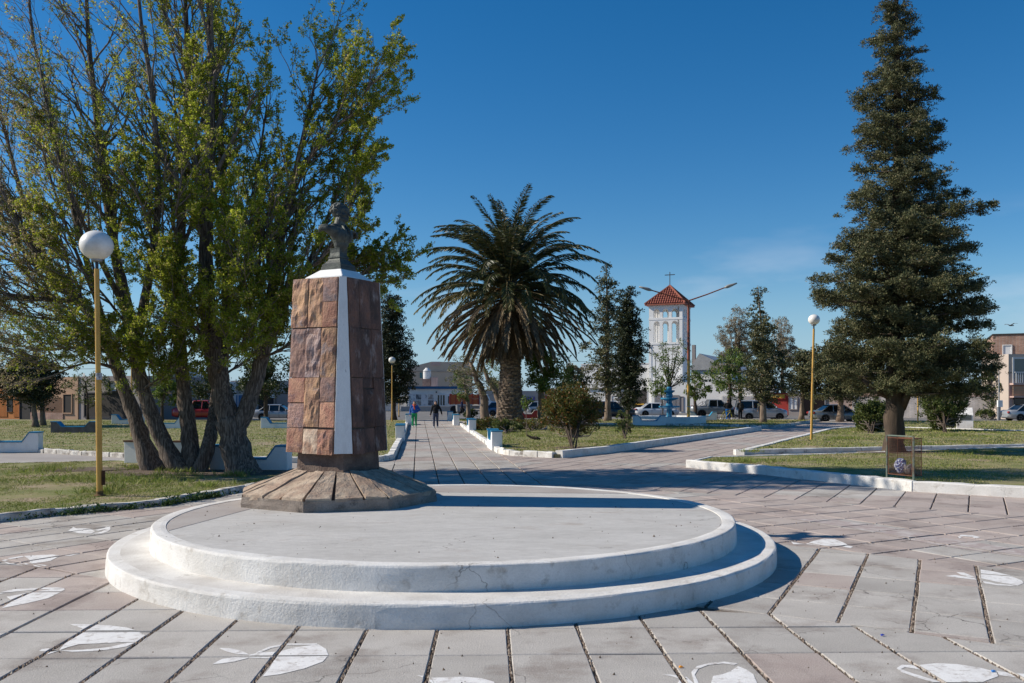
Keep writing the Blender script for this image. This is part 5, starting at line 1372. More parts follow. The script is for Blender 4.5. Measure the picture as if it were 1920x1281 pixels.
# the big conifer on the right
Yc = 31.8
scaled_layers('huge dark conifer with stepped ragged crown on the right, behind the wire basket', gr(1677, 857, .15), Yc,
    [(1677, 858), (1676, 800), (1680, 730), (1684, 640), (1684, 520), (1686, 400), (1684, 280), (1682, 160), (1680, 60), (1681, -20), (1682, -50)],
    [(-48, 1672, 1690), (0, 1655, 1706), (35, 1646, 1708), (62, 1626, 1716), (85, 1630, 1732), (98, 1648, 1722), (118, 1624, 1750), (140, 1640, 1718), (165, 1618, 1726), (190, 1598, 1770), (210, 1622, 1740), (235, 1610, 1758), (262, 1583, 1778), (282, 1620, 1745), (300, 1616, 1762), (330, 1606, 1756), (346, 1612, 1784), (366, 1600, 1768), (378, 1586, 1815), (400, 1604, 1858), (415, 1590, 1880), (432, 1562, 1892), (448, 1586, 1880), (464, 1562, 1856), (474, 1548, 1806), (486, 1526, 1788), (502, 1556, 1796), (514, 1500, 1806), (528, 1508, 1868), (548, 1520, 1872), (562, 1478, 1874), (576, 1490, 1868), (588, 1526, 1866), (612, 1556, 1850), (636, 1550, 1880), (660, 1520, 1898), (682, 1525, 1886), (705, 1540, 1872), (728, 1560, 1850), (746, 1590, 1810)],
    olive_leaf, bark_dark, 31, step=.52, tuft=.105, per=15, tpm=112, size=.076, asp=.38, clear=.62,  r0=.40, droop=.10, gaps=.16, density=1.30, puff=.96, vs=.40,
    lower=[([at(1690, 765, Yc - .1), at(1702, 742, Yc - .4), at(1716, 722, Yc - .7), at(1735, 700, Yc - 1)], .16, .08), ([at(1716, 724, Yc - .7), at(1745, 722, Yc - .9), at(1785, 712, Yc - 1)], .09, .05),
           ([at(1664, 742, Yc), at(1640, 730, Yc - .4), at(1618, 712, Yc - .7)], .14, .07), ([at(1684, 735, Yc), at(1670, 690, Yc - .8), at(1655, 650, Yc - 1)], .12, .05)])
# conifers further back
scaled_layers('slim dark conifer with a bare spike in front of the tan dry tree', gr(1431, 795, .1), 68,
    [(1431, 796), (1431, 750), (1432, 690), (1430, 630), (1424, 575), (1421, 535)],
    [(548, 1414, 1430), (560, 1416, 1440), (572, 1418, 1428), (590, 1410, 1438), (625, 1404, 1456), (650, 1406, 1462), (680, 1398, 1480), (710, 1390, 1500), (735, 1394, 1490), (748, 1408, 1460)], olive_leaf, bark_pale, 41, step=.45, tuft=.22, per=12, tpm=22, puff=1.1, size=.15, r0=.26, gaps=.15, density=1.0)
scaled_layers('broad dark conifer leaning into the big right conifer', gr(1575, 790, .05), 73,
    [(1575, 791), (1577, 745), (1578, 700), (1575, 660), (1570, 640)],
    [(632, 1556, 1585), (650, 1530, 1610), (675, 1490, 1630), (700, 1478, 1640), (725, 1490, 1645), (746, 1520, 1620)], olive_leaf, bark_pale, 42, step=.5, tuft=.24, per=12, tpm=22, puff=1.3, size=.16, r0=.28, gaps=.1, density=1.05)
scaled_layers('low dark conifer with pale slim trunk left of the grey saloon', gr(1503, 788, .05), 75,
    [(1503, 789), (1504, 745), (1506, 700), (1510, 665)],
    [(655, 1500, 1522), (672, 1478, 1540), (700, 1470, 1545), (725, 1474, 1540), (745, 1490, 1520)], olive_leaf, bark_pale, 43, step=.5, tuft=.24, per=12, tpm=22, puff=1.3, size=.16, r0=.22, gaps=.1)
scaled_layers('open dark conifer with thin bare tip right of the palm', gr(1138, 792, .1), 72,
    [(1139, 793), (1140, 745), (1139, 680), (1139, 600), (1138, 540), (1137, 500)],
    [(498, 1135, 1139), (512, 1132, 1143), (520, 1125, 1150), (545, 1122, 1165), (575, 1112, 1168), (605, 1115, 1165), (640, 1098, 1172), (665, 1086, 1170), (690, 1098, 1178), (715, 1108, 1182), (738, 1120, 1160)], olive_leaf, bark_pale, 44, step=.48, tuft=.23, per=12, tpm=18, puff=1.1, size=.15, r0=.30, gaps=.3, density=.95)
scaled_layers('narrow black green cypress column between the open conifer and the tower', gr(1178, 808, .1), 55,
    [(1177, 809), (1178, 760), (1179, 690), (1178, 620), (1175, 560), (1174, 545)],
    [(545, 1172, 1177), (560, 1166, 1184), (590, 1162, 1194), (620, 1158, 1199), (660, 1158, 1204), (700, 1156, 1204), (735, 1160, 1200), (762, 1168, 1190)], dark_leaf, bark_dark, 45, step=.30, tuft=.18, per=14, tpm=34, puff=1.3, size=.12, r0=.15, gaps=.05, density=1.4, droop=-.2)
scaled_layers('dense dark tree close behind the right side of the pedestal', gr(738, 788, .1), 77,
    [(738, 789), (738, 750), (738, 690), (736, 620), (735, 560)],
    [(556, 728, 748), (570, 715, 752), (600, 702, 750), (625, 694, 756), (650, 690, 768), (680, 684, 780), (700, 684, 782), (725, 690, 772), (748, 705, 760)], dark_leaf, bark_dark, 46, step=.42, tuft=.24, per=13, tpm=26, puff=1.3, size=.15, r0=.25, gaps=.1, density=1.1)
for sx, lab, sd in ((67, 'front of two slim dark trees on the far left lawn', 47), (82, 'rear of two slim dark trees on the far left lawn, its trunk thicker', 48)):
    scaled_layers(lab, gr(sx, 803 if sx < 70 else 800, .1), 58.5 if sx < 70 else 61,
        [(sx, 803), (sx - 5, 750), (sx - 12, 700), (sx - 22, 672)],
        [(668, sx - 60, sx - 5), (685, sx - 85, sx + 12), (705, sx - 95, sx + 20), (730, sx - 90, sx + 22), (752, sx - 60, sx + 10)], dark_leaf, bark_pale, sd, step=.45, tuft=.22, per=13, tpm=26, puff=1.3, size=.14, r0=.20, gaps=.1)

# broadleaf trees
c = ell(280, 352, 690, 762, 72, 46, seed=2); clump_tree('small bright green round tree seen between the leaning trunks', gr(304, 792, .1), [([at(304, 792, 72), at(304, 760, 72), at(312, 725, 72)], .14, .07)], c, spring_leaf, bark_dark, 44, .19, seed=2)
c = ell(438, 552, 660, 752, 70, 60, seed=3); clump_tree('dark olive tree behind the forked trunk, left of the pedestal', gr(500, 796, .1), [([at(500, 797, 70), at(498, 750, 70), at(495, 700, 70)], .2, .1)], c, hedge_leaf, bark_dark, 48, .20, seed=3)
c = ell(355, 440, 680, 760, 74, 46, seed=33); clump_tree('dull green tree behind the third big tree', gr(398, 792, .1), [([at(398, 792, 74), at(398, 750, 74), at(396, 710, 74)], .15, .08)], c, hedge_leaf, bark_dark, 40, .20, seed=33)
c = ell(118, 205, 690, 768, 76, 34, seed=4, rk=(.12, .24)); clump_tree('thin straggly tree in front of the dark garage opening', gr(165, 790, .1), [([at(165, 790, 76), at(164, 745, 76), at(160, 715, 76)], .10, .05)], c, bush_leaf, bark_dark, 26, .17, seed=4)
c = ell(982, 1072, 648, 748, 63, 80, seed=5, rk=(.13, .24)); clump_tree('bright spring green tree right behind the palm trunk', gr(1017, 800, .1), [([at(1016, 800, 63), at(1015, 765, 63), at(1014, 735, 63), at(1022, 700, 63)], .36, .12)], c, spring_leaf, bark_pale, 38, .17, seed=5)
c = ell(1045, 1110, 690, 760, 80, 40, seed=6); clump_tree('dark round bushy tree behind the reddish bush', gr(1078, 790, .1), [([at(1078, 790, 80), at(1078, 750, 80)], .15, .08)], c, hedge_leaf, bark_dark, 40, .22, seed=6)
c = ell(1058, 1096, 680, 715, 96, 22, seed=61); clump_tree('distant greyish tree top behind the dark round tree', gr(1078, 779, 0), [([at(1078, 779, 96), at(1077, 710, 96)], .15, .06)], c, tan_leaf, bark_pale, 40, .22, seed=61)
# three grey trees left of the palm
c = ell(838, 925, 655, 745, 67, 60, seed=7, rk=(.10, .20)) + ell(880, 935, 690, 750, 66, 22, seed=71, rk=(.12, .2))
clump_tree('curved pale trunk with wispy grey green crown on the left of the palm', gr(910, 798, .1), [([at(911, 798, 66.5), at(908, 755, 66.5), at(902, 728, 66.5), at(892, 705, 66.5), at(882, 680, 66.5)], .36, .12)], c, grey_leaf, bark_pale, 16, .16, asp=.4, seed=7)
c = ell(905, 975, 640, 730, 70, 46, seed=8, rk=(.10, .20)); clump_tree('forked bare tree half hidden by the palm trunk', gr(936, 793, .1), [([at(937, 793, 70), at(937, 755, 70), at(930, 735, 70), at(915, 712, 70), at(906, 685, 70)], .32, .12), ([at(936, 745, 70), at(946, 715, 70), at(952, 690, 70)], .2, .09)], c, spring_leaf, bark_pale, 14, .15, asp=.45, seed=8)
c = ell(842, 892, 690, 752, 80, 40, seed=9, rk=(.14, .26)); clump_tree('small pale green tree in front of the white shop', gr(878, 786, .05), [([at(878, 786, 80), at(877, 755, 80), at(873, 725, 80), at(866, 705, 80)], .22, .10)], c, spring_leaf, bark_pale, 22, .18, asp=.45, seed=9)
c = ell(868, 897, 768, 783, 82, 10, seed=10); clump_tree('low dark shrub at the foot of the small pale green tree', gr(884, 784, .05), [], c, hedge_leaf, bark_dark, 34, .2, name='shrub', cat='shrub', limbs=False, crown_name='foliage', seed=10)
# trees round the fountain
def bare(label, base, Y, trunk, fan, leaf, n, per, seed, size=.16, group=None):
    """young tree whose thin bare stems fan upward"""
    R = random.Random(seed); c = []; tr = [trunk]
    top = trunk[0][-1]
    for px, py in fan:
        e = at(px, py, Y + R.uniform(-1.2, 1.2)); m = Vector(top).lerp(e, .5) + Vector((R.gauss(0, .12), R.gauss(0, .2), .2)); tr.append(([top, m, e], .045, .012))
        for k in range(n): t = R.uniform(.25, 1.0); p = (Vector(top).lerp(m, t * 2) if t < .5 else m.lerp(e, t * 2 - 1)); c.append((p + Vector((R.gauss(0, .22), R.gauss(0, .3), R.gauss(0, .2))), .28))
    return clump_tree(label, base, tr, c, leaf, bark_dark, per, size, asp=.5, seed=seed, group=group)
bare('young tree with bare upright twigs and few leaves behind the blue fountain', gr(1257, 783, .1), 82, ([at(1257, 783, 82), at(1257, 745, 82), at(1256, 728, 82)], .14, .09),
     [(1222, 690), (1230, 660), (1240, 650), (1247, 640), (1254, 655), (1262, 645), (1270, 660), (1280, 668), (1290, 655), (1300, 690), (1215, 712), (1305, 705), (1236, 672), (1275, 640)], spring_leaf, 9, 14, 51)
c = ell(1214, 1262, 712, 752, 78, 22, seed=52); clump_tree('small leafy sapling in front of the white saloon, left of the fountain column', gr(1243, 786, .1), [([at(1243, 786, 78), at(1242, 755, 78), at(1240, 735, 78)], .10, .05)], c, spring_leaf, bark_dark, 22, .18, seed=52)
c = ell(1282, 1336, 690, 752, 80, 42, seed=53, rk=(.13, .24)); clump_tree('green leafy tree right of the yellow and red post, in front of the pickup', gr(1304, 786, .1), [([at(1305, 786, 80), at(1303, 755, 80), at(1302, 730, 80)], .19, .09)], c, spring_leaf, bark_dark, 24, .18, seed=53)
c = ell(1322, 1420, 652, 748, 84, 95, seed=54, rk=(.11, .20)); clump_tree('wide fresh green tree above the two standing men', gr(1366, 783, .1), [([at(1366, 783, 84), at(1368, 752, 84), at(1370, 730, 84), at(1366, 700, 84)], .26, .1)], c, spring_leaf, bark_dark, 26, .20, seed=54)
bare('tall bare tree with dry tan seed crown behind the green tree', gr(1388, 777, 0), 100, ([at(1388, 777, 100), at(1387, 720, 100), at(1386, 690, 100)], .26, .18),
     [(1338, 660), (1345, 630), (1352, 612), (1362, 600), (1370, 590), (1378, 582), (1386, 574), (1394, 580), (1402, 592), (1412, 600), (1420, 625), (1425, 650), (1340, 690), (1360, 650), (1380, 640), (1400, 650)], tan_leaf, 30, 20, 55, .15)
bare('second tan dry tree between the slim conifer and the big conifer', gr(1468, 776, 0), 104, ([at(1468, 776, 104), at(1467, 720, 104), at(1467, 695, 104)], .26, .18),
     [(1440, 640), (1448, 615), (1456, 600), (1464, 592), (1472, 596), (1480, 610), (1488, 630), (1492, 650), (1445, 665), (1484, 668)], tan_leaf, 30, 20, 56, .15)
# bushes
def bush(label, base, Y, box, leaf, stems, n, per, size, seed, rk=(.14, .26), group=None):
    c = ell(*box, Y, n, rk, seed, .5); tr = []
    R = random.Random(seed)
    for k in range(stems):
        a = Vector(base) + Vector((R.gauss(0, .08), R.gauss(0, .08), -.02)); t = at((box[0] + box[1]) / 2 + R.uniform(-.25, .25) * (box[1] - box[0]), (box[2] + box[3]) / 2, Y) + Vector((0, R.gauss(0, .2), 0))
        tr.append(([a, a.lerp(t, .5) + Vector((R.gauss(0, .04), 0, 0)), t], .035, .014))
    return clump_tree(label, base, tr, c, leaf, bark_dark, per, size, asp=.5, name='bush', cat='bush', seed=seed, group=group, crown_name='foliage')
bush('round bush with reddish brown upper leaves standing in the palm lawn', gr(1076, 845, .13), 35.2, (1016, 1128, 722, 816), rust_leaf, 6, 330, 46, .085, 61, (.13, .24))
c = ell(1092, 1112, 708, 730, 35.2, 6, seed=62)
bush('spindly yellow green shrub in front of the narrow cypress', gr(1172, 822, .13), 43.5, (1153, 1190, 770, 822), bush_leaf, 4, 26, 26, .09, 63, (.16, .28))
bush('dense glossy green bush left of the big conifer trunk', gr(1632, 812, .13), 51, (1600, 1668, 746, 814), bush_leaf, 5, 190, 48, .12, 64)
bush('tall loose oleander bush in front of the white plaque block', gr(1771, 811, .13), 51.5, (1724, 1806, 722, 808), bush_leaf, 9, 230, 40, .12, 65, (.11, .2))
for px, py, w, h, lf, lab, sd in ((915, 808, 34, 26, rust_leaf, 'brownish low shrub left of the palm foot', 66), (948, 814, 30, 28, bush_leaf, 'green tufted shrub in front of the palm foot', 67), (997, 808, 36, 24, rust_leaf, 'dark reddish ground shrub right of the palm foot', 68)):
    bush(lab, gr(px, py, .13), 53.5 if py < 810 else 50, (px - w, px + w, py - h, py + 2), lf, 3, 34, 34, .12, sd, (.12, .22))
bush('clipped green hedge clump left of the silver saloon', gr(1853, 786, .05), 82, (1832, 1876, 768, 787), bush_leaf, 2, 24, 34, .17, 69)
c = ell(1826, 1900, 684, 772, 86, 70, seed=70); clump_tree('dark leafy tree beside the brick house, behind the meter pole', gr(1866, 783, 0), [([at(1866, 783, 86), at(1864, 730, 86)], .2, .1)], c, hedge_leaf, bark_dark, 40, .22, seed=70)
# thin sapling by the palm
c = ell(976, 996, 738, 776, 44, 9, seed=72, rk=(.3, .5)); clump_tree('thin sapling with a few fresh leaves in front of the palm', gr(988, 823, .13), [([at(988, 823, 44), at(987, 790, 44), at(986, 745, 44)], .022, .010)], c, spring_leaf, bark_pale, 9, .13, name='sapling', cat='sapling', seed=72)
# trees far behind the left houses and on the horizon
for i, (x0, x1, y0, Y, lf) in enumerate(((-40, 60, 700, 118, hedge_leaf), (250, 330, 705, 130, hedge_leaf), (335, 420, 712, 135, grey_leaf), (560, 640, 700, 120, hedge_leaf), (640, 700, 690, 125, hedge_leaf), (905, 985, 704, 135, grey_leaf), (1540, 1620, 690, 118, hedge_leaf), (1680, 1760, 700, 116, hedge_leaf))):
    c = ell(x0, x1, y0, 765, Y, 46, seed=80 + i); cx_ = (x0 + x1) / 2
    clump_tree(('dark', 'dull green', 'grey', 'dark green', 'mid green', 'pale grey', 'shady', 'deep green')[i] + ' distant tree ' + ('at the far left edge', 'behind the garage roof', 'above the red pickup', 'behind the pedestal left', 'behind the pedestal right', 'behind the wispy grey tree', 'behind the red kiosk', 'behind the brick wall')[i], at(cx_, 770, Y) * 1, [([at(cx_, 772, Y), at(cx_, 730, Y)], .25, .12)], c, lf, bark_dark, 40, .34, seed=80 + i)

# ================================================================== THE PALM
Yp = 62.0
pb = gr(962, 803, .12); pb.y = Yp; pb.x = (957 - CX) / FOC * Yp
palm = thing('palm_tree', 'big date palm with drooping grey skirt of old fronds in the middle of the lawn', 'palm tree', pb)
palm_bark = M('palm_bark', (0.18, 0.135, 0.10), (0.09, 0.068, 0.054), scale=5, mid=.5, soft=.15, c3=(.30, .24, .19), scale3=7, mid3=.6, rough=1, bump=1.0, bscale=10, grain=.25)
b = MB(); b.tube([(0, 0, -.1), (.02, 0, .8), (.03, 0, 2.2), (.02, 0, 4), (0, 0, 7), (0, 0, 10.0)], [.92, .80, .70, .64, .68, .55], 20, wob=.12); b.build('trunk', palm_bark, palm, smooth=True)
bootm = None
R = random.Random(77)
b = MB(); b.add([(0, -.21, 0), (0, .21, 0), (.16, .15, .27), (.16, -.15, .27), (-.1, -.16, .34), (-.1, .16, .34)], [(0, 1, 2, 3), (3, 2, 5, 4), (0, 3, 4), (1, 5, 2)])
boot_me = [b.mesh('leaf_base', m_) for m_ in (palm_bark, M('palm_boot_pale', (.27, .21, .16), (.17, .13, .095), scale=5, rough=1, bump=.8, bscale=12, grain=.2))]
for i in range(250):
    z = .05 + i * .0175; a = i * 2.39996; rr = .78 - .040 * z
    if z < .6: rr += .14 * (.6 - z)
    o_ = bpy.data.objects.new('leaf_base', boot_me[R.random() < .35]); COL.objects.link(o_); o_.parent = palm
    o_.location = ((rr - .04) * math.cos(a), (rr - .04) * math.sin(a), z); o_.rotation_euler = (R.uniform(-.15, .15), R.uniform(-.1, .15), a); s_ = R.uniform(.85, 1.25); o_.scale = (s_, s_, s_)
frond_green = leafmat('frond_green', (0.030, 0.043, 0.014), (0.080, 0.092, 0.032), (0.115, 0.10, 0.04), odd=.9, trans=.12, rough=.42, pscale=.4)
frond_olive = leafmat('frond_olive', (0.075, 0.075, 0.022), (0.15, 0.13, 0.042), (0.22, 0.16, 0.05), odd=.85, trans=.15, rough=.5, pscale=.4)
frond_dead = leafmat('frond_dead', (0.15, 0.115, 0.072), (0.29, 0.225, 0.14), (0.09, 0.07, 0.05), odd=.78, trans=.10, rough=.8, pscale=.4)
rachis_mat = M('rachis', (.17, .14, .06), (.13, .10, .05), scale=3, rough=.6, bump=0)
rachis_dead = M('rachis_dead', (.20, .15, .10), rough=.8, bump=0)
def frond_mesh(el, bend, Lf, kind, seed, wind=0.0):
    """a pinnate frond leaving at elevation el, its tip bending down by bend radians"""
    R = random.Random(seed); n = 26; pts = []; p = Vector((0, 0, 0)); ang = el; dirs = []
    for i in range(n + 1):
        t = i / n; pts.append(p.copy()); ang = el - bend * (t ** 1.7); d = Vector((math.cos(ang), wind * t * t, math.sin(ang))).normalized(); dirs.append(d); p = p + d * (Lf / n)
    q = QB(); V, F = tube_np(np.array([tuple(v) for v in pts]), [.055 * (1 - .9 * i / n) + .006 for i in range(n + 1)], 4); q.add(V, F, 1)
    P, Dv, S = [], [], []
    m = 84
    for s in (-1, 1):
        for k in range(m):
            t = .12 + .88 * (k + R.random() * .6) / m; i = min(n - 1, int(t * n)); f = t * n - i
            c = pts[i].lerp(pts[i+1], f); d = dirs[i]; side = Vector((0, 1, 0)); up = d.cross(side) * -1
            ll = (.70 * math.sin(PI * min(1, t * .80 + .16)) ** .6 + .06) * R.uniform(.8, 1.1)
            if kind == 'dead': fwd, dn, sd = .9, -.55, .42
            else: fwd, dn, sd = .72, .10 + R.uniform(-.2, .15), .72
            v = (d * fwd + side * s * sd * R.uniform(.8, 1.15) - up * (-dn) * 1.0 + Vector((0, 0, -.22 if kind != 'dead' else -.5))).normalized()
            P.append(c); Dv.append(v); S.append(ll)
    P = np.array([tuple(x) for x in P]); Dv = np.array([tuple(x) for x in Dv]); S = np.array(S)[:, None]
    w = np.cross(Dv, rand_unit(len(P))); w /= np.maximum(1e-6, np.linalg.norm(w, axis=1))[:, None]; w *= .042
    mid = P + Dv * S * .5 + np.array([0, 0, -.02]); tip = P + Dv * S + np.array([0, 0, -.10]) * S
    V = np.stack([P, mid + w, tip, mid - w], 1).reshape(-1, 3); q.add(V, np.arange(len(V)).reshape(-1, 4), 0)
    mm = {'green': [frond_green, rachis_mat], 'olive': [frond_olive, rachis_mat], 'dead': [frond_dead, rachis_dead]}[kind]
    return np_mesh('frond', np.concatenate(q.V), np.concatenate(q.F), mm, np.concatenate(q.MI))
R = random.Random(9)
classes = [  # elevation, bend, length, kind, number, start height, start radius
 (88, 0.75, 6.3, 'green', 8, 10.5, .12), (78, 1.15, 6.8, 'green', 14, 10.35, .20), (64, 1.40, 7.0, 'green', 18, 10.2, .30), (48, 1.50, 7.0, 'green', 21, 10.0, .38),
 (32, 1.50, 7.0, 'green', 23, 9.7, .44), (16, 1.45, 6.9, 'green', 25, 9.4, .50), (0, 1.25, 6.8, 'olive', 25, 9.1, .55), (-14, 0.95, 6.5, 'dead', 26, 8.8, .58), (-27, .62, 6.1, 'dead', 27, 8.5, .60), (-40, .42, 5.4, 'dead', 26, 8.2, .62), (-54, .28, 4.4, 'dead', 22, 7.8, .66), (-68, .2, 2.9, 'dead', 16, 7.2, .70)]
for ci, (el, bend, Lf, kind, cnt, z0, r0) in enumerate(classes):
    var = [frond_mesh(rad(el + dv), bend * bv, Lf * lv, kind, ci * 10 + k, wv) for k, (dv, bv, lv, wv) in enumerate(((0, 1, 1, .0), (6, .85, 1.04, .18), (-6, 1.15, .92, -.15)))]
    for k in range(cnt):
        a = 2 * PI * (k + R.uniform(-.3, .3)) / cnt + ci * .7
        o_ = bpy.data.objects.new('frond', var[R.randrange(3)]); COL.objects.link(o_); o_.parent = palm
        zz = z0 + R.uniform(-.18, .18)
        o_.location = (r0 * math.cos(a) - .10, r0 * math.sin(a), zz); o_.rotation_euler = (R.uniform(-.1, .1), R.uniform(-.09, .09), a); s_ = R.uniform(.84, 1.01); o_.scale = (s_, s_, s_)
b = MB()
for k in range(60):
    a = R.uniform(0, 2 * PI); z = R.uniform(7.6, 9.6); rr = R.uniform(.55, .8)
    b.tube([(rr * .5 * math.cos(a), rr * .5 * math.sin(a), z), (rr * 1.3 * math.cos(a + .2), rr * 1.3 * math.sin(a + .2), z + .1), (rr * 1.7 * math.cos(a + .25), rr * 1.7 * math.sin(a + .25), z - .45)], [.03, .03, .015], 4)
tag(b.build('fruit_stalks', M('fruit_stalk', (.20, .075, .03), (.26, .12, .04), scale=5, rough=.8, bump=0), palm), 'reddish brown fruit stalks among the fronds')
# ================================================================== BUILDINGS
def wallmat(name, c, dirt=(.25, .22, .19), rough=.9, amt=.68):
    return M(name, c, tuple(x * .86 for x in c), scale=.5, mid=.52, soft=.2, c3=tuple(.55 * x + .45 * y for x, y in zip(c, dirt)), scale3=.8, mid3=amt, rough=rough, bump=.25, bscale=14, grain=.06)
def brickmat(name, c1, c2, mort, sx=.28, sy=.09):
    if name in MATS: return MATS[name]
    m = bpy.data.materials.new(name); m.use_nodes = True; nt = m.node_tree; b = nt.nodes['Principled BSDF']
    g = nt.nodes.new('ShaderNodeNewGeometry'); sp = nt.nodes.new('ShaderNodeSeparateXYZ'); cb = nt.nodes.new('ShaderNodeCombineXYZ')
    ad = nt.nodes.new('ShaderNodeMath'); ad.operation = 'ADD'
    nt.links.new(g.outputs['Position'], sp.inputs[0]); nt.links.new(sp.outputs['X'], ad.inputs[0]); nt.links.new(sp.outputs['Y'], ad.inputs[1]); nt.links.new(ad.outputs[0], cb.inputs['X']); nt.links.new(sp.outputs['Z'], cb.inputs['Y'])
    t = nt.nodes.new('ShaderNodeTexBrick'); t.inputs['Scale'].default_value = 1.0; t.inputs['Brick Width'].default_value = sx; t.inputs['Row Height'].default_value = sy; t.inputs['Mortar Size'].default_value = .012
    t.inputs['Color1'].default_value = (*c1, 1); t.inputs['Color2'].default_value = (*c2, 1); t.inputs['Mortar'].default_value = (*mort, 1)
    nt.links.new(cb.outputs[0], t.inputs['Vector'])
    f = _ramp(nt, _noise(nt, g.outputs['Position'], 1.2, 6), .35, .65, (.75,) * 3, (1.2,) * 3)
    nt.links.new(_mix(nt, 1.0, t.outputs['Color'], f, 'MULTIPLY'), b.inputs['Base Color']); b.inputs['Roughness'].default_value = .95
    bp = nt.nodes.new('ShaderNodeBump'); bp.inputs['Distance'].default_value = .015; nt.links.new(t.outputs['Fac'], bp.inputs['Height']); bp.invert = True; nt.links.new(bp.outputs[0], b.inputs['Normal'])
    MATS[name] = m; return m
w_white = wallmat('wall_white', (.72, .71, .69)); w_cream = wallmat('wall_cream', (.52, .41, .32)); w_tan = wallmat('wall_tan', (.46, .30, .20)); w_grey = wallmat('wall_grey', (.30, .27, .26)); w_orange = wallmat('wall_orange', (.50, .20, .065))
w_pink = wallmat('wall_pink', (.52, .36, .31)); w_red = wallmat('wall_red', (.38, .05, .04)); w_dim = wallmat('wall_dim', (.40, .36, .33)); w_dark = wallmat('wall_dark', (.05, .045, .042)); w_navy = wallmat('fascia_blue', (.03, .11, .22)); w_yellow = wallmat('sign_yellow', (.60, .36, .06)); w_purple = wallmat('sign_purple', (.12, .11, .28))
brick_red = brickmat('brick_red', (.33, .17, .12), (.42, .24, .17), (.36, .31, .27)); brick_pink = brickmat('brick_pink', (.44, .29, .24), (.52, .36, .30), (.42, .36, .32)); brick_white = brickmat('brick_white', (.56, .50, .46), (.62, .55, .50), (.42, .38, .35))
metal_roof = M('metal_roof', (.42, .42, .42), (.36, .36, .36), scale=1, rough=.5, bump=.2, bscale=6, metal=.3)
glass = glassmat('window_glass'); glass_teal = glassmat('window_teal', (.05, .16, .17), .2); frame_white = wallmat('frame_white', (.70, .70, .70)); frame_dark = wallmat('frame_dark', (.06, .06, .065)); wood_slat = wallmat('wood_slat', (.45, .30, .19))
poster = M('poster', (.62, .62, .62), (.14, .14, .16), scale=2.6, mid=.54, soft=.05, c3=(.33, .10, .09), scale3=3.3, mid3=.70, rough=.4, bump=0, grain=0)

GRID = rad(-24.5)             # the streets of the town run at this angle to the picture
def face(r, px, py=HOR):
    """where the sight line of a photograph pixel meets the front of building r: (local x, height)"""
    s_ = (px - CX) / FOC; ex, ey = math.cos(r.rotation_euler.z), math.sin(r.rotation_euler.z); O = r.location
    k = (s_ * O.y - O.x) / (ex - s_ * ey); Y = O.y + ey * k
    return k, CAM_H + (HOR - py) / FOC * Y
def building(label, Y, x0, x1, ytop, mat, depth=9, cat='building', z0=-.07, coping=None, rot=0.0):
    a = at(x0, HOR, Y); r = thing('building', label, cat, (a.x, Y, 0), rot)
    w, zt = face(r, x1)[0], at(0, ytop, Y).z
    c = w / 2; r.location = (a.x + math.cos(rot) * c, Y + math.sin(rot) * c, 0)
    b = MB(); b.box2(-w/2, w/2, 0, depth, z0, zt); b.build('wall', mat, r)
    if coping: b = MB(); b.box2(-w/2 - .06, w/2 + .06, -.06, depth + .06, zt, zt + .14); b.build('coping', coping, r)
    r['Y'] = Y
    return r
def opening(r, name, box, pane, frame=None, fw=.07, recess=.0, out=.03, bars=0, rows=0, dd=.06):
    x0, x1, y0, y1 = box; X0, Z0 = face(r, x0, y1); X1, _ = face(r, x1, y0); Z1 = face(r, (x0 + x1) / 2, y0)[1]; Z0 = max(-.02, Z0)
    if frame:
        b = MB()
        b.box2(X0 - fw, X0, -out - dd, .02, Z0, Z1 + fw); b.box2(X1, X1 + fw, -out - dd, .02, Z0, Z1 + fw); b.box2(X0, X1, -out - dd - .002, .02, Z1, Z1 + fw); b.box2(X0 - fw, X1 + fw, -out - dd - .03, .02, Z0 - fw, Z0)
        for i in range(1, bars + 1): x = X0 + (X1 - X0) * i / (bars + 1); b.box2(x - fw/2, x + fw/2, -out - dd * .7, .02, Z0, Z1)
        for i in range(1, rows + 1): z = Z0 + (Z1 - Z0) * i / (rows + 1); b.box2(X0, X1, -out - dd * .6, .02, z - fw/2, z + fw/2)
        f = b.build(name, frame, r)
        b = MB(); b.box2(X0, X1, -out * .6 - .004, .015, Z0, Z1); b.build('pane' if 'window' in name else 'panel', pane, f)
        return f
    b = MB(); b.box2(X0, X1, -out, .015, Z0, Z1); return b.build(name, pane, r)

# --- left side of the square
r = building('orange painted low house with vertical slat gate at the far left', 88, -110, 37, 722, w_orange, rot=GRID)
opening(r, 'window', (15, 24, 748, 771), glass, frame_dark, .06)
b = MB(); w0, w1 = face(r, 15)[0] - .1, face(r, 24)[0] + .1; xe = face(r, 37)[0]; x = -xe + .1
while x < xe - .15:
    if not w0 - .1 < x < w1: b.box2(x, x + .10, -.06, -.001, .15, 2.2)
    x += .17
tag(b.build('slat', w_orange, r), kind='stuff')
r = building('tan plastered house with brick base and dark doorways left of the garage', 81.5, 37, 146, 708, w_tan, rot=GRID)
b = MB(); b.box2(face(r, 58)[0], face(r, 119)[0], -.08, .01, -.05, .62); b.build('brick_base', brick_red, r)
opening(r, 'door', (39, 57, 738, 786), w_dark, frame_dark, .06); opening(r, 'door', (120, 135, 740, 774), w_dark, w_tan, .08)  # first one: shade of the doorway recess painted as a dark panel
b = MB(); x = face(r, 80)[0]
while x < face(r, 118)[0]: b.box2(x, x + .02, -.03, -.001, .62, 1.95); x += .11
tag(b.build('render_grooves', w_tan, r), kind='stuff')
r = building('grey plastered garage with wide dark opening and white sign bracket', 78.5, 146, 262, 706, w_grey, rot=GRID)
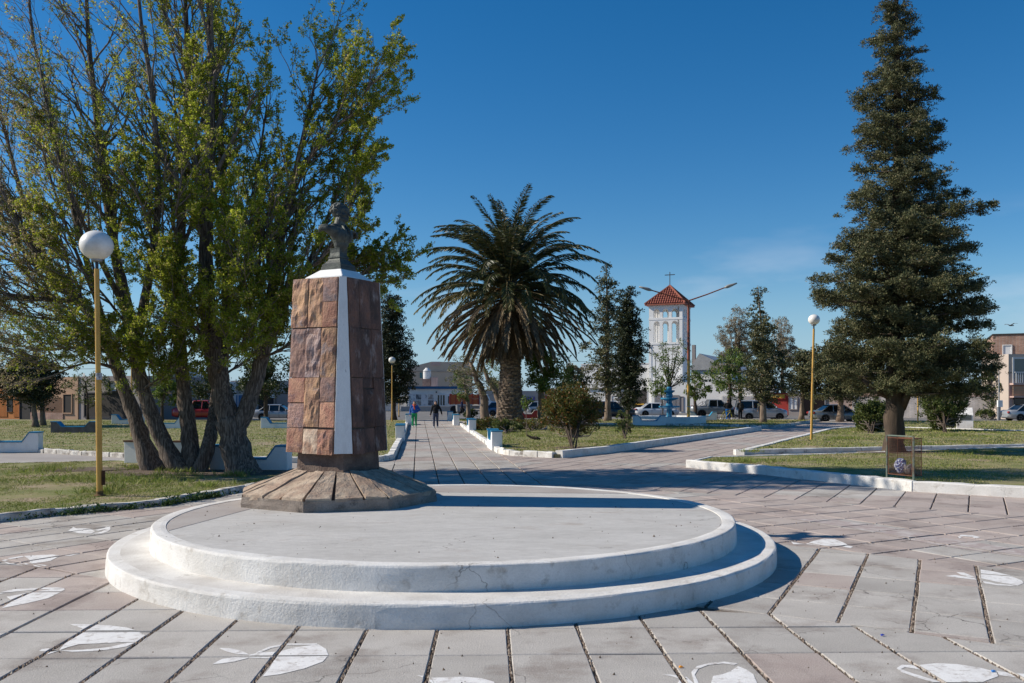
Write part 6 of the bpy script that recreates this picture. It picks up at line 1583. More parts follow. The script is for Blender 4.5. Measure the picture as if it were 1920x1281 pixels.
opening(r, 'garage_bay', (160, 236, 738, 781), w_dark, frame_dark, .1); opening(r, 'sign', (210, 223, 716, 733), w_white, black_metal, .05, out=.25)  # shade inside the open garage painted as a flat dark panel
for x0 in (155, 174): opening(r, 'parapet_block', (x0, x0 + 4, 700, 706.5), w_white, out=.0)
r = building('pale low house with white gable between the leaning trunks', 94, 262, 352, 722, w_dim)
for x0 in (293, 305): opening(r, 'air_conditioner', (x0, x0 + 6, 761, 771), w_white, out=.35)
opening(r, 'window', (322, 338, 745, 764), glass, frame_dark)
b = MB(); wd = at(352, 0, 94).x - at(262, 0, 94).x; zt = at(0, 722, 94).z
b.extrude_xz([(-wd * .05, zt), (wd * .52, zt), (wd * .24, zt + 1.7)], .1, 8.5); b.build('gable', w_white, r)
r = building('dim white house behind the forked trunks', 95, 352, 432, 716, w_white)
opening(r, 'window', (362, 376, 738, 756), glass, frame_white, bars=1); opening(r, 'door', (392, 404, 738, 779), w_dark, frame_dark)
r = building('beige shop row with blue and white door and grey shutter behind the silver saloon', 97, 432, 585, 714, w_dim)
opening(r, 'door', (437, 456, 741, 778), wallmat('door_blue', (.10, .22, .42)), frame_white, .09, bars=1); opening(r, 'doorway', (486, 512, 733, 778), w_dark, frame_dark, .06)
opening(r, 'sign', (508, 516, 732, 746), w_white, out=.3); opening(r, 'shutter', (518, 556, 738, 778), w_grey, frame_dark, .06)
# --- shop at the end of the path, with the beige house behind it
r = building('white corner shop with deep blue fascia and postered windows at the end of the path', 126, 764, 866, 729, w_white, 10)
opening(r, 'fascia', (762, 868, 724.5, 729.5), w_navy, out=.35)
f = opening(r, 'shop_window', (768, 813, 739.5, 760.5), poster, frame_white, .10, bars=3, rows=1)
Yb = 126; ox = r.location.x
for i in range(4):
    for j in range(2):
        x0, x1 = 768.6 + i * 11.2, 778.6 + i * 11.2; y0, y1 = 740.2 + j * 10.4, 749.6 + j * 10.4
        a, c = at(x0, y1, Yb), at(x1, y0, Yb); b = MB(); b.box2(a.x - ox, c.x - ox, -.050, -.020, a.z, c.z)
        b.build('poster', M('poster_%d' % ((i + 2 * j) % 4), [(.66, .66, .66), (.10, .11, .13), (.62, .62, .64), (.30, .26, .24)][(i + 2 * j) % 4], [(.42, .42, .44), (.35, .36, .38), (.30, .30, .33), (.60, .58, .56)][(i + 2 * j) % 4], scale=2.2, mid=.55, soft=.06, rough=.3, bump=0, grain=0), f)
opening(r, 'door', (820.5, 834, 741, 760), glass, frame_white, .12, bars=2)
opening(r, 'window', (840, 856, 743, 757), glass, frame_white, .10, bars=1)
b = MB(); zt = at(0, 724.5, Yb).z; ox = r.location.x
b.box((at(796, 0, Yb).x - ox, 3, zt + .55), (1.1, 1.1, 1.1)); b.build('tank_stand', brick_red, r)
b = MB(); b.lathe([(.55, 0), (.58, .3), (.58, 1.2), (.30, 1.5), (.2, 1.62)], 16, (at(797, 0, Yb).x - ox, 3, zt + 1.1)); b.build('water_tank', w_white, r, smooth=False)
b = MB(); b.lathe([(.60, 0), (.60, 1.35), (.5, 1.4)], 18, (at(810, 0, Yb).x - ox, 3, zt)); b.build('water_tank', w_pink, r)
opening(r, 'lamp', (817.5, 819.5, 734, 737), black_metal, out=.4)
r = building('two storey cream house with teal window behind the corner shop', 148, 758, 880, 690, w_cream, 12)
b = MB(); Yb = 148; ox = r.location.x; zt = at(0, 690, Yb).z; P = lambda x, y: (at(x, 0, Yb).x - ox, at(0, y, Yb).z)
b.extrude_xz([P(762, 690), P(876, 690), P(876, 679), P(822, 678.5), P(808, 678.5)], .02, 11.9); b.build('gable', w_cream, r)
opening(r, 'window', (787, 800, 698.5, 709), glass_teal, w_cream, .12, bars=1)
b = MB(); b.box2(P(758, 0)[0], P(880, 0)[0], -.10, .01, P(0, 697)[1], P(0, 696)[1]); b.build('ledge', w_cream, r)
b = MB(); b.box2(P(809, 0)[0], P(826, 0)[0], -.06, 11, P(0, 686)[1], P(0, 678.3)[1]); b.build('parapet', w_pink, r)
r = building('low grey wall along the pavement in front of the corner shop', 122.5, 752, 876, 762.5, w_dim, .5, 'wall')
r = building('pale low house left of the corner shop behind the dark tree', 128, 690, 762, 742, w_white, 8)
opening(r, 'window', (740, 752, 747, 757), glass, frame_white); opening(r, 'window', (716, 728, 747, 757), glass, frame_white)
r = building('dull shop row with purple sign boards seen through the trees behind the palm', 124, 900, 1075, 733, w_dim, 9)
opening(r, 'sign', (985, 1003, 744, 752), w_purple, out=.2); opening(r, 'shop_window', (985, 1003, 753, 768), glass, frame_dark, .1, bars=2); opening(r, 'sign', (1016, 1030, 743, 749), w_red, out=.2); opening(r, 'door', (930, 945, 745, 771), glass, frame_white, .1, bars=1); opening(r, 'window', (1038, 1062, 748, 764), glass, frame_white, .1, bars=2)
# --- church
r = building('low white parish building with garage doors left of the church tower', 121, 1090, 1216, 684.5, w_white, 12, coping=w_white, rot=GRID)
opening(r, 'garage_bay', (1148, 1158, 743, 770), w_white, w_grey, .10, rows=3); opening(r, 'garage_bay', (1162, 1184, 742, 770), w_white, w_grey, .10, rows=3); opening(r, 'gateway', (1189, 1212, 732, 768), w_dark, w_dark, .05); opening(r, 'ledge', (1100, 1187, 727, 729), w_grey, out=.25)
opening(r, 'gate_rail', (1190, 1208, 757, 759), w_yellow, out=.3)
Yt = 117.0; S = 4.45; tz = lambda y: CAM_H + (HOR - y) / FOC * Yt
tower = thing('church_tower', 'white church bell tower with arched openings, red tile pyramid roof and cross', 'church tower', (at(1258, 0, Yt).x, Yt + .8, 0), rad(-24.5))
h = S / 2; zA, zB, zC, zD, zE = tz(643), tz(601), tz(597), tz(577.5), tz(572)
tw = M('tower_white', (.80, .79, .77), (.72, .71, .69), scale=.6, mid=.55, soft=.2, rough=.9, bump=.15, bscale=8, grain=.03)
b = MB(); b.box2(-h, h, -h, h, -.07, zA); b.build('wall', tw, tower)
def arcade(z0, zs, z1, name, n=3, th=.40, pier=.62, col=.40):
    """four sides of arched openings between z0 and z1, springing at zs"""
    b = MB(); inner = S - 2 * pier; ow = (inner - (n - 1) * col) / n; seg = 8
    for k in range(4):
        A = Matrix.Rotation(k * PI / 2, 3, 'Z')
        def put(u0, u1, za, zb):
            vs = [A @ Vector(p) for p in ((u0, -h, za), (u1, -h, za), (u1, -h + th, za), (u0, -h + th, za), (u0, -h, zb), (u1, -h, zb), (u1, -h + th, zb), (u0, -h + th, zb))]
            b.add(vs, [(0,3,2,1),(4,5,6,7),(0,1,5,4),(1,2,6,5),(2,3,7,6),(3,0,4,7)])
        put(-h, -h + pier, z0, z1)
        for i in range(n):
            u0 = -h + pier + i * (ow + col); u1 = u0 + ow
            if i < n - 1: put(u1, u1 + col, z0, z1)
            rr = ow / 2; pts = [(u0 + rr - rr * math.cos(PI * s / seg), zs + rr * math.sin(PI * s / seg)) for s in range(seg + 1)]
            for s in range(seg):
                (xa, za), (xb, zb) = pts[s], pts[s + 1]
                vs = [A @ Vector(p) for p in ((xa, -h, za), (xb, -h, zb), (xb, -h, z1), (xa, -h, z1), (xa, -h + th, za), (xb, -h + th, zb), (xb, -h + th, z1), (xa, -h + th, z1))]
                b.add(vs, [(0,1,2,3), (7,6,5,4), (1,0,4,5)])
    return b.build(name, tw, tower)
arcade(zA + .001, tz(609), zB - .001, 'lower_arcade'); arcade(zC + .001, tz(586), zD - .001, 'upper_arcade')
for z0, z1, o_ in ((zB, zC, .04), (zD, zE, .05)):
    b = MB(); b.box2(-h - o_, h + o_, -h - o_, h + o_, z0, z1); b.build('ledge', tw, tower)
b = MB(); b.box2(-h - .06, h + .06, -h - .06, h + .06, zA - .28, zA - .02); b.build('sill_band', tw, tower)
for s in (-1, 1):
    b = MB(); b.box2(s * (h - .16) - .18, s * (h - .16) + .18, -h - .05, -h + .02, -.05, zA - .3); b.build('corner_pilaster', tw, tower)
roof_t = M('roof_tiles', (.34, .115, .075), (.25, .085, .06), scale=3, mid=.5, soft=.2, c3=(.48, .25, .18), scale3=2.2, mid3=.66, rough=.85, bump=.6, bscale=9, grain=.15)
e = h + .46; za, zp = zE + .02, tz(535)
b = MB(); b.add([(-e, -e, za), (e, -e, za), (e, e, za), (-e, e, za), (0, 0, zp), (-e, -e, za - .16), (e, -e, za - .16), (e, e, za - .16), (-e, e, za - .16)], [(0,1,4), (1,2,4), (2,3,4), (3,0,4), (8,7,6,5), (5,6,1,0), (6,7,2,1), (7,8,3,2), (8,5,0,3)]); roof = b.build('roof', roof_t, tower)
b = MB()                                                    # rows of barrel tiles
for k in range(4):
    A = Matrix.Rotation(k * PI / 2, 3, 'Z')
    for i in range(17):
        u = -e + .16 + i * (2 * e - .32) / 16; t1 = 1 - abs(u) / e
        if t1 < .06: continue
        nst = max(2, int(t1 * 9))
        for s in range(nst):
            f0, f1 = t1 * s / nst, t1 * (s + 1) / nst * .995
            p0 = A @ Vector((u, -e * (1 - f0), za + (zp - za) * f0 + .05)); p1 = A @ Vector((u, -e * (1 - f1), za + (zp - za) * f1 + .02)); b.tube([p0, p1], [.105, .085], 5, cap=False)
tag(b.build('roof_tile', roof_t, tower), kind='stuff')
b = MB()
for sx, sy in ((-1,-1),(1,-1),(1,1),(-1,1)): b.tube([(sx * e, sy * e, za + .06), (0, 0, zp + .06)], .13, 6)
tag(b.build('ridge_tile', roof_t, tower), kind='stuff')
b = MB(); zc = tz(508.5); b.tube([(0, 0, zp - .1), (0, 0, zc)], .055, 6); b.box((0, 0, tz(514)), (1.35, .10, .10)); b.build('cross', black_metal, tower)
r = thing('church', 'white church nave with grey metal gable roof right of its bell tower', 'church', (at(1330, 0, 122).x, 122, 0), GRID)
X0, X1 = at(1296, 0, 122).x - r.location.x, at(1372, 0, 122).x - r.location.x; ze, zr = CAM_H + (HOR - 693) / FOC * 122, CAM_H + (HOR - 668) / FOC * 122
b = MB(); b.box2(X0, X1, 0, 22, -.07, ze); b.build('wall', w_white, r)
b = MB(); xm = (X0 + X1) / 2 - 1.6
b.extrude_xz([(X0 - .3, ze - .05), (X1 + .3, ze - .05), (xm, zr + .4)], -.3, 22.3); b.build('roof', metal_roof, r)
b = MB(); b.box2(X0 + .1, X0 + .55, -.1, .5, zr - 1, zr + 1.6); b.build('chimney', w_grey, r)
opening_r = r; r['Y'] = 122; opening(r, 'window', (1322, 1334, 712, 735), glass, frame_white, .12, bars=1)
r = building('long white garden wall and annex with arched leaf shade behind the pickup', 113.5, 1222, 1452, 717, w_white, 4, 'wall', rot=GRID)
opening(r, 'door', (1275, 1281, 744, 771), w_grey, w_grey, .04)
for x0 in (1228, 1246, 1262): opening(r, 'grille', (x0, x0 + 10, 742, 768), w_white, w_grey, .07, bars=4)
b = MB(); x = face(r, 1352)[0]
for i in range(60): b.box2(x + i * .11, x + i * .11 + .035, -.12, -.06, .4, 2.2)
tag(b.build('fence_bar', w_white, r), kind='stuff')
# --- right side
r = building('red painted kiosk with yellow board and white cupboard beside the van', 100, 1416, 1478, 737, w_red, 5, rot=GRID)
opening(r, 'sign', (1441, 1472, 739.5, 747), w_yellow, w_red, .08, out=.05); b = None
r = building('grey workshop with white double door right of the red kiosk', 98.3, 1478.5, 1505, 733, w_grey, 6, rot=GRID)
opening(r, 'door', (1480, 1494, 746, 767), frame_white, w_grey, .08, bars=1)
r = building('dark open carport between workshop and pink brick house', 98, 1505, 1546, 742, w_dark, 7)
r = building('pink brick house with flat roof behind the grey saloon', 92, 1546, 1600, 739, brick_pink, 9, rot=GRID)
opening(r, 'gutter_pipe', (1546.5, 1548.5, 740, 783), grey_metal, out=.12)
r = building('pale brick wall with red brick top behind the rounded bush', 90.8, 1600, 1862, 744, brick_white, 3, 'wall', rot=GRID)
opening(r, 'brick_band', (1600, 1690, 733.5, 744.2), brick_red, out=.02); opening(r, 'pilaster', (1597.5, 1603, 735, 786), brick_white, out=.15)
opening(r, 'brick_band', (1780, 1862, 736, 744.2), brick_pink, out=.02)
r = building('tall bare red brick house with white window panel at the right edge', 86, 1862, 1990, 629, brick_red, 10, coping=w_dark, rot=GRID)
opening(r, 'window', (1881, 1896, 648, 668), frame_white, w_white, .08); opening(r, 'render', (1870, 1892, 680, 786), w_cream, out=.03)
r = building('white framed balcony house with slatted fascia and dark shop window at the right edge', 83, 1891, 2020, 664, wallmat('wall_beige', (.50, .42, .36)), 4.8)
opening(r, 'balcony_glass', (1901, 1990, 673, 718), glassmat('balcony_glass', (.10, .12, .12), .15), frame_white, .14, out=.02)
opening(r, 'wall_panel', (1892, 2015, 720.5, 786), w_pink, out=.02)
opening(r, 'shop_window', (1901, 1990, 748, 772), glass, frame_dark, .09, out=.05, bars=2)
b = MB(); ox = r.location.x; Yb = 83; P = lambda x, y: (at(x, 0, Yb).x - ox, at(0, y, Yb).z)
for i in range(22):
    x = P(1899, 0)[0] + i * .20; b.box2(x, x + .06, -.55, -.50, P(0, 718)[1], P(0, 698.5)[1])
b.box2(P(1897, 0)[0], P(1990, 0)[0], -.57, -.48, P(0, 699)[1], P(0, 697.5)[1]); b.build('railing', frame_white, r)
b = MB(); b.box2(P(1893, 0)[0], P(2000, 0)[0], -.62, .02, P(0, 722)[1], P(0, 718.5)[1]); b.build('balcony_floor', w_pink, r)
for i in range(6):
    y = 725 + i * 3.1; b = MB(); b.box2(P(1894, 0)[0], P(2000, 0)[0], -.50, -.44, P(0, y + 2.2)[1], P(0, y)[1]); b.build('slat', wood_slat, r)
b = MB(); b.box2(P(1893, 0)[0], P(2000, 0)[0], -.7, .02, P(0, 745.5)[1], P(0, 743)[1]); b.build('canopy', w_pink, r)
# overhead cables
for pts, lab in (([at(1010, 677, 105), at(1052, 677.5, 106), at(1100, 678, 108)], 'thin black overhead cable right of the palm'), ([at(1144, 683, 111), at(1218, 682.5, 111)], 'thin black cable running to the church tower'), ([at(740, 695, 120), at(800, 697, 121), at(880, 698, 122)], 'thin cable crossing in front of the cream house'), ([at(60, 690, 90), at(150, 692, 90), at(262, 690, 90)], 'thin overhead cable above the left houses')):
    b = MB(); b.tube(pts, .02, 4); tag(b.build('cable', black_metal), lab, 'cable')

# ================================================================== CARS
tyre_m = M('tyre', (.02, .02, .02), rough=.9, bump=0, grain=.1); rim_m = M('rim', (.50, .50, .51), (.25, .25, .26), scale=20, rough=.35, bump=0, metal=.6, spec=.5); lamp_red = M('tail_lamp', (.35, .02, .02), rough=.25, bump=0, grain=0, spec=.5); lamp_clear = M('head_lamp', (.60, .61, .62), rough=.15, bump=0, grain=0, spec=.6); car_glass = glassmat('car_glass', (.012, .015, .018), .05); trim_black = M('car_trim', (.025, .025, .027), rough=.6, bump=0, grain=.05)
def paintm(name, c, rough=.28, metal=.0):
    m = M(name, c, rough=rough, bump=0, grain=.03, metal=metal, spec=.5); m.node_tree.nodes['Principled BSDF'].inputs['Coat Weight'].default_value = .6; return m
def loft(b, st, m=0):
    """st: list of (x, half width, z bottom, z top, shoulder)"""
    vs = []; fs = []
    for x, w, z0, z1, sh in st:
        h_ = z1 - z0
        sec = [(w * .90, z0), (w * .985, z0 + h_ * .16), (w, z0 + h_ * .5), (w * .985, z0 + h_ * .80), (w * (.93 - sh * .2), z0 + h_ * .96), (w * (.78 - sh * .4), z1)]
        vs += [(x, y, z) for y, z in sec] + [(x, -y, z) for y, z in sec[::-1]]
    k = 12
    for i in range(len(st) - 1):
        for j in range(k): fs.append((i*k + j, (i+1)*k + j, (i+1)*k + (j+1) % k, i*k + (j+1) % k))
    fs += [tuple(range(k)), tuple((len(st)-1)*k + j for j in range(k - 1, -1, -1))]
    b.add(vs, fs, m)
SPEC = {  # length, width, wheelbase front/rear x, wheel radius, body stations (x, half w, z0, z1), glass house (belt x0,x1, roof x0,x1, belt z, roof z)
 'saloon': (4.5, 1.74, (1.35, -1.30), .315, [(2.22, .62, .34, .62), (2.12, .78, .24, .72), (1.75, .85, .20, .80), (1.0, .87, .20, .90), (.3, .87, .19, .92), (-.9, .87, .19, .93), (-1.5, .87, .20, .98), (-2.0, .83, .24, .97), (-2.22, .74, .34, .90), (-2.28, .66, .42, .80)], (1.12, -1.62, .35, -.92, .90, 1.45), (.28, -.62)),
 'hatch': (4.0, 1.70, (1.25, -1.2), .30, [(1.98, .62, .34, .64), (1.88, .78, .24, .76), (1.5, .84, .20, .88), (.9, .85, .20, .95), (.2, .85, .19, .97), (-.9, .85, .19, .99), (-1.5, .84, .20, 1.0), (-1.85, .80, .24, .98), (-1.98, .70, .36, .92)], (1.1, -1.85, .30, -1.35, .95, 1.50), (.25, -.75)),
 'pickup': (5.1, 1.88, (1.62, -1.55), .385, [(2.50, .70, .50, .86), (2.40, .88, .38, 1.02), (2.0, .93, .36, 1.08), (1.2, .94, .36, 1.14), (.6, .94, .34, 1.16), (-.9, .94, .34, 1.17), (-.95, .94, .34, 1.16), (-2.2, .93, .38, 1.16), (-2.52, .90, .46, 1.14)], (1.05, -.95, .45, -.72, 1.13, 1.80), (.05, -.85)),
 'van': (4.4, 1.80, (1.42, -1.30), .32, [(2.18, .66, .36, .78), (2.08, .84, .26, .92), (1.7, .89, .22, 1.04), (1.15, .90, .22, 1.14), (.4, .90, .20, 1.16), (-1.2, .90, .20, 1.18), (-2.1, .88, .24, 1.18), (-2.2, .84, .34, 1.12)], (1.28, -2.14, .45, -2.05, 1.12, 1.78), (.20, -.95)),
 'suv': (4.3, 1.80, (1.3, -1.3), .36, [(2.12, .66, .44, .84), (2.02, .84, .30, .98), (1.6, .89, .28, 1.04), (.9, .90, .28, 1.10), (0, .90, .27, 1.12), (-1.2, .90, .28, 1.14), (-1.95, .87, .32, 1.12), (-2.12, .80, .44, 1.02)], (1.05, -2.0, .35, -1.75, 1.07, 1.68), (.15, -.85)),
}
def make_car(kind, paint, label, loc, rz, group='cars parked along the streets', scale=1.0):
    Ln, Wd, (xf, xr), wr, st, (bx0, bx1, rx0, rx1, bz, rz_), pill = SPEC[kind]
    c = thing('parked_car', label, 'car', loc, rz, group)
    b = MB(); loft(b, [(x, w, z0, z1, .25 if 0 < i < len(st) - 1 else .6) for i, (x, w, z0, z1) in enumerate(st)]); bo = b.build('body', paint, c, smooth=True)
    wb, wt = Wd / 2 * .93, Wd / 2 * .76
    b = MB(); P = [(bx0, wb, bz), (bx1, wb, bz), (rx1, wt, rz_ - .05), (rx0, wt, rz_ - .05)]
    vs = [(x, y, z) for x, y, z in P] + [(x, -y, z) for x, y, z in P]
    b.add(vs, [(0,1,2,3), (7,6,5,4), (0,3,7,4), (3,2,6,7), (2,1,5,6)]); b.build('window', car_glass, c)
    b = MB()
    xs = [rx0 + .04 + (rx1 - rx0 - .08) * i / 6 for i in range(7)]; vs = []; fs = []
    for i, x in enumerate(xs):
        e = .02 * (1 - ((i - 3) / 3) ** 2); w = wt + .012
        vs += [(x, -w, rz_ - .065), (x, -w * .9, rz_ - .012 + e * .6), (x, 0, rz_ + e), (x, w * .9, rz_ - .012 + e * .6), (x, w, rz_ - .065)]
    for i in range(6):
        for j in range(4): fs.append((i*5 + j, i*5 + j + 1, (i+1)*5 + j + 1, (i+1)*5 + j))
    b.add(vs, fs); b.build('roof', paint, c, smooth=True)
    for s in (-1, 1):
        b = MB()
        for (xa, xb_) in ((bx0, rx0), (bx1, rx1)): b.tube([(xa, s * (wb - .005), bz - .03), (xb_, s * (wt + .002), rz_ - .05)], [.045, .04], 6)
        for xp in pill:
            t = (xp - bx1) / (bx0 - bx1); b.tube([(xp, s * (wb + .006), bz - .02), (rx1 + (rx0 - rx1) * min(1, max(0, (xp - rx1) / (rx0 - rx1))), s * (wt + .008), rz_ - .05)], [.038, .034], 6)
        b.tube([(rx0, s * (wt + .002), rz_ - .05), (rx1, s * (wt + .002), rz_ - .05)], .035, 6)
        b.build('window_frame', paint, c)
    for x in (xf, xr):
        for s in (-1, 1):
            y = s * (Wd / 2 - .082)
            b = MB(); b.lathe([(wr * .62, -.10), (wr * .95, -.10), (wr, -.06), (wr, .06), (wr * .95, .10), (wr * .62, .10)], 22, (0, 0, 0), axis='y'); w_ = b.build('wheel', tyre_m, c, loc=(x, y, wr))
            b = MB(); b.lathe([(.02, -.088), (wr * .2, -.095), (wr * .60, -.07), (wr * .66, -.10)], 20, axis='y') if s < 0 else b.lathe([(.02, .088), (wr * .2, .095), (wr * .60, .07), (wr * .66, .10)], 20, axis='y')
            for k in range(5):
                a = k * 2 * PI / 5; b.box((wr * .36 * math.cos(a), s * .092, wr * .36 * math.sin(a)), (.05, .03, .05))
            b.build('rim', rim_m, w_)
            b = MB(); b.lathe([(wr * 1.0, -.02), (wr * 1.13, -.02), (wr * 1.13, .008), (wr * 1.0, .008)], 24, (x, s * (Wd / 2), wr), axis='y', closed=True); b.build('wheel_arch', trim_black, c)
    z1 = st[1][3]; zr = st[-2][3]
    for s in (-1, 1):
        b = MB(); b.ball((st[1][0] - .05, s * Wd / 2 * .72, z1 - .10), (.16, .16, .08), 10, 6); b.build('headlight', lamp_clear, c, smooth=True)
        b = MB(); b.ball((st[-2][0] - .02, s * Wd / 2 * .80, zr - .14), (.14, .10, .11 if kind != 'pickup' else .2), 10, 6); b.build('tail_light', lamp_red, c, smooth=True)
        b = MB(); b.ball((bx0 - .18, s * (Wd / 2 + .06), bz + .04), (.06, .10, .07), 8, 6); b.build('mirror', paint, c, smooth=True)
    b = MB(); zz = st[0][2]
    b.box((st[0][0] - .02, 0, zz + .06), (.16, Wd * .70, .14)); b.box((st[-1][0] + .02, 0, zz + .06), (.16, Wd * .76, .14)); b.build('bumper', trim_black if kind in ('pickup', 'van') else paint, c, bevel=.03)
    b = MB()
    for s in (-1, 1):
        for xp in list(pill) + [bx0 - .12]: b.box((xp, s * (Wd / 2 * .998), bz * .62), (.012, .014, bz * .62))
        for xp in pill: b.box((xp + .26, s * (Wd / 2 + .004), bz - .10), (.16, .03, .03))
    b.build('door_seam', trim_black, c)
    if kind == 'pickup':
        b = MB(); b.box2(-2.42, -1.0, -.80, .80, 1.10, 1.172); b.build('bed', trim_black, c)
        b = MB(); b.tube([(-1.05, -.8, 1.15), (-1.15, -.75, 1.62), (-1.15, .75, 1.62), (-1.05, .8, 1.15)], .035, 6); b.tube([(-1.15, -.75, 1.60), (-1.75, -.82, 1.17)], .03, 6); b.tube([(-1.15, .75, 1.60), (-1.75, .82, 1.17)], .03, 6); b.build('roll_bar', grey_metal, c)
    if scale != 1: c.scale = (scale,) * 3
    return c
def spot(px, py): p = gr(px, py, -.058); return p
p_white = paintm('car_white', (.70, .71, .72)); p_silver = paintm('car_silver', (.36, .38, .40), metal=.35); p_grey = paintm('car_grey', (.20, .22, .24), metal=.35); p_dgrey = paintm('car_pickup_grey', (.26, .27, .27), metal=.35); p_blue = paintm('car_blue', (.02, .06, .14)); p_dark = paintm('car_dark', (.02, .028, .035)); p_red = paintm('car_red', (.32, .02, .025)); p_light = paintm('car_pale_blue', (.40, .44, .48), metal=.3)
make_car('saloon', p_white, 'white saloon parked behind the blue fountain', spot(1231, 781.3), 0)
make_car('pickup', p_dgrey, 'grey double cab pickup behind the two standing men', spot(1341, 782.5), 0)
make_car('van', p_light, 'pale silver small van parked right of the two standing men', spot(1427, 788), 0)
make_car('saloon', p_grey, 'dark grey saloon parked behind the slim tree trunk near the big conifer', spot(1570, 791), 0)
make_car('saloon', p_silver, 'bright silver saloon at the far right edge below the balcony', spot(1931, 789.5), 0)
make_car('saloon', p_silver, 'silver saloon parked left of the stone pedestal', spot(522, 787.5), 0, scale=.97)
make_car('suv', p_dark, 'dark blue upright car behind the silver saloon left of the pedestal', spot(556, 776.5), rad(168))
make_car('pickup', p_red, 'red pickup seen between the forked tree trunks', spot(384, 790), 0)
make_car('hatch', p_blue, 'dark blue hatchback parked behind the leaning trunks on the left', spot(258, 786.5), rad(180))
make_car('hatch', p_blue, 'dark blue car partly hidden by the bare tree trunks left of the palm', spot(945, 780), 0)
make_car('suv', p_dark, 'dark green car behind the open conifer trunk, left of the white saloon', spot(1146, 787), 0)
make_car('hatch', p_silver, 'small silver car glimpsed between palm trunk and the green tree', spot(1020, 777), 0)
t = thing('dump_truck', 'old tipper truck with orange slatted bed and white cab behind the curved trunks', 'truck', spot(888, 775.5), 0)
b = MB(); b.box2(-2.9, .55, -1.1, 1.1, 1.15, 2.35); bed = b.build('bed', wallmat('truck_orange', (.50, .13, .05)), t)
for i in range(6):
    b = MB(); b.box2(-2.85 + i * .68, -2.73 + i * .68, -1.17, 1.17, 1.1, 2.42); b.build('bed_rib', wallmat('truck_red', (.38, .07, .05)), bed)
b = MB(); b.box2(-2.9, 2.6, -.42, .42, .62, .95); b.build('chassis', wallmat('truck_grey', (.42, .40, .38)), t)
b = MB(); b.extrude_xz([(.75, .7), (2.9, .7), (2.9, 1.35), (2.1, 1.55), (1.75, 2.35), (.75, 2.4)], -1.05, 1.05); b.build('cab', p_white, t, bevel=.06)
b = MB(); b.extrude_xz([(1.0, 1.6), (1.95, 1.6), (1.68, 2.2), (1.0, 2.22)], -1.062, 1.062); b.build('window', car_glass, t)
for x in (2.0, -1.6, -2.35):
    for s in (-1, 1):
        b = MB(); b.lathe([(.25, -.14), (.46, -.14), (.48, 0), (.46, .14), (.25, .14)], 20, axis='y'); w_ = b.build('wheel', tyre_m, t, loc=(x, s * .9, .48))
        b = MB(); b.lathe([(.03, -.12 * 1), (.26, -.12)], 14, axis='y') if s < 0 else b.lathe([(.03, .12), (.26, .12)], 14, axis='y'); b.build('rim', rim_m, w_)
# bicycle
t = thing('bicycle', 'yellow framed bicycle leaning by the man in blue trousers', 'bicycle', gr(1362, 789.5), rad(12))
yb = M('bike_yellow', (.50, .42, .04), rough=.4, bump=0, spec=.5)
for x in (-.52, .52):
    b = MB(); n = 26
    vs = []; b.lathe([(.31, -.016), (.345, -.016), (.345, .016), (.31, .016)], n, axis='y', closed=True); w_ = b.build('wheel', tyre_m, t, loc=(x, 0, .345))
    b = MB()
    for k in range(10): a = 2 * PI * k / 10; b.tube([(0, 0, 0), (.32 * math.cos(a), 0, .32 * math.sin(a))], .005, 3)
    tag(b.build('spoke', rim_m, w_), kind='stuff')
b = MB()
for a, c in (((-.52, 0, .345), (-.05, 0, .32)), ((-.05, 0, .32), (-.2, 0, .86)), ((-.2, 0, .80), (-.52, 0, .345)), ((-.05, 0, .32), (.36, 0, .80)), ((-.19, 0, .78), (.34, 0, .86)), ((.33, 0, .95), (.40, 0, .72)), ((.40, 0, .72), (.52, 0, .345))): b.tube([a, c], .024, 8)
b.build('frame', yb, t)
b = MB(); b.tube([(.33, 0, .95), (.32, 0, 1.02)], .015, 6); b.tube([(.34, -.28, 1.03), (.30, 0, 1.03), (.34, .28, 1.03)], .016, 6); b.build('handlebar', black_metal, t)
b = MB(); b.ball((-.21, 0, .92), (.14, .07, .04), 10, 6); b.tube([(-.2, 0, .84), (-.21, 0, .92)], .014, 6); b.build('saddle', black_metal, t, smooth=True)

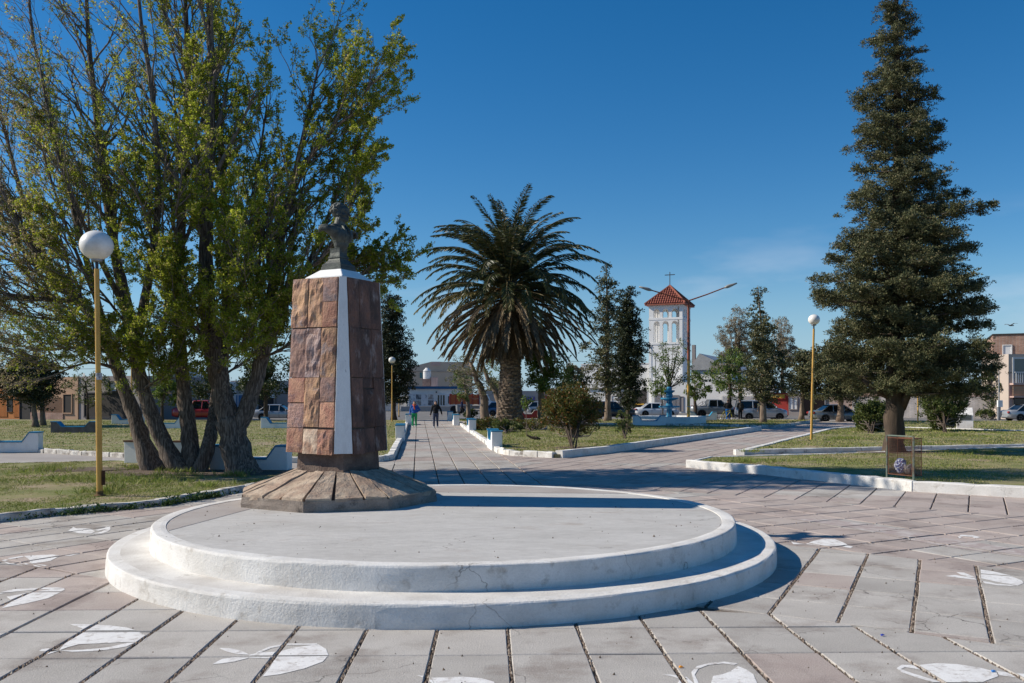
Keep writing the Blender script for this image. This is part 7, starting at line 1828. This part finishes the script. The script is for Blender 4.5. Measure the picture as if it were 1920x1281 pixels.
# ================================================================== PEOPLE
skin = M('skin', (.42, .25, .18), rough=.6, bump=0, grain=.03); hair_dark = M('hair_dark', (.018, .014, .012), rough=.6, bump=0, grain=.2)
def cloth(name, c): return M(name, c, tuple(x * .75 for x in c), scale=9, mid=.5, soft=.2, rough=.9, bump=.15, bscale=40, grain=.08)
def person(label, loc, rz, H, top, legs, hair=hair_dark, shoes=None, step=.0, arms=((-.30, -.02, .80), (.30, -.02, .80)), elbows=None, long_hair=False, pack=None, scarf=None, hat=None, bulk=1.0, nod=0.0):
    """faces -Y before turning; hands given as (x, y, z) for a 1.75 m figure"""
    p = thing('person', label, 'person', loc, rz); s = H / 1.75; p.scale = (s, s, s)
    hip = [(-.10, 0, .92), (.10, 0, .92)]; st = step
    knee = [(-.10, -st * .45 - .02, .50), (.10, st * .35 - .02, .50)]; ank = [(-.105, -st * .8, .09), (.105, st * .85, .09 + abs(st) * .12)]
    sh = [(-.185, 0, 1.42), (.185, 0, 1.42)]
    el = elbows or [tuple((sh[i][k] + arms[i][k]) / 2 + (.05 * (-1 if i == 0 else 1) if k == 0 else .05 if k == 1 else 0) for k in range(3)) for i in (0, 1)]
    hd = (0, -.02 - nod, 1.635 - nod * .3)
    body = [('e', (0, 0, 1.18), (.155 * bulk, .105 * bulk, .28)), ('c', (0, .01, 1.42), (0, -.01, 1.54), .07, .055), ('e', hd, (.077, .095, .115)), ('e', (0, hd[1] - .045, hd[2] - .055), (.055, .055, .06)), ('c', (0, hd[1] - .09, hd[2] - .005), (0, hd[1] - .108, hd[2] - .028), .012, .015), ('e', (-.078, hd[1], hd[2] - .01), (.014, .02, .03)), ('e', (.078, hd[1], hd[2] - .01), (.014, .02, .03))]
    for i in (0, 1):
        body += [('c', hip[i], knee[i], .085, .058), ('c', knee[i], ank[i], .056, .036), ('c', sh[i], el[i], .052, .040), ('c', el[i], arms[i], .040, .027)]
        d = (Vector(arms[i]) - Vector(el[i])).normalized(); hnd = Vector(arms[i]); c = hnd + d * .05; body.append(('e', tuple(c), (.028, .04, .045)))
        for k in range(4):
            f0 = hnd + d * .07 + Vector((0, (k - 1.5) * .019, 0)); body.append(('c', tuple(f0), tuple(f0 + d * (.075 - .008 * abs(k - 1.4)) + Vector((0, -.015, 0))), .0105, .009))
        body.append(('c', tuple(hnd + d * .02 + Vector((0, -.03, 0))), tuple(hnd + d * .07 + Vector((0, -.055, 0))), .012, .010))
    blob('body', body, .0125, skin, p, 2)
    jk = [('e', (0, 0, 1.20), (.195 * bulk, .140 * bulk, .26)), ('c', (-.12, 0, 1.40), (.12, 0, 1.40), .095, .095), ('e', (0, 0, 1.02), (.185 * bulk, .140 * bulk, .13)), ('c', (0, .01, 1.44), (0, 0, 1.49), .085, .075)]
    for i in (0, 1): jk += [('c', sh[i], el[i], .078, .062), ('c', el[i], tuple(Vector(el[i]).lerp(Vector(arms[i]), .95)), .062, .046)]
    blob('jacket', jk, .016, top, p, 3)
    tr = [('e', (0, .01, .93), (.168 * bulk, .128 * bulk, .12))]
    for i in (0, 1): tr += [('c', hip[i], knee[i], .102, .076), ('c', knee[i], tuple(Vector(ank[i]) + Vector((0, 0, .02))), .076, .062)]
    blob('trousers', tr, .016, legs, p, 3)
    for i in (0, 1):
        b = MB(); a = ank[i]; b.ball((a[0], a[1] - .06, a[2] - .035), (.048, .135, .05), 12, 8); b.build('shoe', shoes or trim_black, p, smooth=True)
    hr = [('e', (0, hd[1] + .022, hd[2] + .03), (.090, .098, .105))]
    if long_hair: hr += [('c', (-.06, hd[1] + .03, hd[2] - .03), (-.095, hd[1] + .02, hd[2] - .24), .05, .04), ('c', (.06, hd[1] + .03, hd[2] - .03), (.095, hd[1] + .02, hd[2] - .24), .05, .04), ('c', (0, hd[1] + .07, hd[2]), (0, hd[1] + .08, hd[2] - .28), .075, .06)]
    blob('hair', hr, .014, hair, p, 2)
    if pack: blob('backpack', [('e', (0, .20, 1.22), (.165, .10, .24)), ('e', (0, .28, 1.12), (.12, .05, .12)), ('c', (-.12, .12, 1.42), (-.13, -.10, 1.36), .025, .025), ('c', (.12, .12, 1.42), (.13, -.10, 1.36), .025, .025)], .016, pack, p, 2)
    if scarf: blob('scarf', [('c', (-.07, -.04, 1.50), (.07, -.04, 1.50), .06, .06), ('c', (-.02, -.13, 1.46), (.02, -.16, 1.22), .055, .04), ('e', (0, .05, 1.52), (.09, .07, .05))], .014, scarf, p, 2)
    return p
person('woman in blue jacket, green trousers and red scarf walking with hand on hip', gr(777, 801.5), rad(4), 1.78, cloth('jacket_blue', (.03, .11, .40)), cloth('trousers_green', (.03, .36, .13)), M('hair_brown', (.10, .04, .025), rough=.6, bump=0), M('shoe_white', (.6, .6, .6), rough=.7, bump=0), .10,
    ((-.30, -.05, .86), (.17, -.08, 1.02)), [(-.27, .03, 1.14), (.36, .03, 1.18)], True, scarf=cloth('scarf_red', (.70, .14, .08)), bulk=1.15)
person('woman in black jacket and dark jeans walking down the middle of the path', gr(817, 802.5), rad(-3), 1.80, cloth('jacket_black', (.012, .012, .014)), cloth('jeans_dark', (.05, .06, .10)), hair_dark, M('shoe_white', (.6, .6, .6)), .12,
    ((-.34, -.04, .84), (.40, -.02, .90)), [(-.28, .05, 1.13), (.33, .06, 1.16)], True, nod=.03)
person('man in navy jacket striding right near the grey bin at the street', gr(866, 779.5), rad(78), 1.74, cloth('jacket_navy', (.015, .025, .07)), cloth('trousers_black', (.014, .014, .016)), step=.40, arms=((-.25, -.22, .92), (.25, .22, .92)))
person('man in black jacket and bright blue trousers standing beside the bicycle', gr(1365, 788.5), rad(172), 1.80, cloth('jacket_black', (.012, .012, .014)), cloth('trousers_blue', (.015, .13, .42)), step=.06, arms=((-.16, -.20, 1.08), (.16, -.20, 1.08)), elbows=[(-.34, .02, 1.16), (.34, .02, 1.16)], bulk=1.25, nod=.06)
person('man dressed in black with a dark backpack standing behind the small van', gr(1388, 788.3), rad(186), 1.80, cloth('jacket_charcoal', (.022, .022, .022)), cloth('trousers_black', (.014, .014, .016)), step=.04, arms=((-.27, -.08, .88), (.27, -.08, .88)), pack=cloth('pack_dark', (.03, .028, .026)), bulk=1.1)
person('person in dark clothes half hidden by the slim conifer trunk beside the van', gr(1426.5, 787.8), rad(200), 1.74, cloth('jacket_grey', (.10, .095, .09)), cloth('trousers_black', (.014, .014, .016)), step=.05, arms=((-.26, -.08, .88), (.26, -.08, .88)))
